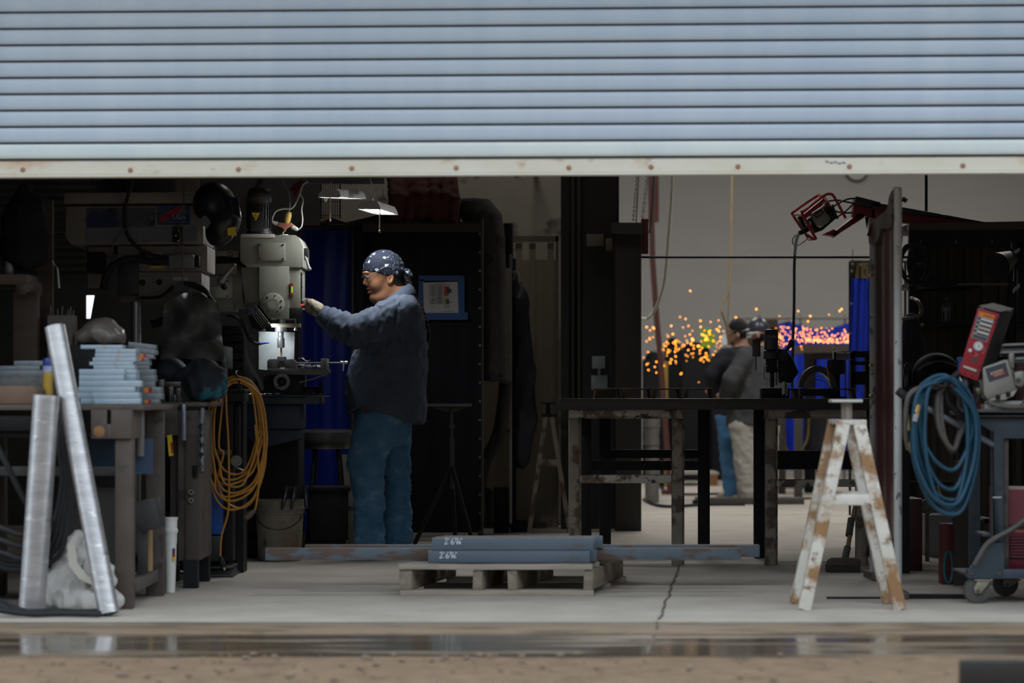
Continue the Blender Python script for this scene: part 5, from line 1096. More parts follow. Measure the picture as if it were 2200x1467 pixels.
ed_=thing('board_screen','upright board with a pale edge seen edge-on, hung with dark jackets','screen board',(P(1098,0,16.9).x,16.9,0))
mb=MB();x=P(1097.5,0,16.9).x;mb.box((x,16.9,0.99+0.02),(0.018,0.03,1.98-0.1));part('pale_edge',mb,M('edge_white',(0.30,0.29,0.275),(0.22,0.21,0.20),14,0.7),ed_)
mb=MB();mb.box((x+0.02,17.43,1.0),(0.03,0.44,1.88));mb.box((x+0.055,17.3,0.03),(0.12,0.5,0.06));mb.box((x+0.004,17.05,0.9),(0.01,0.3,1.7));part('board',mb,black_steel,ed_)
mb=MB();mb.tube([P(1092,480,17.0),P(1092,575,17.0)],0.035,8);part('post',mb,black_steel,ed_)
def f(G):
    dd=s_chain(G,[(P(1107,592,17.0),0.03),(P(1116,650,17.0),0.055),(P(1122,800,17.0),0.075),(P(1122,900,17.0),0.085),(P(1120,985,17.0),0.06)],0.05)
    return dd
a,b_=P(1090,1010,17.0),P(1152,575,17.0)
mb=blob(f,(a.x+0.038,16.86,a.z),(b_.x+0.03,17.14,b_.z),0.012,lambda p,n:0.014*ridged(p,6,(2,2,0.35)))
jk=solo('hung_jacket',mb,M('jacket_navy',(0.012,0.012,0.026),(0.007,0.007,0.010),5,0.6,c3=(0.022,0.028,0.12),thr=0.60,s3=3),'dark navy welding jacket hanging on the edge-on board','jacket')
mb=MB();mb.tube([P(1103,600,16.9),P(1108,585,16.9),P(1113,592,16.9),P(1116,610,16.88)],0.006,6,sub=4);mb.tube([P(1121,605,16.88),P(1119,625,16.87),P(1113,640,16.87)],0.012,8,sub=4);part('hanger',mb,M('hanger_grey',(0.14,0.135,0.125)),jk)
mb=MB();mb.ptube([(1086,820,16.7),(1080,880,16.75),(1068,940,16.8),(1044,985,16.8),(1036,1010,16.75),(1030,1060,16.7),(1034,1130,16.7)],0.045,12);mb.ptube([(1050,975,16.74),(1066,930,16.76),(1095,925,16.8)],0.012,8);solo('suction_hose',mb,black_rubber,'thick black hose sagging beside the edge-on board','hose')
mb=MB();mb.box((P(1077,0,16.8).x,17.0,0.16),(0.11,0.16,0.32));mb.cyl(P(1044,1062,16.7),P(1044,1062,16.85),0.05,n=16);mb.tube([P(1050,1062,16.72),P(1050,1130,16.72)],0.03,8);solo('wheeled_box',mb,black_steel,'black box with a round end below the suction hose','box',bevel=0.004)
col=M('column_black',(0.0085,0.0085,0.0095),(0.013,0.013,0.014),3,0.5)
d=17.45
def cbox(x0,x1,y0,dd,dep,m_):
    z1=P(0,y0,dd).z if y0 else 5.6;a_,b2=P(x0,0,dd).x,P(x1,0,dd).x;m_.box(((a_+b2)/2,dd+dep/2,z1/2),(b2-a_,dep,z1));return m_
mb=MB();cbox(1205,1222,None,d,0.02,mb);cbox(1250,1326,None,d+0.03,0.02,mb);cbox(1205,1330,None,d+0.3,0.02,mb);cbox(1258,1266,None,d+0.05,0.25,mb)
o=struct('trim_4',mb,col)
for x,nm in((1231,'left'),(1244,'right')):
    mb=MB();mb.cyl(Vector((P(x,0,d).x,d,0)),Vector((P(x,0,d).x,d,5.6)),0.013,n=10);solo('conduit_pipe',mb,M('conduit',(0.055,0.052,0.048),rough=0.45),f'thin vertical conduit on the black column, {nm} one of the pair','conduit','conduits on the column')
mb=MB();mb.pbox(1260,503,1297,529,d-0.03,0.05);solo('thermostat_box',mb,M('box_cream',(0.16,0.14,0.105),rough=0.5),'cream electrical box high on the black column','electrical box',bevel=0.003)
mb=MB();mb.pbox(1301,512,1317,539,d-0.03,0.05);solo('sensor_box',mb,M('box_tan',(0.14,0.12,0.09),rough=0.5),'small tan box right of the cream electrical box','electrical box',bevel=0.003)
mb=MB();mb.pbox(1272,765,1300,792,d-0.03,0.06);mb.cyl(P(1287,791,d),P(1287,812,d),0.012,n=8);mb.pbox(1270,806,1305,838,d-0.01,0.03);solo('switch_box',mb,M('switch_pale',(0.27,0.31,0.33),(0.34,0.38,0.40),20,0.4),'pale blue-grey metal switch box low on the black column','electrical box',bevel=0.003)
mb=MB();cbox(1322,1378,478,17.2,0.25,mb);oc=solo('door_column',mb,M('col_brown',(0.028,0.025,0.021),(0.04,0.036,0.03),4,0.6,st=(1,1,0.3)),'dark brown sheet steel post at the left of the rear bay opening','post',bevel=0.004)
mb=MB();mb.pbox(1316,478,1380,502,17.18,0.28);part('cap',mb,M('cap_greybrown',(0.06,0.056,0.05),rough=0.6),oc)
# A-frame stand in front of the beige panel
af=thing('a_frame_stand','small rusty A-frame stand in the shadow before the beige door panel','stand',(P(1180,0,17.0).x,17.0,0))
d=17.0
for x0,x1,dy in((1172,1137,0),(1185,1224,0)):
    mb=MB();q=P(x0,893,d);b2=Vector((P(x1,0,d).x,d+dy,0));mb.tube([q,b2],0.022,4);part('leg',mb,dark_worn_paint,af)
mb=MB();mb.pbox(1155,987,1204,1001,d-0.02,0.04);part('crossbar',mb,dark_worn_paint,af)
mb=MB();mb.pbox(1162,864,1195,868,d-0.05,0.1);mb.cyl(P(1178,866,d),P(1178,896,d),0.016,n=10);mb.pbox(1163,889,1196,895,d-0.03,0.06);part('top_plate',mb,black_steel,af)
# ------------------------------------------------------------------ dark table on trestles
TBD=13.5;ztt=P(0,856,TBD).z;ztb=P(0,880,TBD).z
tb_=thing('steel_table','long dark steel layout table across the middle of the shop','table',(P(1540,0,14).x,14.1,0))
mb=MB();a,b_=P(1203,0,TBD).x,P(1880,0,TBD).x;mb.box(((a+b_)/2,TBD+0.62,(ztt+ztb)/2),(b_-a,1.24,ztt-ztb));part('table_top',mb,M('table_dark',(0.016,0.014,0.014),(0.024,0.021,0.021),8,0.45),tb_,0.003)
for x,d in((1512,14.5),(1632,14.3),(1300,14.62),(1258,14.3),(1860,14.5)):
    mb=MB();a_=P(x,0,d).x;mb.box((a_,d,ztb/2),(0.068,0.068,ztb));part('leg',mb,black_steel,tb_,0.003)
for(x0,x1,y0,y1,d)in((1290,1512,966,984,14.62),(1262,1512,990,1010,14.36),(1632,1880,968,1008,14.5)):
    mb=MB();mb.pbox(x0,y0,x1,y1,d,0.04);part('lower_rail',mb,black_steel,tb_)
def trestle(x0,x1,d,label,mat,matbar,hb,x1vis=None):
    o=thing('trestle',label,'trestle',(P((x0+x1)/2,0,d).x,d+0.04,0));z1=ztb-0.001;za=P(0,896,d).z;w_=22/S(d)
    m_=MB();q,r=P(x0,0,d).x,P(x1,0,d).x;m_.box(((q+r)/2,d+0.045,(z1+za)/2),(r-q,0.09,z1-za));m_.box(((q+r)/2,d+0.045,za-0.004),(r-q+0.004,0.095,0.006));part('top_beam',m_,matbar,o,0.004)
    for k_,xa in enumerate((q+w_/2,r-w_/2)):
        m_=MB();m_.box((xa,d+0.03,za/2-0.004),(w_,0.06,za-0.008));part('leg',m_,mat,o,0.004)
        m_=MB();m_.box((xa+w_/2+0.008 if k_==0 else xa+w_/2+0.008,d+0.06,za/2-0.004),(0.012,0.05,za-0.01));part('leg_flange',m_,dark_worn_paint,o)
    m_=MB();m_.box(((q+r)/2,d+0.03,(P(0,hb[0],d).z+P(0,hb[1],d).z)/2),(r-q-2*w_-0.004,0.055,P(0,hb[0],d).z-P(0,hb[1],d).z));part('crossbar',m_,matbar,o,0.008)
trestle(1222,1466,TBD+0.12,'paint-worn steel trestle under the left end of the dark table',dark_worn_paint,worn_paint,(1020,1038))
trestle(1645,1862,TBD+0.12,'dark trestle under the right end of the table behind the sawhorse',dark_worn_paint,M('worn_dark_bar',(0.26,0.225,0.18),(0.36,0.325,0.28),7,0.65,c3=(0.06,0.042,0.03),thr=0.5,s3=9),(1030,1046))
# short open channel pieces on the table
for i,(x0,x1,d)in enumerate(((1277,1335,14.2),(1341,1400,14.2),(1406,1464,14.2),(1474,1532,14.2),(1660,1716,14.0),(1722,1780,14.0),(1786,1840,14.0))):
    zt0=ztt+0.0005;z1=P(0,834,d).z;m_=MB();q,r=P(x0,0,d).x,P(x1,0,d).x
    m_.box(((q+r)/2,d+0.12,z1-0.004),(r-q,0.24,0.008))
    for s_,e in((q,0.02),(r,-0.02)):
        m_.add([(s_,d,zt0),(s_+e*0.4,d,zt0),(s_+e*0.8,d,z1-0.008),(s_+e*0.25,d,z1-0.008),(s_,d+0.24,zt0),(s_+e*0.4,d+0.24,zt0),(s_+e*0.8,d+0.24,z1-0.008),(s_+e*0.25,d+0.24,z1-0.008)],[(0,1,2,3),(4,7,6,5),(0,4,5,1),(3,2,6,7),(0,3,7,4),(1,5,6,2)])
    solo('steel_bracket',m_,M('bracket_rust',(0.10,0.045,0.015),(0.055,0.03,0.014),9,0.6),f'open rusty bracket on the dark table, {["first", "second", "third", "fourth", "fifth", "sixth", "seventh"][i]} from the left of the row','bracket','brackets lined up on the table',bevel=0.002)
# magnetic drill
gd=13.85;md=thing('magnetic_drill','black magnetic drill press with a feed lever standing on the dark table','magnetic drill',P(1670,856,gd));md.location.z=ztt;LOCW[md]=Vector(md.location)
mb=MB();mb.pbox(1646,707,1672,752,gd,0.12);mb.pbox(1644,752,1674,772,gd+0.01,0.1);mo=part('motor',mb,M('mag_black',(0.010,0.010,0.012),rough=0.35),md,0.008)
mb=MB();mb.pbox(1648,720,1668,726,gd-0.002,0.004);part('grey_plate',mb,M('mag_grey',(0.08,0.085,0.09)),mo)
mb=MB();mb.pbox(1618,728,1634,766,gd+0.02,0.05);mb.cyl(P(1624,766,gd+0.04),P(1624,795,gd+0.04),0.0035,n=8);part('coolant_bottle',mb,M('mag_brown',(0.028,0.022,0.018),rough=0.4),md,0.004)
mb=MB();mb.pbox(1648,772,1670,800,gd+0.02,0.08);mb.cyl(P(1659,800,gd+0.06),P(1659,832,gd+0.06),0.012,n=12);part('spindle',mb,black_steel,md,0.003)
for x in(1651,1668):mb=MB();mb.cyl(P(x,788,gd+0.04),P(x,800,gd+0.04),0.009,n=10);mb.cyl(P(x,800,gd+0.04),P(x,828,gd+0.04),0.0055,n=10);part('guide_post',mb,bright_steel if x==1651 else worn_steel,md)
mb=MB();mb.tube([P(1649,786,gd+0.01),P(1642,788,gd+0.01),P(1642,812,gd+0.01),P(1648,815,gd+0.01)],0.003,6);part('hose',mb,M('hose_pale',(0.2,0.2,0.2)),md)
mb=MB();mb.ppoly([(1673,748),(1690,752),(1704,772),(1716,800),(1700,822),(1676,822)],gd+0.03,0.1);part('column',mb,black_steel,md,0.006)
mb=MB();mb.tube([P(1682,760,gd),P(1693,748,gd-0.03),P(1700,737,gd-0.04)],[0.008,0.010,0.017],10);mb.ell(P(1701,735,gd-0.04),(0.017,0.017,0.017));mb.lathe([(0.03,0),(0.03,1)],P(1683,765,gd+0.03),P(1683,765,gd-0.02),16);part('feed_lever',mb,black_rubber,md)
mb=MB();mb.box((P(1668,0,gd).x,gd+0.09,ztt+0.031),(0.16,0.12,0.06));part('magnet_base',mb,black_steel,md,0.004)
mb=MB();c=P(1684,820,gd-0.03);mb.grid(lambda u,v:c+Vector((-0.012+0.034*u,-0.02-0.015*math.sin(u*5),-0.005-0.072*v+0.008*math.sin(u*6))),10,8,0.004);solo('white_rag',mb,M('rag_white',(0.42,0.44,0.46),rough=0.9),'small white rag beside the foot of the magnetic drill','rag')
# face shield
fs=thing('face_shield','face shield with a clear curved window lying on the table beside the magnetic drill','face shield',P(1758,852,13.75));fs.location.z=ztt+0.08;LOCW[fs]=Vector(fs.location)
c=P(1757,838,13.75);R1,R2=41/S(13.75),30/S(13.75)
mb=MB();n_=26;prof=[]
for i in range(n_):a_=math.radians(8+164*i/(n_-1));prof.append(a_)
vs=[]
for dy in(0,0.10):
    for R_ in(R1,R2):vs+=[c+Vector((R_*math.cos(a_),dy,R_*1.28*math.sin(a_)))for a_ in prof]
fs_f=[]
for i in range(n_-1):fs_f+=[(i,i+1,n_+i+1,n_+i),(2*n_+i,3*n_+i,3*n_+i+1,2*n_+i+1),(i,2*n_+i,2*n_+i+1,i+1),(n_+i,n_+i+1,3*n_+i+1,3*n_+i)]
fs_f+=[(0,n_,3*n_,2*n_),(n_-1,2*n_+n_-1,3*n_+n_-1,2*n_-1)]
mb.add(vs,fs_f);part('crown',mb,M('shield_black',(0.012,0.012,0.013),rough=0.25),fs)
mb=MB();mb.tube([c+Vector((R2*0.9*math.cos(a_),0.02,R2*0.75*math.sin(a_)))for a_ in prof],0.003,6);mb.tube([c+Vector((R2*0.98*math.cos(a_),0.0,R2*1.0*math.sin(a_)))for a_ in prof],0.002,6);part('headband',mb,M('band_silver',(0.18,0.18,0.18),rough=0.3),fs)
mb=MB();mb.pbox(1722,834,1796,850,13.76,0.1);part('chin_guard',mb,black_steel,fs,0.006)
mb=MB();mb.tube([P(1777,792,13.74),P(1781,815,13.74)],0.003,6);part('orange_stripe',mb,orange_label,fs)
# drum clamp and T-plate tool
mb=MB();mb.lathe([(0.052,0),(0.054,0.2),(0.054,0.8),(0.05,1)],P(1797,804,14.1),P(1797,773,14.1),26);mb.cyl(P(1792,774,14.1),P(1792,757,14.1),0.012,n=10);mb.cyl(P(1797,856,14.1),P(1797,803,14.1),0.022,n=12);mb.cyl(P(1797,856,14.1),P(1797,852,14.1),0.06,n=20)
dcl=solo('pipe_drum',mb,black_steel,'short black drum on a stem standing on the dark table','drum');dcl.location.z=ztt+0.001
mb=MB();mb.tube([P(1789,752,14.08),P(1790,760,14.08),P(1790,772,14.08)],[0.006,0.005,0.004],8);mb.ell(P(1790,750,14.08),(0.007,0.007,0.007));part('bright_lever',mb,bright_steel,dcl)
mb=MB();mb.pbox(1809,754,1830,757.5,14.3,0.12);mb.cyl(P(1816,756,14.34),P(1817,856,14.34),0.0045,n=8);tpt=solo('tee_rest',mb,M('tee_grey',(0.20,0.20,0.20),rough=0.4,metal=0.5),'thin T-shaped steel rest standing at the right end of the dark table','rest');tpt.location.z=ztt
mb=MB()
for y0,y1 in((754,768),(776,784),(798,826)):mb.pbox(1828,y0,1869,y1,14.4,0.06)
mb.pbox(1828,754,1838,856,14.4,0.06);mb.pbox(1860,754,1869,856,14.42,0.06);o=solo('steel_rack',mb,black_steel,'small black steel rack at the right end of the dark table','rack');o.location.z=ztt

# ------------------------------------------------------------------ sawhorse in front
SH=10.72;SR=11.03
sh=thing('sawhorse','rusty white steel A-frame sawhorse with a flat top plate in the foreground','sawhorse',(P(1830,0,10.85).x,10.88,0))
def sq_tube(a,b,w_,mat,par,nm='leg',depth=0.055):
    """square tube from a to b in a plane facing the viewer"""
    a,b=Vector(a),Vector(b);ax=(b-a).normalized();sd=Vector((ax.z,0,-ax.x)).normalized()*w_/2;m_=MB();m_.poly([a-sd,a+sd,b+sd,b-sd],(0,depth,0));return part(nm,m_,mat,par,0.006)
zt=P(0,909,SH).z
for d,nmx in((SH,0),(SR,1)):
    dx=0
    for xt,xb in((1814,1729),(1847,1935)):
        a=P(xt,909,SH);b=P(xb,0,SH);b.z=0.0
        a.y=b.y=d
        sq_tube(a,b,0.056,rust_paint,sh)
mb=MB();a=P(1792,0,SH).x;b=P(1868,0,SH).x
mb=MB();mb.box(((P(1800,0,SH).x+P(1862,0,SH).x)/2,(SH+SR)/2+0.027,zt+0.004),(P(1862,0,SH).x-P(1800,0,SH).x,SR-SH+0.055,0.022));part('top_bar',mb,rust_paint,sh,0.003)
for d,x0,x1 in((SH+0.004,1783,1873),(SR+0.004,1783,1873)):
    mb=MB();q,r=P(x0,0,SH).x,P(x1,0,SH).x;mb.box(((q+r)/2,d+0.025,(P(0,1061,SH).z+P(0,1086,SH).z)/2),(r-q,0.05,0.05));part('crossbar',mb,rust_paint,sh,0.005)
mb=MB();mb.box((P(1786,0,SH).x,(SH+SR)/2+0.02,P(0,1073,SH).z),(0.03,SR-SH-0.06,0.05));part('side_bar',mb,rust_paint,sh,0.004)
mb=MB();mb.box((P(1828,0,SH).x,SH+0.10,(zt+P(0,865,SH).z)/2+0.005),(0.02,0.012,P(0,865,SH).z-zt));mb.pbox(1810,865,1831,905,SH+0.11,0.05);part('post',mb,M('post_steel',(0.24,0.215,0.185),(0.32,0.29,0.25),9,0.5,metal=0.3),sh,0.002)
mb=MB();mb.pbox(1788,858,1854,864.5,SH+0.05,0.14);part('top_plate',mb,M('plate_pale',(0.50,0.50,0.47),(0.60,0.59,0.56),9,0.45,metal=0.2),sh,0.004)

# ------------------------------------------------------------------ screen with maroon curtain seen edge-on
sf=thing('welding_screen','tall maroon welding screen on pale pipe posts seen almost edge-on','welding screen',(1.86,12.0,0))
A=Vector((P(1929,0,11.45).x,11.45,0));B=Vector((P(1875,0,12.6).x,12.6,0));Hs=1.935
post_m=M('chipped_post',(0.46,0.47,0.46),(0.56,0.57,0.56),6,0.5,c3=(0.14,0.13,0.12),thr=0.60,s3=16,soft=0.03,st=(1,1,0.5),c4=(0.42,0.37,0.28),thr4=0.6,s4=4)
mb=MB();mb.cyl(A,A+Vector((0,0,Hs)),0.0195,n=16)
for zz in(0.35,0.78,1.12,1.47):mb.cyl(A+Vector((0,0,zz)),A+Vector((0,0,zz+0.006)),0.0208,n=16)
part('post',mb,post_m,sf)
mb=MB();mb.cyl(B,B+Vector((0,0,Hs-0.06)),0.017,n=16);part('post',mb,M('chipped_post_dark',(0.24,0.24,0.225),(0.32,0.32,0.31),6,0.5,c3=(0.10,0.09,0.085),thr=0.58,s3=16,soft=0.03),sf)
for y in(592,785,850,967):mb=MB();mb.ell(P(1871,y,12.57),(0.012,0.012,0.009),10,8);part('brass_clip',mb,gold,sf)
for Q in(A,B):
    mb=MB();mb.box(Q+Vector((0,0,0.018)),(0.05,0.34,0.036));part('foot',mb,dark_brown_steel,sf,0.003)
def fn(u,v):
    p=A.lerp(B,0.03+0.94*u);sag=0.035*math.sin(u*math.pi);z=Hs-0.03-0.07*u-sag*0.5-(Hs-0.32)*v
    return Vector((p.x+0.004+0.007*math.sin(u*19+v*2)*(0.4+u)+0.004*math.sin(u*math.pi),p.y,z))
mb=MB();mb.grid(fn,50,14,0.003,(1,0,0));part('maroon_curtain',mb,M('maroon_vinyl',(0.055,0.014,0.016),(0.08,0.022,0.024),3,0.35,st=(2,2,0.25),c3=(0.04,0.012,0.016),thr=0.6,s3=2),sf)
def fn2(u,v):
    p=A.lerp(B,u);z=Hs+0.005-0.07*u-0.05*math.sin(u*math.pi)-(0.10+0.03*math.sin(u*9))*v
    return Vector((p.x-0.016-0.008*math.sin(u*13+2*v),p.y,z))
mb=MB();mb.grid(fn2,40,5,0.03,(1,0,0));part('torn_hem',mb,M('hem_brown',(0.05,0.030,0.024),(0.08,0.05,0.04),12,0.85),sf)
mb=MB();mb.tube([A+Vector((-0.03,0.02,Hs-0.13)),A+Vector((0.025,-0.02,Hs-0.12)),A+Vector((0.03,0.03,Hs-0.13)),A+Vector((-0.03,0.02,Hs-0.13))],0.003,6);mb.tube([A+Vector((-0.03,0.02,Hs-0.06)),A+Vector((0.028,-0.02,Hs-0.055)),A+Vector((0.03,0.03,Hs-0.06)),A+Vector((-0.03,0.02,Hs-0.06))],0.0025,6);part('tie_wire',mb,black_steel,sf)
mb=MB();mb.poly([P(1941,422,11.5),P(1951,428,11.5),P(1946,436,11.5),P(1936,430,11.5)],(0,0.006,0));mb.poly([P(1936,504,11.5),P(1940,506,11.5),P(1939,520,11.5),P(1935,522,11.5)],(0,0.006,0));mb.poly([P(1872,480,12.5),P(1862,506,12.5),P(1884,509,12.5),P(1884,470,12.5)],(0,0.004,0));part('torn_strip',mb,M('maroon_strip',(0.07,0.014,0.016),rough=0.8),sf)
# push broom behind the sawhorse
pb=thing('push_broom','wide push broom with a tan handle standing behind the sawhorse','broom',(P(1822,0,13.1).x,13.1,0))
d=13.05
mb=MB();mb.ppoly([(1783,1204),(1792,1200),(1846,1200),(1852,1206),(1848,1215),(1779,1215)],d,0.10);part('broom_head',mb,M('broom_brown',(0.06,0.045,0.035),rough=0.8),pb,0.004)
mb=MB();a,b=P(1778,1214,d),P(1849,1214,d);mb.box(((a.x+b.x)/2,d+0.05,a.z/2),(b.x-a.x,0.10,a.z));part('bristles',mb,M('bristle_dark',(0.022,0.02,0.018),(0.04,0.035,0.03),60,0.95),pb)
mb=MB();mb.cyl(P(1817,1202,d+0.05),P(1842,1060,d+0.35),0.013,n=12);part('handle',mb,M('handle_tan',(0.19,0.12,0.065),(0.24,0.155,0.085),8,0.6),pb)
mb=MB();mb.cyl(P(1814,1206,d+0.05),P(1821,1175,d+0.10),0.019,n=12);mb.cyl(P(1824,1150,d+0.15),P(1829,1115,d+0.22),0.02,n=12);part('ferrule',mb,M('ferrule_grey',(0.06,0.06,0.06),rough=0.5),pb)
mb=MB();mb.box((P(1850,0,11.25).x,11.33,0.005),(0.30,0.012,0.010));solo('steel_rod',mb,black_steel,'thin dark steel rod lying on the floor behind the sawhorse','rod')
mb=MB();mb.box((P(2010,0,11.35).x,11.35,0.01),(0.35,0.05,0.02));solo('steel_flat',mb,black_steel,'dark flat steel lying on the floor between screen and cart','steel bar')

# ------------------------------------------------------------------ welding cart
CD_=11.05;X=lambda px,d=CD_:P(px,0,d).x;Z=lambda py,d=CD_:P(0,py,d).z
ct=thing('welding_cart','dark blue-grey steel welding cart on casters at the right edge','cart',(X(2150),CD_+0.3,0))
mb=MB();mb.box(((X(2086)+X(2330))/2,CD_+0.27,(Z(884)+Z(893))/2),(X(2330)-X(2086),0.56,Z(884)-Z(893)));mb.box(((X(2086)+X(2330))/2,CD_-0.005,Z(890.5)),(X(2330)-X(2086),0.01,Z(885)-Z(896)));part('tray',mb,cart_blue,ct,0.003)
mb=MB();mb.ppoly([(2086,898),(2210,898),(2240,942),(2157,942),(2157,1172),(2132,1172),(2132,927)],CD_+0.01,0.012);mb.pbox(2132,925,2136,1172,CD_+0.01,0.05);part('front_plate',mb,cart_blue,ct,0.002)
mb=MB();mb.pbox(2157,942,2167,1225,CD_+0.03,0.05);part('inner_post',mb,dark_brown_steel,ct,0.002)
mb=MB();mb.ppoly([(2080,1223),(2090,1210),(2133,1166),(2158,1166),(2158,1243),(2080,1243)],CD_+0.006,0.014);mb.ppoly([(2080,1223),(2084,1223),(2084,1242),(2080,1242)],CD_+0.004,0.06);gp=part('corner_gusset',mb,cart_blue,ct,0.002)
for x,y in((2089,1232),(2147,1232)):part('bolt',MB().cyl(P(x,y,CD_+0.008),P(x,y,CD_-0.002),0.008,n=10),dark_brown_steel,gp)
mb=MB();mb.box(((X(2157)+X(2330))/2,CD_+0.02,(Z(1223)+Z(1243))/2),(X(2330)-X(2157),0.03,Z(1223)-Z(1243)));mb.box(((X(2090)+X(2330))/2,CD_+0.28,Z(1240)),(X(2330)-X(2090),0.5,0.012));part('base_tray',mb,cart_blue,ct,0.002)
mb=MB();mb.box((X(2325),CD_+0.02,(Z(890)+Z(1230))/2),(0.05,0.04,Z(890)-Z(1230)));mb.box((X(2140),CD_+0.52,(Z(890)+Z(1230))/2),(0.05,0.03,Z(890)-Z(1230)));part('rear_post',mb,cart_blue,ct)
mb=MB();mb.pbox(2112,1146,2134,1152,CD_+0.03,0.2);part('side_shelf',mb,cart_blue,ct)
mb=MB();mb.tube([P(2133,955,CD_+0.02),P(2016,889,CD_-0.06),P(1962,862,CD_-0.09)],0.0135,12);hn=part('push_handle',mb,M('handle_steel',(0.15,0.17,0.20),(0.21,0.23,0.26),12,0.35,metal=0.5),ct)
mb=MB();mb.tube([P(1972,866,CD_-0.085),P(1940,848,CD_-0.10),P(1928,838,CD_-0.10)],[0.017,0.02,0.019],12);part('grip',mb,black_rubber,hn)
tag_=MB();tag_.pbox(2133,1067,2152,1069.5,CD_+0.008,0.002);part('paint_scrape',tag_,paper_white,ct)
def caster(px,d,r,swing):
    zc_=r;c_=Vector((P(px,0,d).x,d,zc_));o=MB();o.lathe([(r*0.62,0),(r*0.96,0.04),(r,0.25),(r,0.75),(r*0.96,0.96),(r*0.62,1)],c_-Vector((0,0.022,0)),c_+Vector((0,0.022,0)),36)
    wh_=part('wheel',o,rubber_tyre,ct)
    o=MB();o.lathe([(r*0.60,0),(r*0.56,0.3),(r*0.2,0.3),(r*0.18,0)],c_-Vector((0,0.021,0)),c_+Vector((0,0.02,0)),28);part('hub',o,M('hub_dark',(0.05,0.05,0.055),rough=0.5),wh_)
    o=MB();t_=Z(1244,d)-0.002;h_=c_+Vector((0,-0.034,0));o.poly([h_+Vector((-0.018,0,0.01)),h_+Vector((-0.012,0,-0.012)),h_+Vector((0.012,0,-0.014)),h_+Vector((0.055,0,t_-zc_-0.01)),h_+Vector((0.055,0,t_-zc_)),h_+Vector((0.0,0,t_-zc_))],(0,0.005,0));o.poly([h_+Vector((0.0,0.063,t_-zc_)),h_+Vector((0.055,0.063,t_-zc_)),h_+Vector((0.012,0.063,-0.014)),h_+Vector((-0.012,0.063,-0.012))],(0,0.005,0));o.box(c_+Vector((0.026,0,t_-zc_)),(0.08,0.08,0.006));fk=part('fork',o,M('fork_beige',(0.30,0.27,0.20),(0.36,0.33,0.26),8,0.5,metal=0.3),ct,0.001)
    part('axle_bolt',MB().cyl(h_+Vector((0,0.004,-0.002)),h_+Vector((0,-0.008,-0.002)),0.009,n=10),worn_steel,fk)
caster(2098,CD_+0.04,0.060,0);caster(2160,CD_+0.44,0.060,0);caster(2310,CD_+0.04,0.060,0)
# red welder in the cart
wl=thing('welder','red welding power source standing inside the blue-grey cart','welder',(X(2240),CD_+0.25,Z(1233)))
zb_=Z(1240)+0.0065
mb=MB();mb.box(((X(2170)+X(2320))/2,CD_+0.29,(Z(1052)+zb_)/2),(X(2320)-X(2170),0.40,Z(1052)-zb_));bd=part('case',mb,M('welder_maroon',(0.13,0.012,0.028),(0.17,0.018,0.035),5,0.4),wl,0.006)
yf=CD_+0.088
mb=MB();mb.pbox(2168,1052,2330,1127,yf,0.004);part('upper_panel',mb,M('panel_rose',(0.17,0.04,0.055),(0.20,0.052,0.067),5,0.5),bd)
mb=MB();mb.pbox(2168,1131,2330,1141,yf-0.001,0.004);part('name_band',mb,black_ink,bd)
mb=MB();mb.pbox(2180,1138,2330,1144,yf-0.003,0.004);part('red_band',mb,M('band_orange',(0.36,0.08,0.055)),bd)
for k_ in range(7):mb=MB();mb.pbox(2170,1155+6.5*k_,2330,1159+6.5*k_,yf-0.006,0.012);part('vent_slat',mb,M('welder_maroon',(0.2,0.02,0.04)),bd,0.001)
mb=MB();mb.pbox(2169,1152,2330,1203,yf+0.001,0.004);part('vent_back',mb,black_ink,bd)
mb=MB();mb.ptube([(2230,1095,CD_-0.03),(2200,1118,CD_-0.03),(2172,1138,CD_-0.035),(2140,1155,CD_-0.035),(2118,1172,CD_-0.03),(2104,1195,CD_-0.03),(2094,1212,CD_-0.02)],0.0125,10);solo('power_lead',mb,grey_cable,'thick grey power lead running across the front of the cart','cable')
# red wire feeder box, leaning
fo=[P(2101,661,11.0),P(2147.5,674,11.0),P(2099,818,11.0),P(2058,803,11.0)]
fd=thing('wire_feeder','tall red wire feeder box with a white dial leaning above the blue hoses','wire feeder',fo[2]+Vector((0,0.05,0)))
ex=P(2178,668,11.14)-fo[1]
mb=MB();mb.poly(fo,ex);case=part('case',mb,M('feeder_side',(0.022,0.022,0.024),(0.03,0.03,0.032),8,0.5),fd,0.006,label='black sheet steel case')
nv=Vector((0,-1,0))
def F_(u,v,e=0.0):            # u across, v down the face
    return fo[0].lerp(fo[1],u).lerp(fo[3].lerp(fo[2],u),v)+nv*e
mb=MB();mb.poly([F_(0.0,0.0),F_(1,0,0),F_(1,1,0),F_(0,1,0)],(0,-0.005,0));fc=part('red_front',mb,red_paint,fd,0.002)
mb=MB();q=[F_(0.02,-0.02,0),F_(1.0,-0.02,0),F_(1.0,-0.02,0)+ex*1.0,F_(0.02,-0.02,0)+ex*1.0];mb.poly(q,(0,0,0.004));part('top_cover',mb,M('cover_brown',(0.085,0.078,0.07),rough=0.6),fd)
def fpanel(u0,v0,u1,v1,mat,nm,e=0.0065,par=None):
    m_=MB();m_.poly([F_(u0,v0,e),F_(u1,v0,e),F_(u1,v1,e),F_(u0,v1,e)],(0,0.0015,0));return part(nm,m_,mat,par or fc)
lp=fpanel(0.10,0.055,0.84,0.44,M('sticker_grey',(0.24,0.26,0.265),(0.30,0.31,0.31),30,0.5),'warning_sticker')
fpanel(0.10,0.045,0.84,0.105,orange_label,'orange_strip',0.008,lp)
part('lettering',text_mb('WARNING',F_(0.33,0.094,0.009),F_(1,0)-F_(0,0),F_(0,0)-F_(0,1),0.0105),black_ink,lp)
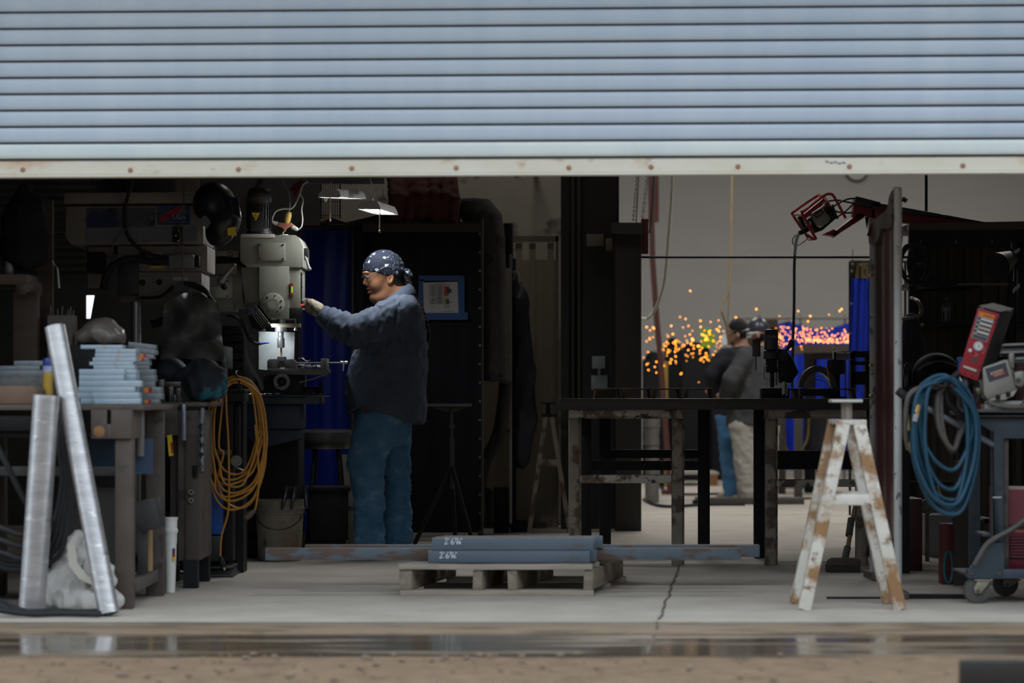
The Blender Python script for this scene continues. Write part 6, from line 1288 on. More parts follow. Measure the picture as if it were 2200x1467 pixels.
for k_ in range(4):
    v=0.13+0.062*k_;fpanel(0.28,v,0.82,v+0.026,paper_white if k_!=2 else M('sticker_tan',(0.55,0.45,0.33)),'text_bar',0.008,lp);fpanel(0.13,v,0.23,v+0.03,black_ink,'pictogram',0.008,lp)
    fpanel(0.28,v+0.032,0.82,v+0.055,M('sticker_dark',(0.06,0.065,0.075)),'text_block',0.008,lp)
fpanel(0.14,0.385,0.80,0.43,M('sticker_dark',(0.06,0.065,0.075)),'small_print',0.008,lp)
c=F_(0.53,0.53,0.005);R=10.3/S(11)
mb=MB();mb.lathe([(R,0),(R,0.6),(R*0.9,1)],c,c+nv*0.006,32);dl=part('dial',mb,M('dial_white',(0.66,0.68,0.70),rough=0.4),fc)
mb=MB();mb.ring(c+nv*0.0062,R*0.78,R*0.86,0.0006,(0,-1,0));mb.poly([c+nv*0.0065+Vector((0.002,0,-0.008)),c+nv*0.0065+Vector((0.006,0,0.006)),c+nv*0.0065+Vector((-0.004,0,0.001))],nv*0.0006);part('dial_scale',mb,M('scale_grey',(0.2,0.22,0.25)),dl)
c2_=F_(0.22,0.625,0.005);mb=MB();mb.lathe([(0.0085,0),(0.0085,0.7),(0.006,1)],c2_,c2_+nv*0.008,18);part('toggle_cap',mb,M('dial_white',(0.66,0.68,0.7)),fc)
fpanel(0.36,0.715,0.72,0.765,M('plate_black',(0.05,0.05,0.05)),'rating_plate');fpanel(0.10,0.85,0.90,0.905,M('plate_black',(0.05,0.05,0.05)),'data_plate');fpanel(0.13,0.855,0.80,0.885,M('plate_cream',(0.52,0.45,0.33)),'cream_label',0.008)
for u,v in((0.95,0.10),(0.95,0.46),(0.92,0.80),(0.30,0.96),(0.72,0.96)):c_=F_(u,v,0.005);part('screw',MB().cyl(c_,c_+nv*0.003,0.0042,n=10),black_ink,fc)
mk=MB();rr=random.Random(4)
for(u,v)in((0.80,0.52),(0.86,0.56),(0.82,0.60),(0.50,0.64),(0.58,0.67),(0.48,0.69),(0.62,0.64)):
    p=[F_(u+rr.uniform(-0.06,0.06),v+rr.uniform(-0.016,0.016),0.0056)for _ in range(5)];mk.tube(p,0.0007,4)
part('scribble',mk,M('pen_white',(0.62,0.45,0.47)),fc)
mb=MB();mb.pbox(2095,818,2107,869,11.14,0.03);mb.pbox(2095,869,2110,882.5,11.13,0.06);part('red_bracket',mb,red_paint,fd)
mb=MB();mb.ptube([(2075,812,11.04),(2072,830,11.03),(2068,845,11.02)],[0.013,0.017,0.012],10);mb.ptube([(2067,843,11.02),(2060,860,11.0),(2062,878,11.0),(2080,884,10.99),(2120,882,10.985),(2210,880,10.98)],0.0085,8);part('control_cable',mb,grey_cable,fd)
# grey drive motor on the tray
dm=thing('drive_motor','grey wire drive motor with a red and cream maker plate on the cart tray','drive unit',P(2150,882,11.02))
q=[P(2110,789,11.0),P(2166,771,11.0),P(2186,838,11.0),P(2121,860,11.0),P(2113,846,11.0)]
mb=MB();mb.poly(q,(0.01,0.13,0.0));bdy=part('housing',mb,cast_grey,dm,0.01)
q2=lambda u,v,e:P(2116,792,11.0).lerp(P(2160,778,11.0),u).lerp(P(2125,821,11.0).lerp(P(2168,807,11.0),u),v)+Vector((0,-e,0))
def mplate(u0,v0,u1,v1,e,mat,nm,par):m_=MB();m_.poly([q2(u0,v0,e),q2(u1,v0,e),q2(u1,v1,e),q2(u0,v1,e)],(0,0.0012,0));return part(nm,m_,mat,par)
mp_=mplate(0,0,1,1,0.002,M('maker_dark',(0.05,0.052,0.07),rough=0.5),'maker_plate',bdy)
mplate(0.17,0.38,0.78,0.60,0.0034,M('maker_cream',(0.40,0.35,0.26)),'cream_band',mp_);mplate(0.28,0.60,0.84,0.76,0.0034,M('maker_red',(0.48,0.055,0.03)),'red_band',mp_)
rt=q2(1,0,0)-q2(0,0,0);up_=q2(0,0,0)-q2(0,1,0)
part('lettering',text_mb('LINCOLN',q2(0.19,0.57,0.005),rt,up_,0.0125),black_ink,mp_);part('lettering',text_mb('ELECTRIC',q2(0.34,0.735,0.005),rt,up_,0.0075),paper_white,mp_)
for(x0,y0,x1,y1,r_)in((2106,815,2118,852,0.022),(2164,775,2184,836,0.014)):mb=MB();mb.cyl(P(x0,y0,11.06),P(x1,y1,11.06),r_,n=14);part('end_cap',mb,cast_grey,dm)
mb=MB();mb.lathe([(0.026,0),(0.026,0.8),(0.018,1)],P(2104,838,11.06),P(2095,842,11.06),18);part('outlet',mb,M('outlet_brass',(0.17,0.14,0.10),rough=0.5,metal=0.3),dm)
mb=MB();mb.pbox(2168,760,2179,790,11.04,0.03);mb.cyl(P(2174,785,11.05),P(2174,758,11.05),0.012,n=12);part('tension_arm',mb,cast_grey,dm,0.003)
mb=MB();mb.ppoly([(2180,800),(2200,795),(2206,820),(2196,832),(2182,828)],10.99,0.1);part('gear_case',mb,cast_grey,dm,0.008)
c=P(2187,817,10.985);mb=MB();mb.cyl(c,c-Vector((0,0.01,0)),0.011,n=16);part('gear_bolt',mb,M('bolt_dark',(0.06,0.06,0.06),rough=0.4),dm)
mb=MB();mb.ppoly([(2120,851),(2186,836),(2178,850),(2160,859),(2128,861)],11.005,0.1);mb.pbox(2124,861,2200,872,11.03,0.1);mb.pbox(2115,868,2230,883.5,11.05,0.1);part('feed_plate',mb,M('plate_white',(0.40,0.39,0.36),(0.46,0.45,0.42),9,0.5),dm,0.003)
for x,y in((2144,853),(2166,847)):mb=MB();mb.lathe([(0.010,0),(0.010,1)],P(x,y+5,10.998),P(x,y-5,10.998),14);part('guide_roll',mb,black_steel,dm)
mb=MB();mb.ptube([(2122,862,10.98),(2140,870,10.97),(2170,874,10.97),(2215,873,10.97)],0.0105,10);mb.ptube([(2205,835,10.97),(2200,860,10.965),(2186,876,10.965)],0.004,8);part('gun_cable',mb,grey_cable,dm)
mb=MB()
# bundle of rods at the right edge
for i,(x0,y0,dy,mt)in enumerate(((2158,738,-5,bright_steel),(2157,744,-4,black_steel),(2156,749,-3,worn_steel),(2154,754,-4,bright_steel),(2153,761,-3,black_steel),(2184,767,-1,bright_steel),(2182,774,0,worn_steel))):
    m_=MB();m_.poly([P(x0,y0,11.2),P(2290,y0+dy,11.2),P(2290,y0+dy+4.6,11.2),P(x0-2,y0+5,11.2)],(0,0.05,0))
    solo('file_bar',m_,mt,f'thin steel bar at the right edge, {["topmost", "second", "third", "fourth", "fifth", "sixth", "lowest"][i]} of the bundle above the drive motor','steel bar','bars in the bundle above the drive motor')
mb=MB();mb.pbox(2184,779,2300,796,11.18,0.1);mb.pbox(2190,796,2300,882.5,11.2,0.08);solo('rod_tray',mb,M('tray_red',(0.04,0.006,0.008),rough=0.5),'dark red tray at the right edge carrying the bundle of bars','tray')
# hoses hung on the cart handle
def coil(name,mat,label,r,specs,tail=()):
    pts_=[]
    for(xl,yt,xr,yb,d,tx)in specs:
        xm=(xl+xr)/2
        pts_+=[(tx,yt,d),(xl+0.28*(tx-xl),yt+20,d-0.01),(xl+3,yt+(yb-yt)*0.32,d-0.02),(xl+6,yt+(yb-yt)*0.62,d-0.02),(xl+0.3*(xr-xl),yb-22,d-0.01),(xm+0.12*(xr-xl),yb,d+0.01),(xr-0.18*(xr-xl),yb-26,d+0.03),(xr,yt+(yb-yt)*0.58,d+0.05),(xr-2,yt+(yb-yt)*0.25,d+0.05),(tx+0.5*(xr-tx),yt+12,d+0.03)]
    m_=MB();m_.ptube(pts_+list(tail),r,10,6);return solo(name,m_,mat,label,'hose')
bh=coil('air_hose',blue_hose_mat,'coiled teal-blue air hose hanging on the cart handle',0.0105,[(1958,812,2092,1100,10.93,2022),(1967,810,2096,1075,10.91,2016),(1977,814,2085,1052,10.90,2026),(1964,818,2100,1105,10.89,2012),(1984,812,2078,1090,10.88,2030),(1972,806,2090,1010,10.90,2020),(1960,822,2095,1085,10.87,2008)])
mb=MB();mb.cyl(P(1973,873,10.84),P(1970,886,10.84),0.0125,n=10);mb.cyl(P(1974,869,10.84),P(1970,896,10.84),0.009,n=10);part('brass_coupling',mb,gold,bh)
mb=MB();mb.cyl(P(1968,890,10.83),P(1965,905,10.83),0.012,n=10);part('grey_tape',mb,M('tape_grey',(0.3,0.32,0.33)),bh)
coil('gun_hose',M('hose_taupe',(0.085,0.078,0.073),(0.12,0.11,0.105),14,0.6),'thick taupe welding gun hose looped behind the blue hose',0.0125,[(2010,826,2072,966,10.98,2036),(2018,830,2066,970,11.0,2038)],[(2000,830,10.95),(1960,842,10.9),(1948,870,10.9),(1946,930,10.92),(1952,965,10.94)])
mb=MB();mb.ptube([(1990,980,10.98),(2010,1030,11.0),(2030,1090,11.02)],0.003,6);mb.tube([P(1951,892,10.91),P(1953,925,10.91)],0.008,8);mb.tube([P(1955,950,10.92),P(1959,972,10.92)],0.010,8);solo('brass_tip',mb,gold,'brass torch tips hanging left of the blue hose coil','torch tip')
coil('black_hose',black_rubber,'black hose loop behind the blue hose coil',0.014,[(2030,800,2100,900,11.0,2060)])
# ------------------------------------------------------------------ shelving bay behind
SD=15.6
shv=thing('steel_shelving','tall dark steel shelving with a grey top beam at the right','shelving',(P(2080,0,SD).x,SD+0.3,0))
mb=MB();mb.ppoly([(1952,494),(1954,480),(2260,474),(2260,492)],SD,0.6);part('top_beam',mb,M('beam_greybrown',(0.055,0.05,0.045),(0.07,0.065,0.058),5,0.7),shv)
mb=MB();mb.pbox(1954,493,2260,532,SD+0.02,0.05);part('header',mb,black_steel,shv)
for x,d in((1962,SD),(1962,SD+0.5),(2240,SD),(2172,SD+0.02)):
    m_=MB();z_=P(0,494,SD).z;m_.box((P(x,0,d).x,d+0.03,z_/2),(0.05 if x!=2172 else 0.025,0.05,z_));part('upright',m_,black_steel,shv)
mb=MB();mb.pbox(1953,607,2105,616,SD-0.01,0.6);part('shelf',mb,black_steel,shv);mb=MB();mb.pbox(2058,608,2167,613,SD-0.03,0.03);part('shelf_bar',mb,M('bar_grey',(0.10,0.095,0.09),rough=0.4),shv)
mb=MB();mb.pbox(1985,693,2260,700,SD,0.5);part('shelf',mb,black_steel,shv)
mb=MB();mb.pbox(1955,800,2260,808,SD,0.5);part('shelf',mb,black_steel,shv)
corr=M('brown_corrugated',(0.065,0.056,0.047),(0.092,0.08,0.07),4,0.6,st=(1,1,0.3))
mb=MB();n_=120;vs=[]
for i in range(n_+1):
    x=1965+290*i/n_;yy=SD+0.55+0.012*(1 if(i//5)%3 else-1)
    vs+=[(P(x,0,SD+0.55).x,yy,0.0),(P(x,0,SD+0.55).x,yy,P(0,500,SD).z)]
mb.add(vs,[(2*i,2*i+2,2*i+3,2*i+1)for i in range(n_)]);part('back_sheet',mb,corr,shv)
for x in(1978,2053,2131):mb=MB();mb.pbox(x-1,517,x+2,522,SD+0.015,0.01);part('bolt',mb,worn_steel,shv)
mb=MB()
mb.tube([P(1968+33*math.cos(a_),568+44*math.sin(a_),SD-0.05)for a_ in[i*2*math.pi/24 for i in range(24)]],0.012,8,closed=True);mb.tube([P(1972+20*math.cos(a_),566+40*math.sin(a_),SD-0.03)for a_ in[i*2*math.pi/24 for i in range(24)]],0.012,8,closed=True);mb.tube([P(1950+14*math.cos(a_),560+34*math.sin(a_),SD-0.06)for a_ in[i*2*math.pi/24 for i in range(24)]],0.008,8,closed=True)
solo('hose_loop',mb,black_rubber,'black hose hung in round loops at the left end of the shelving','hose')
mb=MB();mb.lathe([(0.064,0),(0.066,0.2),(0.066,0.8),(0.064,1)],P(1977,586,SD+0.1),P(1977,586,SD+0.22),30);o=solo('cable_reel',mb,M('reel_maroon',(0.022,0.010,0.011),rough=0.5),'dark maroon cable reel standing on the upper shelf','reel');o.location.z=P(0,607,SD-0.01).z+0.001
c=P(2033,693,SD+0.06);wb=thing('water_bottle','clear plastic water bottle standing on the middle shelf','bottle',c);h=50/S(SD)
mb=MB();mb.lathe([(0.026,0),(0.027,0.05),(0.027,0.45),(0.026,0.7),(0.012,0.9),(0.011,1)],c,c+Vector((0,0,h)),20);part('bottle_body',mb,M('bottle_dim',(0.05,0.05,0.055),rough=0.1),wb)
mb=MB();mb.lathe([(0.0275,0),(0.0275,1)],c+Vector((0,0,h*0.5)),c+Vector((0,0,h*0.66)),20);part('label_band',mb,M('band_pale',(0.12,0.12,0.125),rough=0.4),wb);mb=MB();mb.cyl(c+Vector((0,0,h)),c+Vector((0,0,h*1.1)),0.012,n=14);part('cap',mb,M('cap_dim',(0.09,0.09,0.09)),wb)
def f(G):
    dd=s_chain(G,[(P(1958,690,14.9),0.05),(P(1960,760,14.9),0.075),(P(1958,830,14.9),0.07)],0.05);return dd
a,b_=P(1925,870,14.9),P(1992,655,14.9)
mb=blob(f,(a.x,14.78,a.z),(b_.x,15.02,b_.z),0.012,lambda p,n:0.008*ridged(p,7));bgx=solo('hung_bag',mb,M('bag_navy',(0.010,0.011,0.022),rough=0.8),'dark navy bag with a tan strap hanging beside the screen post','bag')
mb=MB();mb.tube([P(1938,685,14.83),P(1958,682,14.80),P(1976,677,14.83),P(1979,660,14.87),P(1970,645,14.9),P(1958,640,15.6)],0.012,6,sub=5);mb.tube([P(1958,640,15.6),P(1962,638,SD+0.01)],0.01,6);part('tan_strap',mb,M('strap_tan',(0.11,0.09,0.065)),bgx)
mb=MB();mb.lathe([(0.05,0),(0.085,1)],P(2170,556,14.9),P(2142,572,14.75),20);mb.pbox(2165,545,2190,575,14.9,0.1);mb.pbox(2175,520,2260,534,14.95,0.05);mb.pbox(2188,520,2210,700,14.95,0.05);lampx=solo('flood_lamp',mb,black_steel,'black flood lamp on an upright at the far right above the red feeder','lamp')
mb=MB()
for q in([(2178,541),(2191,531),(2191,539),(2178,549)],[(2176,620),(2191,608),(2191,617),(2176,631)],[(2177,577),(2179,577),(2179,604),(2177,604)]):mb.ppoly(q,14.88,0.004)
part('pale_tape',mb,M('tape_pale',(0.32,0.34,0.37)),lampx)
mb=MB();mb.box((P(2208,0,14.97).x,14.99,0.5),(0.09,0.09,1.0));part('stand',mb,black_steel,lampx)
# dark things under the shelving
d=12.6
mb=MB();mb.box((P(1968,0,d+.4).x,d+0.78,P(0,1074,d+.4).z/2),(0.13,0.4,P(0,1074,d+.4).z));solo('red_cabinet',mb,M('cab_red_dark',(0.030,0.005,0.006),(0.042,0.007,0.008),5,0.5),'very dark red cabinet behind the screen post','cabinet',bevel=0.004)
mb=MB();z1=P(0,1125,12.2).z;mb.box((P(2038,0,12.2).x,12.26,z1/2),(27/S(12.2),0.10,z1));rp_=solo('painted_post',mb,M('post_red',(0.13,0.012,0.012),(0.085,0.008,0.009),7,0.5),'short red post with a teal spray-painted ring beside the cart','post',bevel=0.003)
mb=MB();mb.tube([P(2038+9*math.cos(a_),1218+34*math.sin(a_),12.208)for a_ in[i*2*math.pi/24 for i in range(24)]],0.008,6,closed=True);part('teal_ring',mb,M('spray_teal',(0.012,0.11,0.13),(0.02,0.15,0.17),20,0.6),rp_)
mb=MB();mb.pbox(2045,1255,2052,1266,12.204,0.002);mb.pbox(2046,1203,2050,1216,12.204,0.002);part('pink_mark',mb,M('mark_pink',(0.40,0.22,0.22)),rp_)
mb=MB();z1=P(0,990,12.1).z;mb.box((P(2070,0,12.1).x,12.16,z1/2),(32/S(12.1),0.05,z1));mb.box((P(2110,0,12.1).x,12.3,0.12+0.2),(0.2,0.2,0.02));mb.box((P(2130,0,12.1).x,12.3,0.17),(0.03,0.2,0.33));solo('brown_frame',mb,M('frame_brown',(0.040,0.032,0.028),rough=0.6),'dark brown steel frame post behind the blue hose coil','post')
mb=MB();mb.lathe([(0.040,0),(0.046,0.3),(0.046,0.7),(0.04,1)],P(1992,1088,13.9),P(1992,1088,13.98),24);mb.lathe([(0.02,0),(0.02,1)],P(1992,1088,13.88),P(1992,1088,14.0),16);mb.tube([P(1992,1088,13.95),P(1992,1150,13.97),Vector((P(1992,0,13.97).x,13.97,0))],0.012,8);solo('wheel',mb,M('wheel_tan',(0.15,0.12,0.085),(0.04,0.04,0.04),20,0.6),'small tan wheel on a stem behind the dark red cabinet','wheel')
mb=MB();mb.box((P(2012,0,14.5).x,14.5,P(0,1104,14.5).z/2),(0.16,0.3,P(0,1104,14.5).z));gcan=solo('grey_box',mb,M('box_ribbed',(0.20,0.20,0.20),(0.14,0.14,0.14),8,0.5),'grey box glimpsed between the dark red cabinet and the red post','box',bevel=0.004)
mb=MB();d=12.0
for x0,y0,x1,y1 in((1955,965,1946,1070),(1998,930,2019,1042),(1987,1035,1980,1065),(2012,900,2004,930)):mb.tube([P(x0,y0,12.4),P(x1,y1,12.4)],0.002,5)
c=P(2012,806,12.9)
def f(G):
    dd=s_ell(G,c,(0.13,0.12,0.12));return np.maximum(np.maximum(dd,-s_ell(G,c+Vector((0.02,-0.09,-0.05)),(0.085,0.11,0.09))),-(G[2]-(c.z-0.06)))
mb=blob(f,c-Vector((0.17,0.16,0.14)),c+Vector((0.17,0.16,0.16)),0.009)
hd2=solo('welding_hood',mb,M('hood_black',(0.010,0.010,0.011),rough=0.7,spec=0.2),'black welding hood behind the top of the blue hose coil','helmet')
mb=MB();mb.tube([c+Vector((0.12*math.cos(a_),-0.09,0.07*math.sin(a_)))for a_ in[0.2+i*2.6/14 for i in range(15)]],0.009,6);part('headband',mb,M('band_dimgrey',(0.09,0.09,0.09)),hd2)
mb=MB();z1=c.z-0.061;mb.box((c.x,12.95,z1-0.02),(0.45,0.35,0.038));mb.box((c.x-0.15,13.0,(z1-0.04)/2),(0.04,0.04,z1-0.04));mb.box((c.x+0.15,13.0,(z1-0.04)/2),(0.04,0.04,z1-0.04));mb.box((c.x,13.1,(z1-0.04)/2),(0.30,0.02,0.02));solo('side_bench',mb,black_steel,'small black bench carrying the welding hood behind the cart','bench')
mb=MB();mb.lathe([(0.022,0),(0.024,0.7),(0.016,0.8),(0.016,1)],P(1948,838,12.9),P(1948,786,12.9),18);o=solo('steel_flask',mb,M('flask_dark',(0.06,0.06,0.065),(0.02,0.02,0.02),30,0.2,metal=0.6),'dark shiny flask standing beside the screen post on the small bench','flask');o.location.z=z1+0.001
mb=MB();mb.ppoly([(2056,768),(2067,766),(2066,780),(2064,800),(2059,800),(2060,778)],11.35,0.02);mb.tube([P(2062,798,11.36),P(2062,812,11.36),P(2066,820,11.1)],0.004,6);solo('blue_clamp',mb,M('clamp_blue',(0.05,0.12,0.32),rough=0.4),'small blue clamp left of the red wire feeder','clamp')
# steel angle lying in the dirt at the lower right
mb=MB();d=7.85;a=P(2064,0,d).x
mb.add([(a,d,-0.008),(a+1.2,d+0.05,-0.008),(a+1.2,d+0.05,0.082),(a,d,0.082),(a,d+0.03,0.088),(a+1.2,d+0.08,0.088),(a+1.2,d+0.10,-0.008),(a,d+0.05,-0.008)],[(0,1,2,3),(3,2,5,4),(4,5,6,7),(0,3,4,7),(1,6,5,2),(0,7,6,1)])
solo('steel_offcut',mb,M('offcut_black',(0.022,0.021,0.021),(0.035,0.033,0.032),8,0.5),'dark steel offcut lying on the dirt at the lower right corner','steel offcut',bevel=0.004)
# ------------------------------------------------------------------ rear bay
for i,(x,y)in enumerate(BAY_LAMPS+[(-0.2,16.6)]):  # the last fitting is made up, to house the added fill lamp
    hb=thing('high_bay_lamp',f'ceiling lamp over the {["rear bay, near left of four", "rear bay, near right of four", "rear bay, far left of four", "rear bay, far right of four", "black screens and red blanket, added as fill light"][i]}','lamp',(x,y,5.0),'ceiling lamps')
    mb=MB();mb.box((x,y,5.06),(1.2,0.36,0.08));part('housing',mb,lamp_metal,hb)
    mb=MB();mb.box((x-0.5,y,5.38),(0.01,0.01,0.6));mb.box((x+0.5,y,5.38),(0.01,0.01,0.6));part('hanger',mb,black_steel,hb)
# red stays at the left of the opening, ropes and chains
mb=MB();mb.tube([P(1398,380,24),P(1402,560,24),P(1412,700,24),P(1424,828,24),P(1440,1070,24)],0.038,4);mb.box((P(1404,0,24).x,24,4.2),(0.1,0.1,3.0));mb.box((P(1443,0,24).x,24,0.02),(0.2,0.2,0.04))
solo('red_post',mb,M('post_brightred',(0.13,0.042,0.036),(0.10,0.032,0.03),6,0.6),'slanting red post at the left edge of the rear bay','post')
mb=MB();mb.pbox(1378.5,470,1393,545,17.28,0.08);solo('red_bracket',mb,M('bracket_red',(0.13,0.03,0.03),rough=0.5),'small dull red bracket on the brown post at the opening','bracket')
def chain(px0,py0,px1,py1,d,lab):
    m_=MB();n_=46;a,b=P(px0,py0,d),P(px1,py1,d);a=a+(a-b)*1.3
    for i in range(n_):
        t=i/n_;c=a.lerp(b,t);h=(b-a)/n_*0.75;rx=Vector((0.010,0,0))if i%2 else Vector((0,0.010,0));m_.tube([c+h*0.75*math.cos(k_*math.pi/4)+rx*math.sin(k_*math.pi/4)for k_ in range(8)],0.0035,4,closed=True)
    return solo('hoist_chain',m_,M('chain_steel',(0.17,0.165,0.155),(0.24,0.235,0.22),30,0.4,metal=0.5),lab,'chain','chains hanging at the bay opening')
chain(1369,384,1361,476,17.33,'hanging steel chain, left of two at the top of the brown post');chain(1391,384,1380,478,17.33,'hanging steel chain, right of two at the top of the brown post')
mb=MB();mb.tube([P(1380,300,17.35),P(1372,384,17.35),P(1367,478,17.33)],0.004,6);mb.tube([P(1408,300,17.5),P(1402,440,17.5),P(1396,500,17.6)],0.010,6)
solo('wire_rope',mb,M('rope_dim',(0.16,0.155,0.145)),'thin wire rope between the two hanging chains','rope')
rope_m=M('rope_pale',(0.62,0.59,0.51),(0.45,0.42,0.36),60,0.9)
mb=MB();mb.ptube([(1452,-420,19.0),(1450,100,19.0),(1444,385,19.0),(1437,500,19.0),(1428,600,19.0),(1412,655,19.0),(1396,680,19.0),(1383,685,18.95),(1368,680,18.4)],0.0125,8);solo('hanging_rope',mb,rope_m,'pale rope hanging in a curve at the left of the rear bay','rope')
mb=MB();mb.ptube([(1575,-275,21.5),(1573,300,21.5),(1571,480,21.5),(1567,600,21.5),(1565,625,21.5),(1553,655,21.5),(1552,672,21.5),(1558,690,21.55),(1564,712,21.6),(1566,740,21.7)],0.0105,8);mb.ptube([(1566,610,21.52),(1565,650,21.52),(1564,700,21.58)],0.006,6)
solo('air_drop_hose',mb,M('hose_tan',(0.36,0.27,0.15),(0.28,0.205,0.115),20,0.6),'tan air hose dropping from the ceiling behind the two men','hose')
mb=MB();mb.cyl(P(1379,552.5,17.3),P(1965,552.5,15.9),0.0085,n=8);solo('cable_pole',mb,black_steel,'thin black pole stretched across the rear bay opening','pole')
# wall clock
c=P(1840,366,29.98);R=25/S(29.98)
ck=thing('wall_clock','round wall clock partly hidden behind the raised shutter','clock',c)
mb=MB();mb.ring(c,R*0.86,R,-0.04,n=36);part('rim',mb,black_steel,ck);mb=MB();mb.lathe([(R*0.88,0),(R*0.88,1)],c,c+Vector((0,-0.02,0)),36);part('face',mb,paper_white,ck)
mb=MB();mb.tube([c+Vector((0,-0.024,0)),c+Vector((0.05,-0.024,0.06))],0.004,5);mb.tube([c+Vector((0,-0.024,0)),c+Vector((-0.03,-0.024,0.09))],0.003,5);part('hands',mb,black_ink,ck)
# blue curtains
def fnb(u,v):
    x=1640+250*u;yt=693+14*abs(math.sin((x-1697)/133*math.pi))**1.4-(3 if x<1700 else 0);p=P(x,yt+(1010-yt)*v,26.5);p.y+=0.05*math.sin(u*40)*(0.4+v);return p
mb=MB();mb.grid(fnb,90,8,0.006);far_c=solo('welding_curtain',mb,M('curtain_far',(0.006,0.028,0.36),(0.008,0.035,0.42),2,0.4),'bright blue welding curtain with a scalloped top behind the sparks','curtain')
mb=MB();mb.cyl(P(1600,683,26.5),P(1960,683,26.5),0.016,n=10)
for x in(1632,1720,1815,1940):mb.cyl(Vector((P(x,0,26.5).x,26.55,0)),P(x,676,26.55),0.012,n=8)
part('curtain_rail',mb,M('rail_tan',(0.16,0.145,0.12)),far_c)
nc=thing('blue_curtain','deep blue vinyl welding curtain with a tan hem left of the maroon screen','curtain',P(1850,850,19.5));nc.location.z=0;LOCW[nc]=Vector(nc.location)
def fnn(u,v):
    p=P(1829-7*v+(62+7*v)*u,598+245*v,19.5);p.y+=0.012*math.sin(u*9+0.8)+0.006*math.sin(u*23+v);return p
mb=MB();mb.grid(fnn,36,12,0.004);part('blue_sheet',mb,curtain_blue,nc)
def fnh(u,v):
    p=P(1830+61*u,564+34*v,19.5);p.y+=0.03*math.sin(u*9+0.8)+0.015*math.sin(u*23);return p
mb=MB();mb.grid(fnh,36,4,0.004);part('tan_hem',mb,M('hem_tan',(0.10,0.075,0.03),(0.07,0.05,0.022),9,0.6),nc)
mb=MB();mb.cyl(P(1826,562,19.52),P(1960,562,19.52),0.012,n=8);mb.cyl(P(1832,536,19.5),P(1832,566,19.5),0.003,n=6);mb.cyl(Vector((P(1826,0,19.54).x,19.54,0)),P(1826,562,19.54),0.011,n=8);mb.cyl(Vector((P(1945,0,19.54).x,19.54,0)),P(1945,562,19.54),0.011,n=8);part('frame',mb,black_steel,nc)
for x,y in((1831,566),(1849,568),(1830,582),(1829,652),(1826,716)):mb=MB();mb.cyl(P(x,y,19.47),P(x,y,19.455),0.011,n=10);part('grommet',mb,bright_steel,nc)
# swing-arm wire feeder with a red cage
FDp=15.9
bf_=thing('boom_feeder','red caged wire feeder hanging from a long red boom above the table','wire feeder',P(1960,470,FDp))
def tb(pts,r,mat,nm,par=None,sub=5,n=8,closed=False):m_=MB();m_.tube([P(*p)for p in pts],r,n,closed,sub);return part(nm,m_,mat,par or bf_)
d=FDp
mb=MB();mb.poly([P(1788,502,d),P(1846,456,d),P(1858,462,d),P(1856,468,d),P(1793,508,d)],(0,0.10,0));mb.poly([P(1768,503,d),P(1792,492,d),P(1806,500,d),P(1793,508,d)],(0,0.1,0));mb.poly([P(1834,440,d),P(1880,450,d),P(1880,470,d),P(1858,462,d),P(1832,470,d)],(0,0.1,0));part('boom_arm',mb,M('boom_red',(0.25,0.014,0.022),(0.20,0.012,0.018),5,0.45),bf_,0.004)
mb=MB();mb.poly([P(1839,421,d-0.02),P(1892,434,d-0.02),P(1892,446,d-0.02),P(1836,441,d-0.02)],(0,0.14,0));mb.poly([P(1872,434,d-0.02),P(1930,443,d-0.02),P(2120,477,d-0.02),P(2000,464,d-0.02),P(1935,458,d-0.02),P(1872,446,d-0.02)],(0,0.14,0));part('cable_trough',mb,M('trough_black',(0.022,0.022,0.026),rough=0.5),bf_,0.003)
mb=MB();mb.poly([P(1872,446,d),P(1935,458,d),P(2040,470,d),P(2118,479,d),P(1953,479,d),P(1932,477,d),P(1872,470,d)],(0,0.1,0));mb.box((P(2050,0,d).x,d+0.06,P(0,478,d).z),(0.3,0.06,0.012));part('boom_beam',mb,M('boom_red',(0.2,0.02,0.02)),bf_,0.003)
mb=MB();mb.poly([P(1859,466,d),P(1868,466,d),P(1863,491,d)],(0,0.02,0));part('hook_plate',mb,black_steel,bf_)
cage=M('cage_red',(0.50,0.022,0.035),rough=0.35)
tb([(1753,513,d-0.13),(1724,460,d-0.13),(1730,452,d-0.13),(1770,421,d-0.13),(1782,417,d-0.13),(1792,423,d-0.13),(1817,469,d-0.13)],0.0095,cage,'cage_tube')
tb([(1736,510,d+0.10),(1704,462,d+0.10),(1707,454,d+0.10),(1752,423,d+0.10),(1762,420,d+0.10),(1772,425,d+0.10),(1800,470,d+0.10)],0.0095,cage,'cage_tube')
tb([(1724,461,d-0.13),(1704,462,d+0.10)],0.007,cage,'cage_bar',sub=1);tb([(1753,513,d-0.13),(1738,515,d+0.10)],0.008,cage,'cage_bar',sub=1);tb([(1776,418,d-0.13),(1758,421,d+0.1)],0.007,cage,'cage_bar',sub=1);tb([(1728,500,d+0.0),(1748,514,d-0.1)],0.009,cage,'cage_bar',sub=1)
mb=MB();mb.poly([P(1727,460,d-0.08),P(1770,424,d-0.08),P(1779,433,d-0.08),P(1787,448,d-0.08),P(1778,452,d-0.08),P(1765,446,d-0.08),P(1731,470,d-0.08)],(0,0.16,0));hp=part('red_housing',mb,red_paint,bf_,0.004)
mb=MB();mb.poly([P(1767,436,d-0.082),P(1774,432,d-0.082),P(1776,436,d-0.082),P(1769,441,d-0.082)],(0,0.002,0));part('white_mark',mb,paper_white,hp)
mb=MB();mb.poly([P(1716,464,d-0.04),P(1722,464,d-0.04),P(1736,492,d-0.04),P(1730,497,d-0.04)],(0,0.1,0));mb.ppoly([(1736,470),(1790,438),(1800,466),(1768,494),(1752,500)],d+0.0,0.08);part('side_plate',mb,black_steel,bf_,0.003)
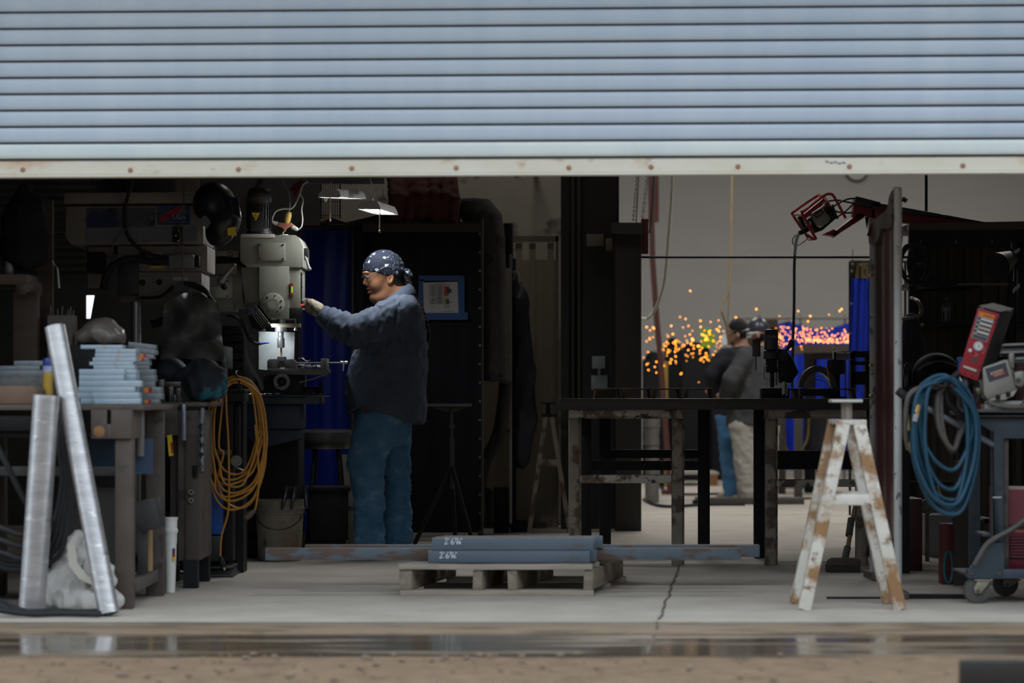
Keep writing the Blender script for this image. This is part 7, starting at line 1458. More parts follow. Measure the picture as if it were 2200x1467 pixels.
mb=MB();mb.poly([P(1743,458,d-0.14),P(1765,444,d-0.14),P(1785,468,d-0.14),P(1780,477,d-0.14),P(1766,487,d-0.14),P(1759,484,d-0.14)],(0,0.12,0));gm=part('gear_housing',mb,cast_grey,bf_,0.007)
A_=[P(1746,460,d-0.142),P(1764,448,d-0.142),P(1772,458,d-0.142),P(1754,471,d-0.142)]
mb=MB();mb.poly(A_,(0,-0.0015,0));mp2=part('maker_plate',mb,M('maker_dark',(0.05,0.05,0.07)),gm)
mb=MB();q_=lambda u,v:A_[0].lerp(A_[1],u).lerp(A_[3].lerp(A_[2],u),v)+Vector((0,-0.003,0));mb.poly([q_(0.2,0.42),q_(0.8,0.42),q_(0.8,0.72),q_(0.2,0.72)],(0,-0.001,0));part('red_band',mb,M('maker_red',(0.48,0.055,0.03)),mp2)
part('lettering',text_mb('LINCOLN',q_(0.22,0.60)+Vector((0,-0.002,0)),A_[1]-A_[0],A_[0]-A_[3],0.0095),M('maker_cream',(0.4,0.35,0.26)),mp2)
for x,y in((1739,478),(1788,462),(1782,446)):mb=MB();mb.ell(P(x,y,d-0.10),(0.018,0.02,0.018),12,8);part('knob',mb,black_steel,bf_)
mb=MB();mb.ell(P(1741,479,d-0.125),(0.010,0.010,0.012),10,8);part('bright_fitting',mb,bright_steel,bf_);mb=MB();mb.cyl(P(1766,446,d-0.12),P(1772,440,d-0.12),0.008);part('bright_fitting',mb,bright_steel,bf_)
tb([(1740,487,d-0.06),(1728,496,d-0.06),(1716,501,d-0.06)],[0.022,0.019,0.014],black_rubber,'gun_socket',n=12)
for pts_ in([(1783,448,d-0.05),(1800,438,d-0.04),(1820,428,d),(1838,426,d+0.02)],[(1780,432,d),(1800,430,d),(1820,434,d),(1838,437,d)],[(1793,453,d),(1810,457,d),(1832,457,d)],[(1796,468,d),(1815,455,d),(1836,435,d+0.02)]):tb(pts_,0.0058,black_rubber,'control_cable')
tb([(1718,500,d-0.06),(1712,512,d-0.06),(1709,530,d-0.06),(1707.5,549,d-0.06)],0.0105,M('liner_pale',(0.50,0.56,0.60),rough=0.35),'gun_liner',n=10)
tb([(1707.5,549,d-0.06),(1706.5,580,d-0.06),(1706,660,d-0.06),(1703.5,740,d-0.08),(1702,800,d-0.1),(1702,872,d-0.1)],0.0095,M('gun_dark',(0.035,0.04,0.045),rough=0.5),'gun_cable',n=10)
tb([(1715,502,d-0.05),(1705,510,d-0.05),(1703,522,d-0.05),(1712,528,d-0.05),(1726,520,d-0.05),(1740,508,d-0.05)],0.0035,grey_cable,'thin_wire')
# hanger from roof keeps the boom up
tb([(1990,462,d+0.05),(1990,380,d+0.05),(1990,-640,d+0.05)],0.010,black_steel,'hanger_rod',sub=1)
# low benches, machines and clutter of the rear bay
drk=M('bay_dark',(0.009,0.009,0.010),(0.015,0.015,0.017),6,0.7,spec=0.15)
tb2=thing('cutting_table','dark grinding table in front of the blue curtain where the sparks fly','table',(P(1780,0,24.5).x,24.6,0))
mb=MB();mb.pbox(1728,740,1880,758,24.2,0.9);part('table_top',mb,M('table_grey',(0.06,0.055,0.05),(0.085,0.08,0.072),6,0.7),tb2)
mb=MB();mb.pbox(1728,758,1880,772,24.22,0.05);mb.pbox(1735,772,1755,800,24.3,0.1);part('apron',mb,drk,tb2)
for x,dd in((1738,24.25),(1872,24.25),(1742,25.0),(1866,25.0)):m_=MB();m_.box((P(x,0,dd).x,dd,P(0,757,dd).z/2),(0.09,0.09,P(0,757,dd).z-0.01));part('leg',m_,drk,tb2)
mb=MB();mb.pbox(1653,700,1676,770,24.0,0.25);mb.pbox(1645,685,1672,712,24.0,0.2);mb.box((P(1664,0,24).x,24.1,0.4),(0.22,0.25,1.0));solo('drill_column',mb,M('col_drk',(0.045,0.035,0.025),rough=0.7),'dark brown machine column behind the man in the cap','machine',bevel=0.02)
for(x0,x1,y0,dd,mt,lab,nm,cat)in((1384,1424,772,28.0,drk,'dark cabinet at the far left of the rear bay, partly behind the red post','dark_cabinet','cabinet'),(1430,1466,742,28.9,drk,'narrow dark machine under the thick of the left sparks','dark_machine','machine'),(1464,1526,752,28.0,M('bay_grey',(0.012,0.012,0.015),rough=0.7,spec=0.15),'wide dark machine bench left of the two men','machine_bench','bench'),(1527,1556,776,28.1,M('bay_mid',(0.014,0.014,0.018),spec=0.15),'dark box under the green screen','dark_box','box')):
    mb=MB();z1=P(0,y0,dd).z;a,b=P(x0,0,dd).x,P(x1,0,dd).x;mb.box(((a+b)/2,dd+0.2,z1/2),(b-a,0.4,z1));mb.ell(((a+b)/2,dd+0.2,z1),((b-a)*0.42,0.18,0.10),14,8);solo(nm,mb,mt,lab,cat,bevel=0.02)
mb=MB();z1=P(0,776,26).z;mb.box((P(1429,0,26).x,26,z1/2),(0.055,0.06,z1));solo('yellow_post',mb,M('post_yellow',(0.34,0.24,0.04),(0.28,0.19,0.035),9,0.5),'short yellow post among the sparks at the left of the bay','post')
gs=thing('green_screen','bright green and yellow panel on a stand left of the two men','panel',(P(1520,0,26.1).x,26.1,0))
mb=MB();mb.pbox(1506,706,1530,746,26,0.03);mb.pbox(1528,716,1536,740,26.01,0.03);part('panel',mb,M('panel_green',(0.10,0.34,0.035),(0.30,0.42,0.03),9,0.4),gs);mb=MB();mb.box((P(1519,0,26.05).x,26.05,P(0,746,26).z/2),(0.04,0.03,P(0,746,26).z));part('stand',mb,drk,gs)
mb=MB();mb.ppoly([(1549,722),(1558,715),(1563,740),(1549,742)],22.9,0.02);mb.box((P(1556,0,22.93).x,22.95,P(0,742,22.9).z/2),(0.03,0.02,P(0,742,22.9).z));solo('white_sheet',mb,M('sheet_lit',(0.85,0.86,0.86),rough=0.6),'white sheet on a stand in front of the dark-haired man','sheet')
# under-table sights: steel drums, uprights, cables, pallets
mb=MB();mb.lathe([(0.072,0),(0.076,0.1),(0.066,0.5),(0.076,0.9),(0.06,1)],P(1400,956,22),P(1400,915,22),24);mb.lathe([(0.064,0),(0.064,1)],Vector((P(1401,0,22).x,22,0)),P(1401,957,22),24);mb.lathe([(0.08,0),(0.08,1)],P(1400,918,22),P(1400,900,22),24);solo('steel_canister',mb,M('canister',(0.24,0.235,0.22),(0.17,0.165,0.155),8,0.4,metal=0.4),'ribbed grey canister seen under the left half of the table','canister')
for i,(x,dd,w_,mt)in enumerate(((1715,23.2,0.075,M('up_brown',(0.075,0.068,0.06))),(1422,25.5,0.05,drk),(1683,25.6,0.05,M('up_tan',(0.19,0.13,0.02))))):
    mb=MB();z1=P(0,(880,880,930)[i],dd).z;mb.box((P(x,0,dd).x,dd,z1/2),(w_,w_,z1));solo('steel_upright',mb,mt,['thin grey-brown upright seen under the right trestle','thin dark upright beside the ribbed canister','yellow upright seen under the right trestle'][i],'post')
mb=MB();z1=P(0,875,23.8).z;mb.lathe([(0.11,0),(0.11,1)],(P(1763,0,23.8).x,23.8,P(0,965,23.8).z),(P(1763,0,23.8).x,23.8,z1),24);mb.lathe([(0.04,0),(0.04,1)],(P(1763,0,23.8).x,23.8,0),(P(1763,0,23.8).x,23.8,P(0,965,23.8).z),12);solo('gas_cylinder',mb,M('cyl_dark',(0.04,0.04,0.045),rough=0.25,metal=0.5),'dark cylinder standing under the right end of the table in the rear bay','cylinder')
mb=MB();mb.ptube([(1668,895,23),(1675,930,23),(1688,960,23),(1692,985,23)],0.014,8);mb.ptube([(1738,890,23),(1735,940,23),(1722,970,23),(1718,1000,23.1)],0.010,8);mb.ptube([(1668,890,23),(1668,1000,23),(1660,1060,22.9)],0.010,8);z0=0.012
mb.tube([(P(x,0,dd).x,dd,z0)for x,dd in((1660,22.9),(1690,22.5),(1740,22.7),(1800,22.6),(1880,22.8))],0.012,8,sub=5);solo('bay_cable',mb,M('cable_yelblk',(0.03,0.03,0.03),(0.20,0.15,0.02),4,0.5),'dark and yellow cables hanging under the right end of the rear bay bench','cable')
mb=MB();mb.tube([(P(x,0,dd).x,dd,z0)for x,dd in((1384,22.4),(1410,21.2),(1440,20.9),(1480,21.1),(1520,21.3),(1600,21.35))],0.016,8,sub=6);solo('floor_hose',mb,black_rubber,'black hose curving over the bright floor toward the dark plank','hose')
mb=MB();mb.tube([(P(x,0,dd).x,dd,z0)for x,dd in((1420,25.5),(1440,24),(1480,23.6),(1560,23.8))],0.014,8,sub=6);solo('floor_hose',mb,black_rubber,'black hose lying across the far floor before the orange-brown pallet','hose')
mb=MB();d=21.6;a,b=P(1500,0,d).x,P(1728,0,d).x;mb.box(((a+b)/2,d+0.2,0.027),(b-a,0.4,0.054));plk=solo('floor_plate',mb,M('plank_dark',(0.055,0.05,0.042),(0.08,0.072,0.06),20,0.8),'low dark steel grating plank on the floor before the two men','plank',bevel=0.002)
mb=MB();a,b=P(1490,0,21.5).x,P(1502,0,21.5).x;mb.box(((a+b)/2,21.6,0.02),(b-a-0.002,0.1,0.04));solo('plank_end',mb,drk,'dark block at the left end of the floor plank','block')
pl2=thing('bay_pallet','orange-brown wooden pallet on the far floor left of the two men','pallet',(P(1480,0,26.5).x,26.5,0))
d=26.3;a,b=P(1405,0,d).x,P(1545,0,d).x
mb=MB();mb.box(((a+b)/2,d+0.4,0.135),(b-a,0.8,0.022));part('deck',mb,M('deck_pale',(0.42,0.40,0.37),(0.36,0.33,0.29),6,0.8),pl2)
for x in(1412,1432,1532):m_=MB();m_.box((P(x,0,d).x,d+0.4,0.062),(0.10,0.8,0.12));part('stringer',m_,M('stringer_orange',(0.27,0.13,0.05),(0.20,0.10,0.045),8,0.8),pl2)
mb=MB();mb.box((P(1470,0,26.5).x,26.75,0.147+0.05),(0.35,0.4,0.09));solo('white_carton',mb,paper_white,'low white carton on the orange-brown pallet','carton',bevel=0.004)
mb=MB();d=25.2;a,b=P(1380,0,d).x,P(1660,0,d).x;mb.box((P(1700,0,d).x,25.62,0.03),(0.9,0.5,0.06));solo('far_plank',mb,M('far_plank_m',(0.12,0.11,0.09)),'pale low plank on the far floor under the grinding table','plank')
# sparks
spk=emit('spark_glow',(1.0,0.33,0.035),11);spk2=emit('spark_hot',(1.0,0.30,0.055),6)
rr=random.Random(21)
def sparks(n_,gen,mat,lab,nm):
    m_=MB()
    for _ in range(n_):
        x,y,d_=gen();r=rr.uniform(0.003,0.0062);m_.ell(P(x,y,d_),(r,r,r),6,4)
    return solo(nm,m_,mat,lab,'sparks',kind='stuff')
def gl():
    t=rr.random()
    x=1382+200*rr.random()**0.9
    if x<1420:y=rr.choice((rr.gauss(745,22),rr.uniform(700,820)))
    else:y=rr.gauss(752-0.20*(x-1430),20)+(rr.random()<0.2)*rr.uniform(0,60)
    return x,min(max(y,672),852),rr.uniform(24.4,26.0)
def gr():
    x=rr.uniform(1662,1828);k_=rr.random();top=712 if x>1700 else 700
    y=737-abs(rr.gauss(0,9))if(x>1727 and k_<0.75)else rr.uniform(704,738)if x>1725 else rr.gauss(722,13)
    return x,min(max(y,688),738 if x>1727 else 752),rr.uniform(23.2,24.1)
sparks(165,gl,spk,'scattered orange sparks flying left of the two men','orange_sparks')
sparks(270,gr,spk2,'dense band of bright sparks in front of the far blue curtain','bright_sparks')
sparks(18,lambda:rr.choice([(1483,625,24.5),(1507,641,24.5),(1625,664,24.5),(1634,652,24.5),(1785,653,24),(1745,661,24),(1751,663,24),(1804,668,24),(1741,679,24),(1781,676,24),(1461,681,24.5),(1473,685,24.5),(1590,672,24.5),(1581,682,24.5),(1675,679,24),(1736,690,24),(1808,664,24),(1715,668,24),(1442,700,24.5)]),spk,'few stray orange sparks high against the pale rear wall','stray_sparks')
# ------------------------------------------------------------------ people
skin=M('skin',(0.20,0.092,0.046),(0.26,0.122,0.062),25,0.5,spec=0.35,c3=(0.16,0.065,0.036),thr=0.6,s3=14,soft=0.15,bump=0.12,bs=160)
skin_pale=M('skin_pale',(0.40,0.22,0.15),(0.46,0.26,0.18),20,0.55)
hair_black=M('hair_black',(0.008,0.007,0.007),(0.015,0.013,0.012),40,0.6,bump=0.4,bs=120,spec=0.2)
hair_grey=M('hair_grey',(0.075,0.068,0.06),(0.13,0.12,0.11),90,0.8)
shirt_blue=M('shirt_blue_grey',(0.056,0.071,0.102),(0.073,0.090,0.124),8,0.9,c3=(0.036,0.042,0.056),thr=0.62,s3=4.5,soft=0.14,bump=0.2,bs=60,st=(1,1,0.7),spec=0.1)
WD=14.2
def W(px,py,dy=0.0):p=P(px,py,WD);p.y+=dy;return p
wz=lambda py:P(0,py,WD).z
wX=lambda px:P(px,0,WD).x
man=thing('person','person in a patterned bandana, blue-grey work shirt and jeans working the milling machine','person',(wX(820),WD,0))
HCX,HC_,HS_=wX(830),math.cos(0.23),math.sin(0.23)      # the head is turned a little towards the viewer
def HR(G):X,Y,Z=G;return HCX+HC_*(X-HCX)+HS_*(Y-WD),WD-HS_*(X-HCX)+HC_*(Y-WD),Z
def WH(px,py,dy=0.0):p=W(px,py,dy);x,y=p.x-HCX,p.y-WD;return Vector((HCX+HC_*x-HS_*y,WD+HS_*x+HC_*y,p.z))
def head_sdf(G):
    G0=G;G=HR(G)
    d=s_ell(G,W(824,582),(0.120,0.094,0.119))
    d=smin(d,s_ell(G,W(811,608),(0.060,0.070,0.078),-0.12),0.025)
    for s in(-1,1):
        d=smin(d,s_cap(G,W(834,622,0.052*s),W(810,640,0.026*s),0.030,0.024),0.03)
        d=smin(d,s_ell(G,W(805,611,0.045*s),(0.036,0.030,0.040)),0.02)
    d=smin(d,s_ell(G,W(802,640),(0.023,0.03,0.021)),0.02)                 # chin
    d=smin(d,s_ell(G,W(822,642),(0.05,0.062,0.04)),0.03)                     # under the chin
    d=smin(d,s_ell(G,W(784.5,587),(0.014,0.055,0.012)),0.012)                # brow
    d=smin(d,s_cap(G,W(787.0,593),W(784.6,608.5),0.0085,0.0150),0.006)        # nose
    for s in(-1,1):d=smin(d,s_ell(G,W(790.0,611.5,0.0145*s),(0.015,0.0115,0.0105)),0.004)
    d=smin(d,s_ell(G,W(792.8,621.2),(0.016,0.029,0.0074)),0.006);d=smin(d,s_ell(G,W(795.0,628.5),(0.016,0.026,0.0080)),0.007)
    d=np.maximum(d,-s_chain(G,[(W(797,625.6,-0.034),0.004),(W(788.5,624.8,-0.02),0.0055),(W(786.5,624.8,0),0.0058),(W(788.5,624.8,0.02),0.0055),(W(797,625.6,0.034),0.004)],0.004))   # mouth line
    for s in(-1,1):                                                                  # eye sockets, ears
        d=np.maximum(d,-(s_ell(G,W(786.5,597.0,0.038*s),(0.014,0.022,0.010))))
        e=s_ell(G,W(833.5,601.5,0.090*s),(0.019,0.011,0.032),-0.25);e=np.maximum(e,-s_ell(G,W(832.5,600.5,0.101*s),(0.010,0.008,0.020),-0.25));d=smin(d,e,0.006)
    return smin(d,s_chain(G0,[(W(836,612),0.072),(W(852,640),0.074),(W(862,668),0.090)],0.03),0.025)
def body_sdf(G):
    d=head_sdf(G)
    rows=sorted([(wz(640),wX(845),wX(888),0.10),(wz(665),wX(830),wX(898),0.17),(wz(710),wX(800),wX(903),0.21),(wz(780),wX(772),wX(903),0.215),(wz(870),wX(766),wX(898),0.21),(wz(930),wX(778),wX(876),0.19)])
    t=s_column(G,rows,WD,2.2);t=np.maximum(np.maximum(t,rows[0][0]-G[2]),G[2]-rows[-1][0]);d=smin(d,t,0.03)
    d=smin(d,s_chain(G,[(W(862,672,-0.19),0.06),(W(768,724,-0.30),0.048),(W(700,681,-0.20),0.034)]),0.03)
    d=smin(d,s_chain(G,[(W(866,676,0.2),0.06),(W(868,780,0.26),0.048),(W(842,868,0.22),0.034),(W(836,890,0.22),0.04)]),0.03)
    for dy,pts in((-0.10,[(812,905,0.09),(789,1000,0.06),(795,1180,0.045)]),(0.10,[(838,905,0.09),(846,1000,0.055),(849,1180,0.042)])):d=smin(d,s_chain(G,[(W(x,y,dy),r)for x,y,r in pts]),0.03)
    return d
xs=axis(wX(690),wX(925),0.014,[(wX(772),wX(876),0.0036)]);ys=axis(WD-0.4,WD+0.4,0.013,[(WD-0.125,WD+0.125,0.0036)]);zs=axis(0.01,wz(528),0.014,[(wz(668),wz(530),0.0036)])
part('body',nets(body_sdf,xs,ys,zs),skin,man,angle=80)
# bandana with knot
def ban(G):
    G=HR(G)
    d=s_ell(G,W(824.5,582),(0.126,0.101,0.1245))
    x,z=G[0],G[2];x0,z0,x1,z1=wX(778),wz(584.5),wX(868),wz(596.5)
    cut=(z0+(z1-z0)*(x-x0)/(x1-x0))-z+0.006*np.sin((x-x0)*30)
    d=np.maximum(d,cut)
    d=smin(d,s_ell(G,W(868,585),(0.022,0.03,0.022)),0.02)
    return d
def ban_w(p,n):
    return 0.0028*ridged(Vector((p.x,p.y*0.6,p.z)),15,(0.6,1,2.2))-0.001
mb=wrinkle(nets(ban,axis(wX(770),wX(885),0.0042),axis(WD-0.125,WD+0.125,0.0042),axis(wz(606),wz(530),0.0042)),ban_w)
bm_=bpy.data.materials.new('bandana');bm_.use_nodes=True;N,L=bm_.node_tree.nodes,bm_.node_tree.links;b=N['Principled BSDF'];b.inputs['Roughness'].default_value=0.8;b.inputs['Specular IOR Level'].default_value=0.1
tc=N.new('ShaderNodeTexCoord')
def vor(sc_,r0,r1,off):
    mp=N.new('ShaderNodeMapping');mp.inputs['Location'].default_value=off;L.new(tc.outputs['Object'],mp.inputs[0]);nz=N.new('ShaderNodeTexNoise');nz.inputs['Scale'].default_value=130;L.new(mp.outputs[0],nz.inputs[0])
    ad=N.new('ShaderNodeMix');ad.data_type='RGBA';ad.blend_type='LINEAR_LIGHT';ad.inputs[0].default_value=0.012;L.new(mp.outputs[0],ad.inputs[6]);L.new(nz.outputs['Color'],ad.inputs[7])
    v=N.new('ShaderNodeTexVoronoi');v.inputs['Scale'].default_value=sc_;L.new(ad.outputs[2],v.inputs['Vector']);m_=N.new('ShaderNodeMapRange');m_.inputs[1].default_value=r0;m_.inputs[2].default_value=r1;m_.inputs[3].default_value=1;m_.inputs[4].default_value=0;L.new(v.outputs['Distance'],m_.inputs[0]);return m_.outputs[0]
v1=vor(27,0.20,0.26,(0,0,0));v2=vor(95,0.22,0.30,(0.3,0,0))
sxx=N.new('ShaderNodeSeparateXYZ');L.new(tc.outputs['Object'],sxx.inputs[0]);fx=N.new('ShaderNodeMapRange');fx.inputs[1].default_value=wX(832)-man.location.x;fx.inputs[2].default_value=wX(848)-man.location.x;L.new(sxx.outputs['X'],fx.inputs[0])
mu=N.new('ShaderNodeMath');mu.operation='MULTIPLY';L.new(v2,mu.inputs[0]);L.new(fx.outputs[0],mu.inputs[1]);mu2=N.new('ShaderNodeMath');mu2.operation='MULTIPLY';mu2.inputs[1].default_value=0.6;L.new(mu.outputs[0],mu2.inputs[0])
mx=N.new('ShaderNodeMath');mx.operation='MAXIMUM';L.new(v1,mx.inputs[0]);L.new(mu2.outputs[0],mx.inputs[1])
cm=N.new('ShaderNodeMix');cm.data_type='RGBA';cm.inputs[6].default_value=(0.010,0.013,0.022,1);cm.inputs[7].default_value=(0.30,0.36,0.42,1);L.new(mx.outputs[0],cm.inputs[0]);L.new(cm.outputs[2],b.inputs['Base Color'])
bd_=part('bandana',mb,bm_,man,angle=80)
def kn(G):
    d=s_chain(G,[(W(866,583,0.0),0.020),(W(876,584,-0.01),0.017),(W(884,592,-0.02),0.012)],0.01);return smin(d,s_chain(G,[(W(870,590),0.014),(W(876,606,0.01),0.012),(W(878,616,0.01),0.008)],0.01),0.008)
part('knot',nets(kn,axis(wX(856),wX(894),0.0045),axis(WD-0.06,WD+0.05,0.0045),axis(wz(624),wz(572),0.0045)),bm_,bd_,angle=80)
# hair under the bandana, long braid, goatee, eyes
def hr(G):
    d=smin(s_ell(G,W(824.5,582),(0.1235,0.0975,0.122)),s_chain(G,[(W(836,612),0.0755),(W(852,640),0.0775)],0.03),0.025);d=np.maximum(np.maximum(d,wX(842)-G[0]+0.6*(wz(603)-G[2])),G[2]-wz(588));return np.maximum(d,wz(617)-G[2])
part('hair',nets(hr,axis(wX(820),wX(878),0.005),axis(WD-0.11,WD+0.11,0.005),axis(wz(632),wz(574),0.005)),hair_black,man,angle=80)
mb=MB();path=[(868,590,0),(876,603,0),(883,622,-0.005),(892,640,-0.01),(900,655,-0.012),(908,672,-0.014),(915,692,-0.01),(919,715,0.0),(920,738,0.0)]
pts=[]
for(a,b_)in zip(path[:-1],path[1:]):
    for k_ in range(5):t=k_/5;pts.append(W(a[0]+(b_[0]-a[0])*t,a[1]+(b_[1]-a[1])*t,a[2]))
for s in range(3):
    mb.tube([p+Vector((0.010*math.cos(i*0.9+s*2.09),0.010*math.sin(i*0.9+s*2.09),0))for i,p in enumerate(pts)],[0.013-0.006*i/len(pts)for i in range(len(pts))],7)
part('braid',mb,hair_black,man)
def gt(G):
    G=HR(G);return smin(s_ell(G,W(803.2,642.0),(0.0245,0.0315,0.020)),s_cap(G,W(803,647),W(806,655),0.014,0.006),0.012)
part('goatee',nets(gt,axis(wX(788),wX(812),0.0035),axis(WD-0.035,WD+0.035,0.0035),axis(wz(658),wz(632),0.0035)),hair_grey,man,angle=80)
for s in(-1,1):
    mb=MB();mb.ell(WH(788.2,597.5,0.036*s),(0.0112,0.0112,0.0112));ey=part('eye',mb,M('eye_white',(0.24,0.22,0.20),rough=0.3),man);mb=MB();mb.ell(WH(785.4,598.6,0.037*s),(0.004,0.0062,0.0062));part('iris',mb,M('iris_brown',(0.02,0.012,0.008),rough=0.1),ey)
    mb=MB();mb.ell(WH(787.9,596.6,0.036*s),(0.0130,0.0150,0.0098));part('eyelid',mb,skin,man)
    mb=MB();mb.tube([WH(783.0,590,0.018*s),WH(782.4,587.6,0.034*s),WH(786.0,588.6,0.054*s)],[0.004,0.0055,0.003],6,sub=3);part('eyebrow',mb,hair_black,man)
# safety glasses
gl_=part('safety_glasses',MB().tube([WH(781.5,593.5,-0.062),WH(779.0,592.8,-0.034),WH(779.6,594.0,0),WH(779.0,592.8,0.034),WH(781.5,593.5,0.062)],0.0022,8,sub=4),M('frame_clear',(0.07,0.078,0.085),rough=0.25),man)
for s in(-1,1):
    mb=MB();mb.grid(lambda u,v:WH(779.2+14*max(0,u-0.45)**2*3.2+2.2*v,593.5+13.5*v*(1-0.35*max(0,u-0.6)),s*(0.008+0.062*u)),10,5,0.0012,(-1,0,0));part('lens',mb,clear_plastic,gl_)
    mb=MB();mb.tube([WH(781.0,594,s*0.064),WH(787,594.5,s*0.076),WH(799,588.5,s*0.090),WH(812,579.5,s*0.104),WH(824,574,s*0.107),WH(842,579,s*0.106)],[0.003,0.0038,0.003,0.0018,0.0014,0.0014],8,sub=4);part('temple_arm',mb,M('frame_clear',(0.4,0.4,0.4)),gl_)
# shirt
def shirt(G):
    X,Y,Z=G
    R=[(624,868,882,0.045),(636,836,891,0.10),(650,822,899,0.165),(664,810,906,0.215),(684,798,912,0.245),(712,782,916,0.262),(745,767,916.5,0.268),(780,756,916,0.272),(806,749,915,0.275),(835,747,914,0.275),(862,747,913,0.272),(885,747,911.5,0.265),(912,749,910,0.26)]
    rows=sorted([(wz(r[0]),wX(r[1]),wX(r[2]),r[3])for r in R]);d=s_column(G,rows,WD,2.25)
    u=(X-wX(747))/(wX(911)-wX(747));hem=wz(888)+(wz(872)-wz(888))*np.clip(u/0.24,0,1)+(wz(907)-wz(872))*np.clip((u-0.24)/0.62,0,1)**1.15
    d=np.maximum(d,Z-rows[-1][0])
    arm=s_chain(G,[(W(872,668,-0.15),0.085),(W(845,686,-0.235),0.094),(W(806,706,-0.285),0.086),(W(772,716,-0.30),0.078),(W(738,702,-0.265),0.066),(W(712,688,-0.225),0.056),(W(695,676.5,-0.20),0.049)],0.03)
    cuff=((X-W(695,676.5).x)*0.80+(Z-wz(676.5))*0.60*-1.0)
    arm=np.maximum(arm,-(((X-wX(693.5))*0.78)+((wz(675)-Z)*0.62)))
    d=smin(d,arm,0.045)
    d=smin(d,s_chain(G,[(W(874,672,0.15),0.085),(W(874,780,0.265),0.07),(W(852,855,0.235),0.055)],0.03),0.04)
    neck=s_chain(G,[(W(838,606),0.070),(W(850,634),0.078),(W(852,650),0.07)],0.02);d=np.maximum(d,-neck)
    d=np.maximum(d,hem-Z)
    return d
def shirt_w(p,n):
    px=p.x*S(WD)+1100;q=0
    if p.y<WD-0.15 and px<862 and p.z>wz(765):          # sleeve: folds across the arm
        t=Vector((p.x*1.0-p.z*0.35,p.y*0.5,p.z*0.45+p.x*0.3));q=0.014*ridged(t,17)+0.008*ridged(t+Vector((3,0,0)),29)
        fade=min(1,max(0.15,(px-690)/40));q*=fade
    else:
        t=Vector((p.x*0.9+p.z*0.5,p.y*0.8,p.z*0.8-p.x*0.4));low=min(1,max(0,(wz(690)-p.z)/0.3));q=(0.004+0.009*low)*ridged(t,6.5)+0.0065*ridged(t+Vector((7,2,0)),15)
    return q-0.002
xs=axis(wX(680),wX(930),0.0075);ys=axis(WD-0.40,WD+0.37,0.0085);zs=axis(wz(918),wz(600),0.0075)
sh_=part('shirt',wrinkle(nets(shirt,xs,ys,zs),shirt_w),shirt_blue,man,angle=80)
def clr(u,v):
    a_=math.pi*(1+0.06+1.88*u);xu=wX(846)+(wX(881)-wX(811))/2*math.cos(a_);xl=wX(848.5)+(wX(894)-wX(803))/2*math.cos(a_)
    yu,yl=0.096*math.sin(a_),0.130*math.sin(a_);tu=(xu-wX(811))/(wX(881)-wX(811));tl=(xl-wX(803))/(wX(894)-wX(803))
    zu=wz(664)+(wz(609.5)-wz(664))*max(0,tu)**0.85;zl=wz(684)+(wz(630)-wz(684))*max(0,tl);b2=math.sin(v*math.pi)*0.007
    return Vector((xl+(xu-xl)*v+b2*math.cos(a_),WD+yl+(yu-yl)*v+b2*math.sin(a_),zl+(zu-zl)*v))
mb=MB();mb.grid(clr,56,8,0.004,(0,0,1));part('collar',mb,shirt_blue,sh_,angle=80)
mb=MB();seam=[W(872,655,-0.19),W(862,668,-0.25),W(858,690,-0.305),W(862,712,-0.325),W(872,735,-0.315)]
part('shoulder_seam',MB().tube(seam,0.0032,6,sub=5),shirt_blue,sh_)
mb=MB();mb.poly([W(764,1,0)]*0+[W(774,876,-0.225),W(796,874,-0.235),W(797,888,-0.215),W(776,889,-0.205)],(0,-0.004,0))
# jeans
def jeans(G):
    X,Y,Z=G
    R=[(850,768,892,0.235),(900,772,886,0.24),(930,769,880,0.232),(958,765,874,0.19)]
    rows=sorted([(wz(r[0]),wX(r[1]),wX(r[2]),r[3])for r in R]);d=s_column(G,rows,WD,2.3);d=np.maximum(np.maximum(d,rows[0][0]-Z),Z-wz(858))
    for dy,pts in((-0.105,[(812,900,0.128),(801,945,0.120),(789,990,0.108),(792,1025,0.093),(796,1080,0.081),(796,1135,0.078),(796,1168,0.081)]),(0.10,[(840,905,0.12),(843,950,0.104),(846,1000,0.087),(849,1050,0.082),(850,1110,0.081),(851,1168,0.083)])):
        L_=s_chain(G,[(W(x,y,dy*(1.0 if y<1050 else 1.15)),r)for x,y,r in pts],0.02);d=smin(d,L_,0.03)
    return np.maximum(d,wz(1169)+(X-wX(800))*0.03-Z)
def jeans_w(p,n):
    t=Vector((p.x*0.8,p.y,p.z*1.3+0.5*p.x));low=min(1,max(0.25,(wz(930)-p.z)/0.3));k_=0.5+0.5*max(0,min(1,(0.35-p.z)/0.2))+(0.5 if 0.5<p.z<0.75 else 0)
    return 0.013*low*k_*ridged(t,9)+0.0085*low*ridged(t+Vector((4,0,0)),18,(0.7,0.7,1.6))-0.003
jn=part('jeans',wrinkle(nets(jeans,axis(wX(740),wX(900),0.0075),axis(WD-0.28,WD+0.28,0.0085),axis(wz(1176),wz(850),0.0085)),jeans_w),denim,man,angle=80)
mb=MB();mb.poly([W(781,872,-0.243),W(803,870,-0.243),W(803,886,-0.245),W(782,887,-0.245)],(0,-0.004,0));lt=part('leather_patch',mb,M('patch_dark',(0.022,0.010,0.009),(0.05,0.014,0.011),60,0.6),jn)
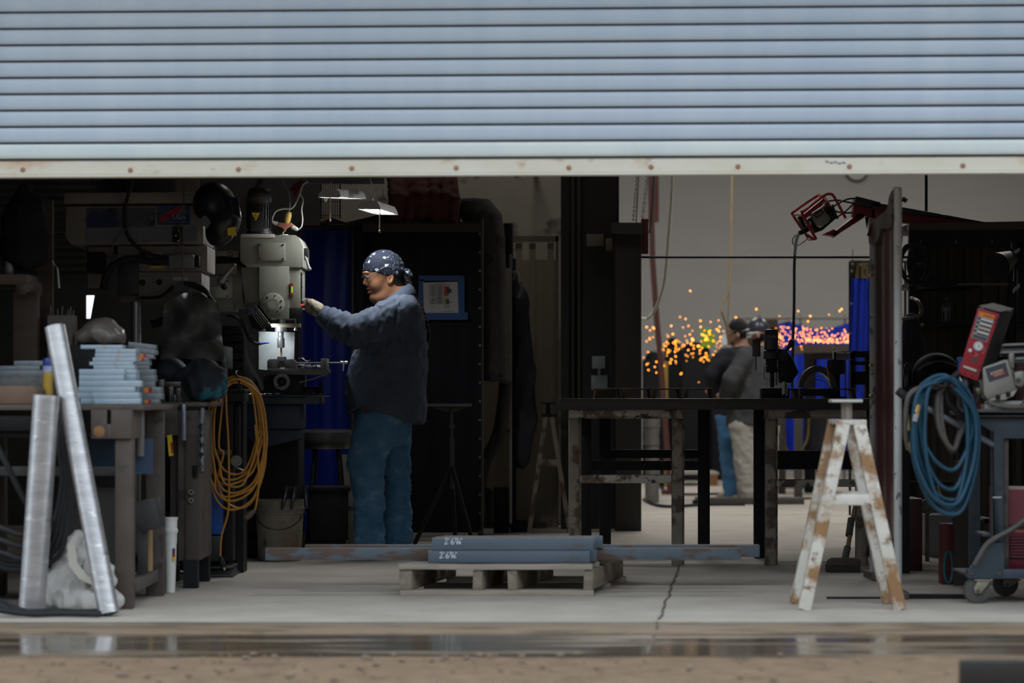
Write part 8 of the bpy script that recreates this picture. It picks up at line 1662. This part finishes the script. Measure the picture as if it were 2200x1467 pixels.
for s,(pt,pn)in enumerate((((796,-0.12)),((851,0.115)))):
    def bt(G,x=pt,dy=pn):
        d=s_chain(G,[(W(x+12,1185,dy),0.048),(W(x-10,1188,dy),0.046),(W(x-36,1192,dy),0.040)],0.02);d=smin(d,s_cap(G,W(x,1160,dy),W(x,1185,dy),0.05,0.052),0.03);return np.maximum(d,0.004-G[2])
    part('boot',nets(bt,axis(wX(pt-56),wX(pt+36),0.009),axis(WD+pn-0.09,WD+pn+0.09,0.009),axis(-0.01,wz(1140),0.009)),M('boot_black',(0.016,0.014,0.013),(0.03,0.027,0.025),12,0.6),man,angle=80)
# gloved hand on the red knob
HYD=-0.165
def glove(G):
    K=lambda x,y,dy:W(x,y,HYD+dy)
    d=s_chain(G,[(K(697,676,0),0.036),(K(688,667,0),0.038)],0.02)
    for dy,r in((-0.026,0.024),(0.0,0.027),(0.026,0.024)):d=smin(d,s_cap(G,K(688,667,dy*0.8),K(674,655,dy),r+0.006,r),0.02)
    fingers=[(-0.038,[(679,659),(672,660),(668,665),(671,670)],0.0108),(-0.013,[(678,655),(669,653),(664,658),(666,665)],0.0120),(0.013,[(677,652),(666,648.5),(658,651),(657,657)],0.0124),(0.038,[(677,651.5),(665,647),(656,647.5),(651.5,651)],0.0116)]
    for dy,ps,r in fingers:
        f_=s_chain(G,[(K(x,y,dy*(1.0-0.12*i)),r*(1.1-0.08*i))for i,(x,y)in enumerate(ps)],0.006);d=smin(d,f_,0.0028)
    th=s_chain(G,[(K(689,674,0.030),0.021),(K(680,674,0.046),0.018),(K(671,670,0.044),0.015),(K(664,667,0.030),0.0125)],0.008);d=smin(d,th,0.010)
    return d
gv_m=M('work_glove',(0.19,0.165,0.12),(0.27,0.24,0.185),12,0.85,c3=(0.05,0.04,0.03),thr=0.50,s3=12,soft=0.1,bump=0.3,bs=200)
a,b_=W(642,690),W(708,638)
gv=part('glove',wrinkle(nets(glove,axis(a.x,b_.x,0.0032),axis(WD+HYD-0.075,WD+HYD+0.07,0.0032),axis(a.z,b_.z,0.0032)),lambda p,n:0.0018*ridged(p,40)),gv_m,man,angle=80)

# the two people in the rear bay ------------------------------------------------
def far_person(name_label,D_,head,neck,torso,hemf,arms,legs,shoes,mats,cap,hairfn):
    V=lambda px,py,dy=0.0:P(px,py,D_)+Vector((0,dy,0));vz=lambda py:P(0,py,D_).z;vX=lambda px:P(px,0,D_).x
    o=thing('person',name_label,'person',(vX(head[0]),D_,0));hx,hy=head
    def bsdf(G):
        d=s_ell(G,V(hx,hy,0.0),(0.088,0.105,0.112));d=smin(d,s_ell(G,V(hx-10,hy+11,-0.0),(0.055,0.066,0.08)),0.03)
        d=smin(d,s_ell(G,V(hx-20,hy+7,0.0),(0.018,0.014,0.016)),0.012);d=smin(d,s_ell(G,V(hx-14,hy+22,0.0),(0.03,0.035,0.028)),0.02)
        for s in(-1,1):d=smin(d,s_ell(G,V(hx-2,hy+8,-0.103*s),(0.018,0.012,0.032)),0.008)
        d=smin(d,s_chain(G,[(V(hx+3,hy+14),0.060),(V(*neck),0.068)],0.02),0.02)
        rows=sorted([(vz(y),vX(x0+5),vX(x1-5),h*0.86)for y,x0,x1,h in torso]);t=s_column(G,rows,D_,2.2);t=np.maximum(np.maximum(t,rows[0][0]-G[2]),G[2]-rows[-1][0]);d=smin(d,t,0.03)
        for arm in arms:d=smin(d,s_chain(G,[(V(x,y,dy),r*0.72)for x,y,dy,r in arm]),0.02);x,y,dy,r=arm[-1];d=smin(d,s_ell(G,V(x-8,y+2,dy+0.05),(0.05,0.045,0.03)),0.015)
        for lg in legs:d=smin(d,s_chain(G,[(V(x,y,dy),r*0.72)for x,y,dy,r in lg]),0.03)
        return d
    x0=min(min(a_[0]for a_ in arm)for arm in arms)-30;x1=max(t[2]for t in torso)+25
    part('body',nets(bsdf,axis(vX(x0),vX(x1),0.014,[(vX(hx-26),vX(hx+26),0.007)]),axis(D_-0.36,D_+0.45,0.014,[(D_-0.13,D_+0.13,0.008)]),axis(0.03,vz(hy-30),0.016,[(vz(hy+32),vz(hy-30),0.007)])),mats['skin'],o,angle=80)
    def ssdf(G):
        rows=sorted([(vz(y),vX(x0_),vX(x1_),h)for y,x0_,x1_,h in torso]);t=s_column(G,rows,D_,2.2);t=np.maximum(t,G[2]-rows[-1][0]);d=t
        for arm in arms:d=smin(d,s_chain(G,[(V(x,y,dy),r)for x,y,dy,r in arm],0.02),0.04)
        return np.maximum(np.maximum(d,vz(hemf)-G[2]),-s_chain(G,[(V(hx+2,hy+12),0.062),(V(neck[0],neck[1]-2),0.066)],0.02))
    part('shirt',wrinkle(nets(ssdf,axis(vX(x0),vX(x1),0.011),axis(D_-0.36,D_+0.42,0.012),axis(vz(hemf+6),vz(neck[1]-8),0.011)),lambda p,n:0.009*ridged(Vector((p.x+0.4*p.z,p.y,p.z*0.8)),7)+0.004*ridged(p,17)),mats['shirt'],o,angle=80)
    def psdf(G):
        rows=sorted([(vz(y),vX(x0_+3),vX(x1_-3),h*0.95)for y,x0_,x1_,h in torso])[:2];top=vz(hemf-22)
        d=None
        for lg in legs:q=s_chain(G,[(V(x,y,dy),r)for x,y,dy,r in lg],0.02);d=q if d is None else smin(d,q,0.04)
        q=s_ell(G,V(sum(l[0][0]for l in legs)/len(legs),hemf-2),((vX(torso[-1][2])-vX(torso[-1][1]))*0.46,torso[-1][3]*0.9,0.14));d=smin(d,q,0.05)
        return np.maximum(np.maximum(d,G[2]-top),vz(1070)-G[2])
    part('trousers',wrinkle(nets(psdf,axis(vX(x0),vX(x1),0.011),axis(D_-0.3,D_+0.3,0.012),axis(vz(1074),vz(hemf-20),0.012)),lambda p,n:0.008*ridged(Vector((p.x,p.y,p.z*1.4+0.4*p.x)),8)+0.004*ridged(p,18)),mats['trousers'],o,angle=80)
    for x,dy in shoes:
        def fsdf(G):return np.maximum(s_chain(G,[(Vector((vX(x+8),D_+dy,0.052)),0.048),(Vector((vX(x-6),D_+dy+0.02,0.048)),0.045),(Vector((vX(x-24),D_+dy+0.05,0.036)),0.035)],0.02),0.003-G[2])
        part('shoe',nets(fsdf,axis(vX(x-42),vX(x+26),0.012),axis(D_+dy-0.1,D_+dy+0.14,0.012),axis(-0.01,vz(1046),0.012)),mats['shoe'],o,angle=80)
    return o,V,vX,vz
mats=dict(skin=skin_pale,shirt=M('shirt_charcoal',(0.030,0.029,0.035),(0.042,0.041,0.048),8,0.9,spec=0.1),trousers=M('jeans_bright',(0.05,0.16,0.33),(0.09,0.24,0.44),9,0.9,c3=(0.17,0.33,0.52),thr=0.58,s3=7,soft=0.14),shoe=M('shoe_beige',(0.36,0.30,0.24),(0.28,0.23,0.18),8,0.8))
D2=22.5
o,V,vX,vz=far_person('person with short black hair in a dark shirt and bright blue jeans, back turned',D2,(1585,712),(1592,742),[(746,1572,1604,0.10),(756,1556,1616,0.19),(775,1542,1622,0.23),(810,1538,1620,0.23),(850,1540,1616,0.225),(895,1536,1612,0.22)],893,
    [[(1556,764,-0.16,0.075),(1527,805,-0.18,0.064),(1536,838,0.10,0.05)],[(1606,764,0.14,0.075),(1618,805,0.2,0.06),(1600,838,0.32,0.048)]],
    [[(1562,900,-0.08,0.105),(1567,980,-0.09,0.088),(1575,1072,-0.09,0.085)],[(1588,900,0.09,0.105),(1592,980,0.1,0.088),(1592,1072,0.1,0.085)]],[(1570,-0.1),(1590,0.11)],mats,None,None)
def hr2(G):return np.maximum(s_ell(G,V(1586,710,0),(0.097,0.114,0.121)),np.minimum((G[2]-0)*0+np.maximum(wzz-G[2]-(G[0]-vX(1566))*1.2,wz2-G[2]),9))
wzz,wz2=vz(704),vz(727)
part('hair',nets(hr2,axis(vX(1555),vX(1616),0.0075),axis(D2-0.14,D2+0.14,0.0075),axis(vz(740),vz(678),0.0075)),hair_black,o,angle=80)
mb=MB();mb.tube([V(1560,714,-0.07),V(1563,711,-0.10),V(1580,712,-0.112)],0.006,6);part('safety_glasses',mb,M('frame_clear',(0.4,0.4,0.4)),o)
mats=dict(skin=skin_pale,shirt=M('shirt_grey',(0.060,0.062,0.066),(0.085,0.087,0.092),8,0.9,c3=(0.045,0.046,0.05),thr=0.6,s3=3,spec=0.1),trousers=M('trousers_khaki',(0.40,0.38,0.34),(0.47,0.45,0.41),8,0.9,c3=(0.30,0.285,0.255),thr=0.6,s3=5),shoe=M('shoe_grey',(0.25,0.23,0.21),(0.18,0.165,0.15),8,0.8))
D3=21.9
o,V,vX,vz=far_person('person in a dark grey cap, grey shirt and khaki trousers, back turned',D3,(1628,712),(1636,742),[(744,1614,1656,0.10),(756,1598,1668,0.2),(780,1582,1682,0.25),(815,1572,1684,0.255),(860,1565,1682,0.25),(912,1562,1676,0.24)],912,
    [[(1600,766,-0.20,0.085),(1566,815,-0.24,0.07),(1560,848,0.06,0.055)],[(1668,768,0.1,0.085),(1684,820,0.22,0.065),(1664,848,0.34,0.05)]],
    [[(1596,918,-0.09,0.122),(1600,990,-0.1,0.10),(1606,1074,-0.1,0.085)],[(1645,918,0.1,0.122),(1650,990,0.11,0.10),(1652,1074,0.11,0.085)]],[(1602,-0.1),(1650,0.12)],mats,None,None)
def cap_(G):
    d=s_ell(G,V(1629,708,0),(0.104,0.112,0.112));d=np.maximum(d,vz(713.5)-0.0-G[2]-(G[0]-vX(1629))*-0.06);br=s_ell(G,V(1607,710,0.0),(0.070,0.085,0.016),0.22);return smin(d,br,0.012)
cp_=part('cap',nets(cap_,axis(vX(1584),vX(1660),0.0075),axis(D3-0.14,D3+0.14,0.0075),axis(vz(728),vz(676),0.0075)),M('cap_slate',(0.045,0.052,0.066),(0.06,0.068,0.085),9,0.95,spec=0.08),o,angle=80)
mb=MB();mb.ell(V(1631,681.5,0),(0.010,0.010,0.006));part('cap_button',mb,M('cap_slate',(0.05,0.05,0.07)),cp_)
def hr3(G):return np.maximum(np.maximum(np.maximum(s_ell(G,V(1631,713,0),(0.098,0.112,0.115)),vz(733)-G[2]),vX(1622)-G[0]),G[2]-vz(717))
part('hair',nets(hr3,axis(vX(1600),vX(1662),0.0085),axis(D3-0.14,D3+0.14,0.0085),axis(vz(742),vz(680),0.0085)),hair_black,o,angle=80)
mb=MB();mb.tube([V(1604,717,-0.06),V(1607,716,-0.10),V(1626,715,-0.115)],0.007,6);mb.grid(lambda u,v:V(1603+8*u,714+12*v,-0.04-0.07*u),4,4,0.004);part('safety_glasses',mb,M('strap_white',(0.72,0.75,0.78),rough=0.4),o)
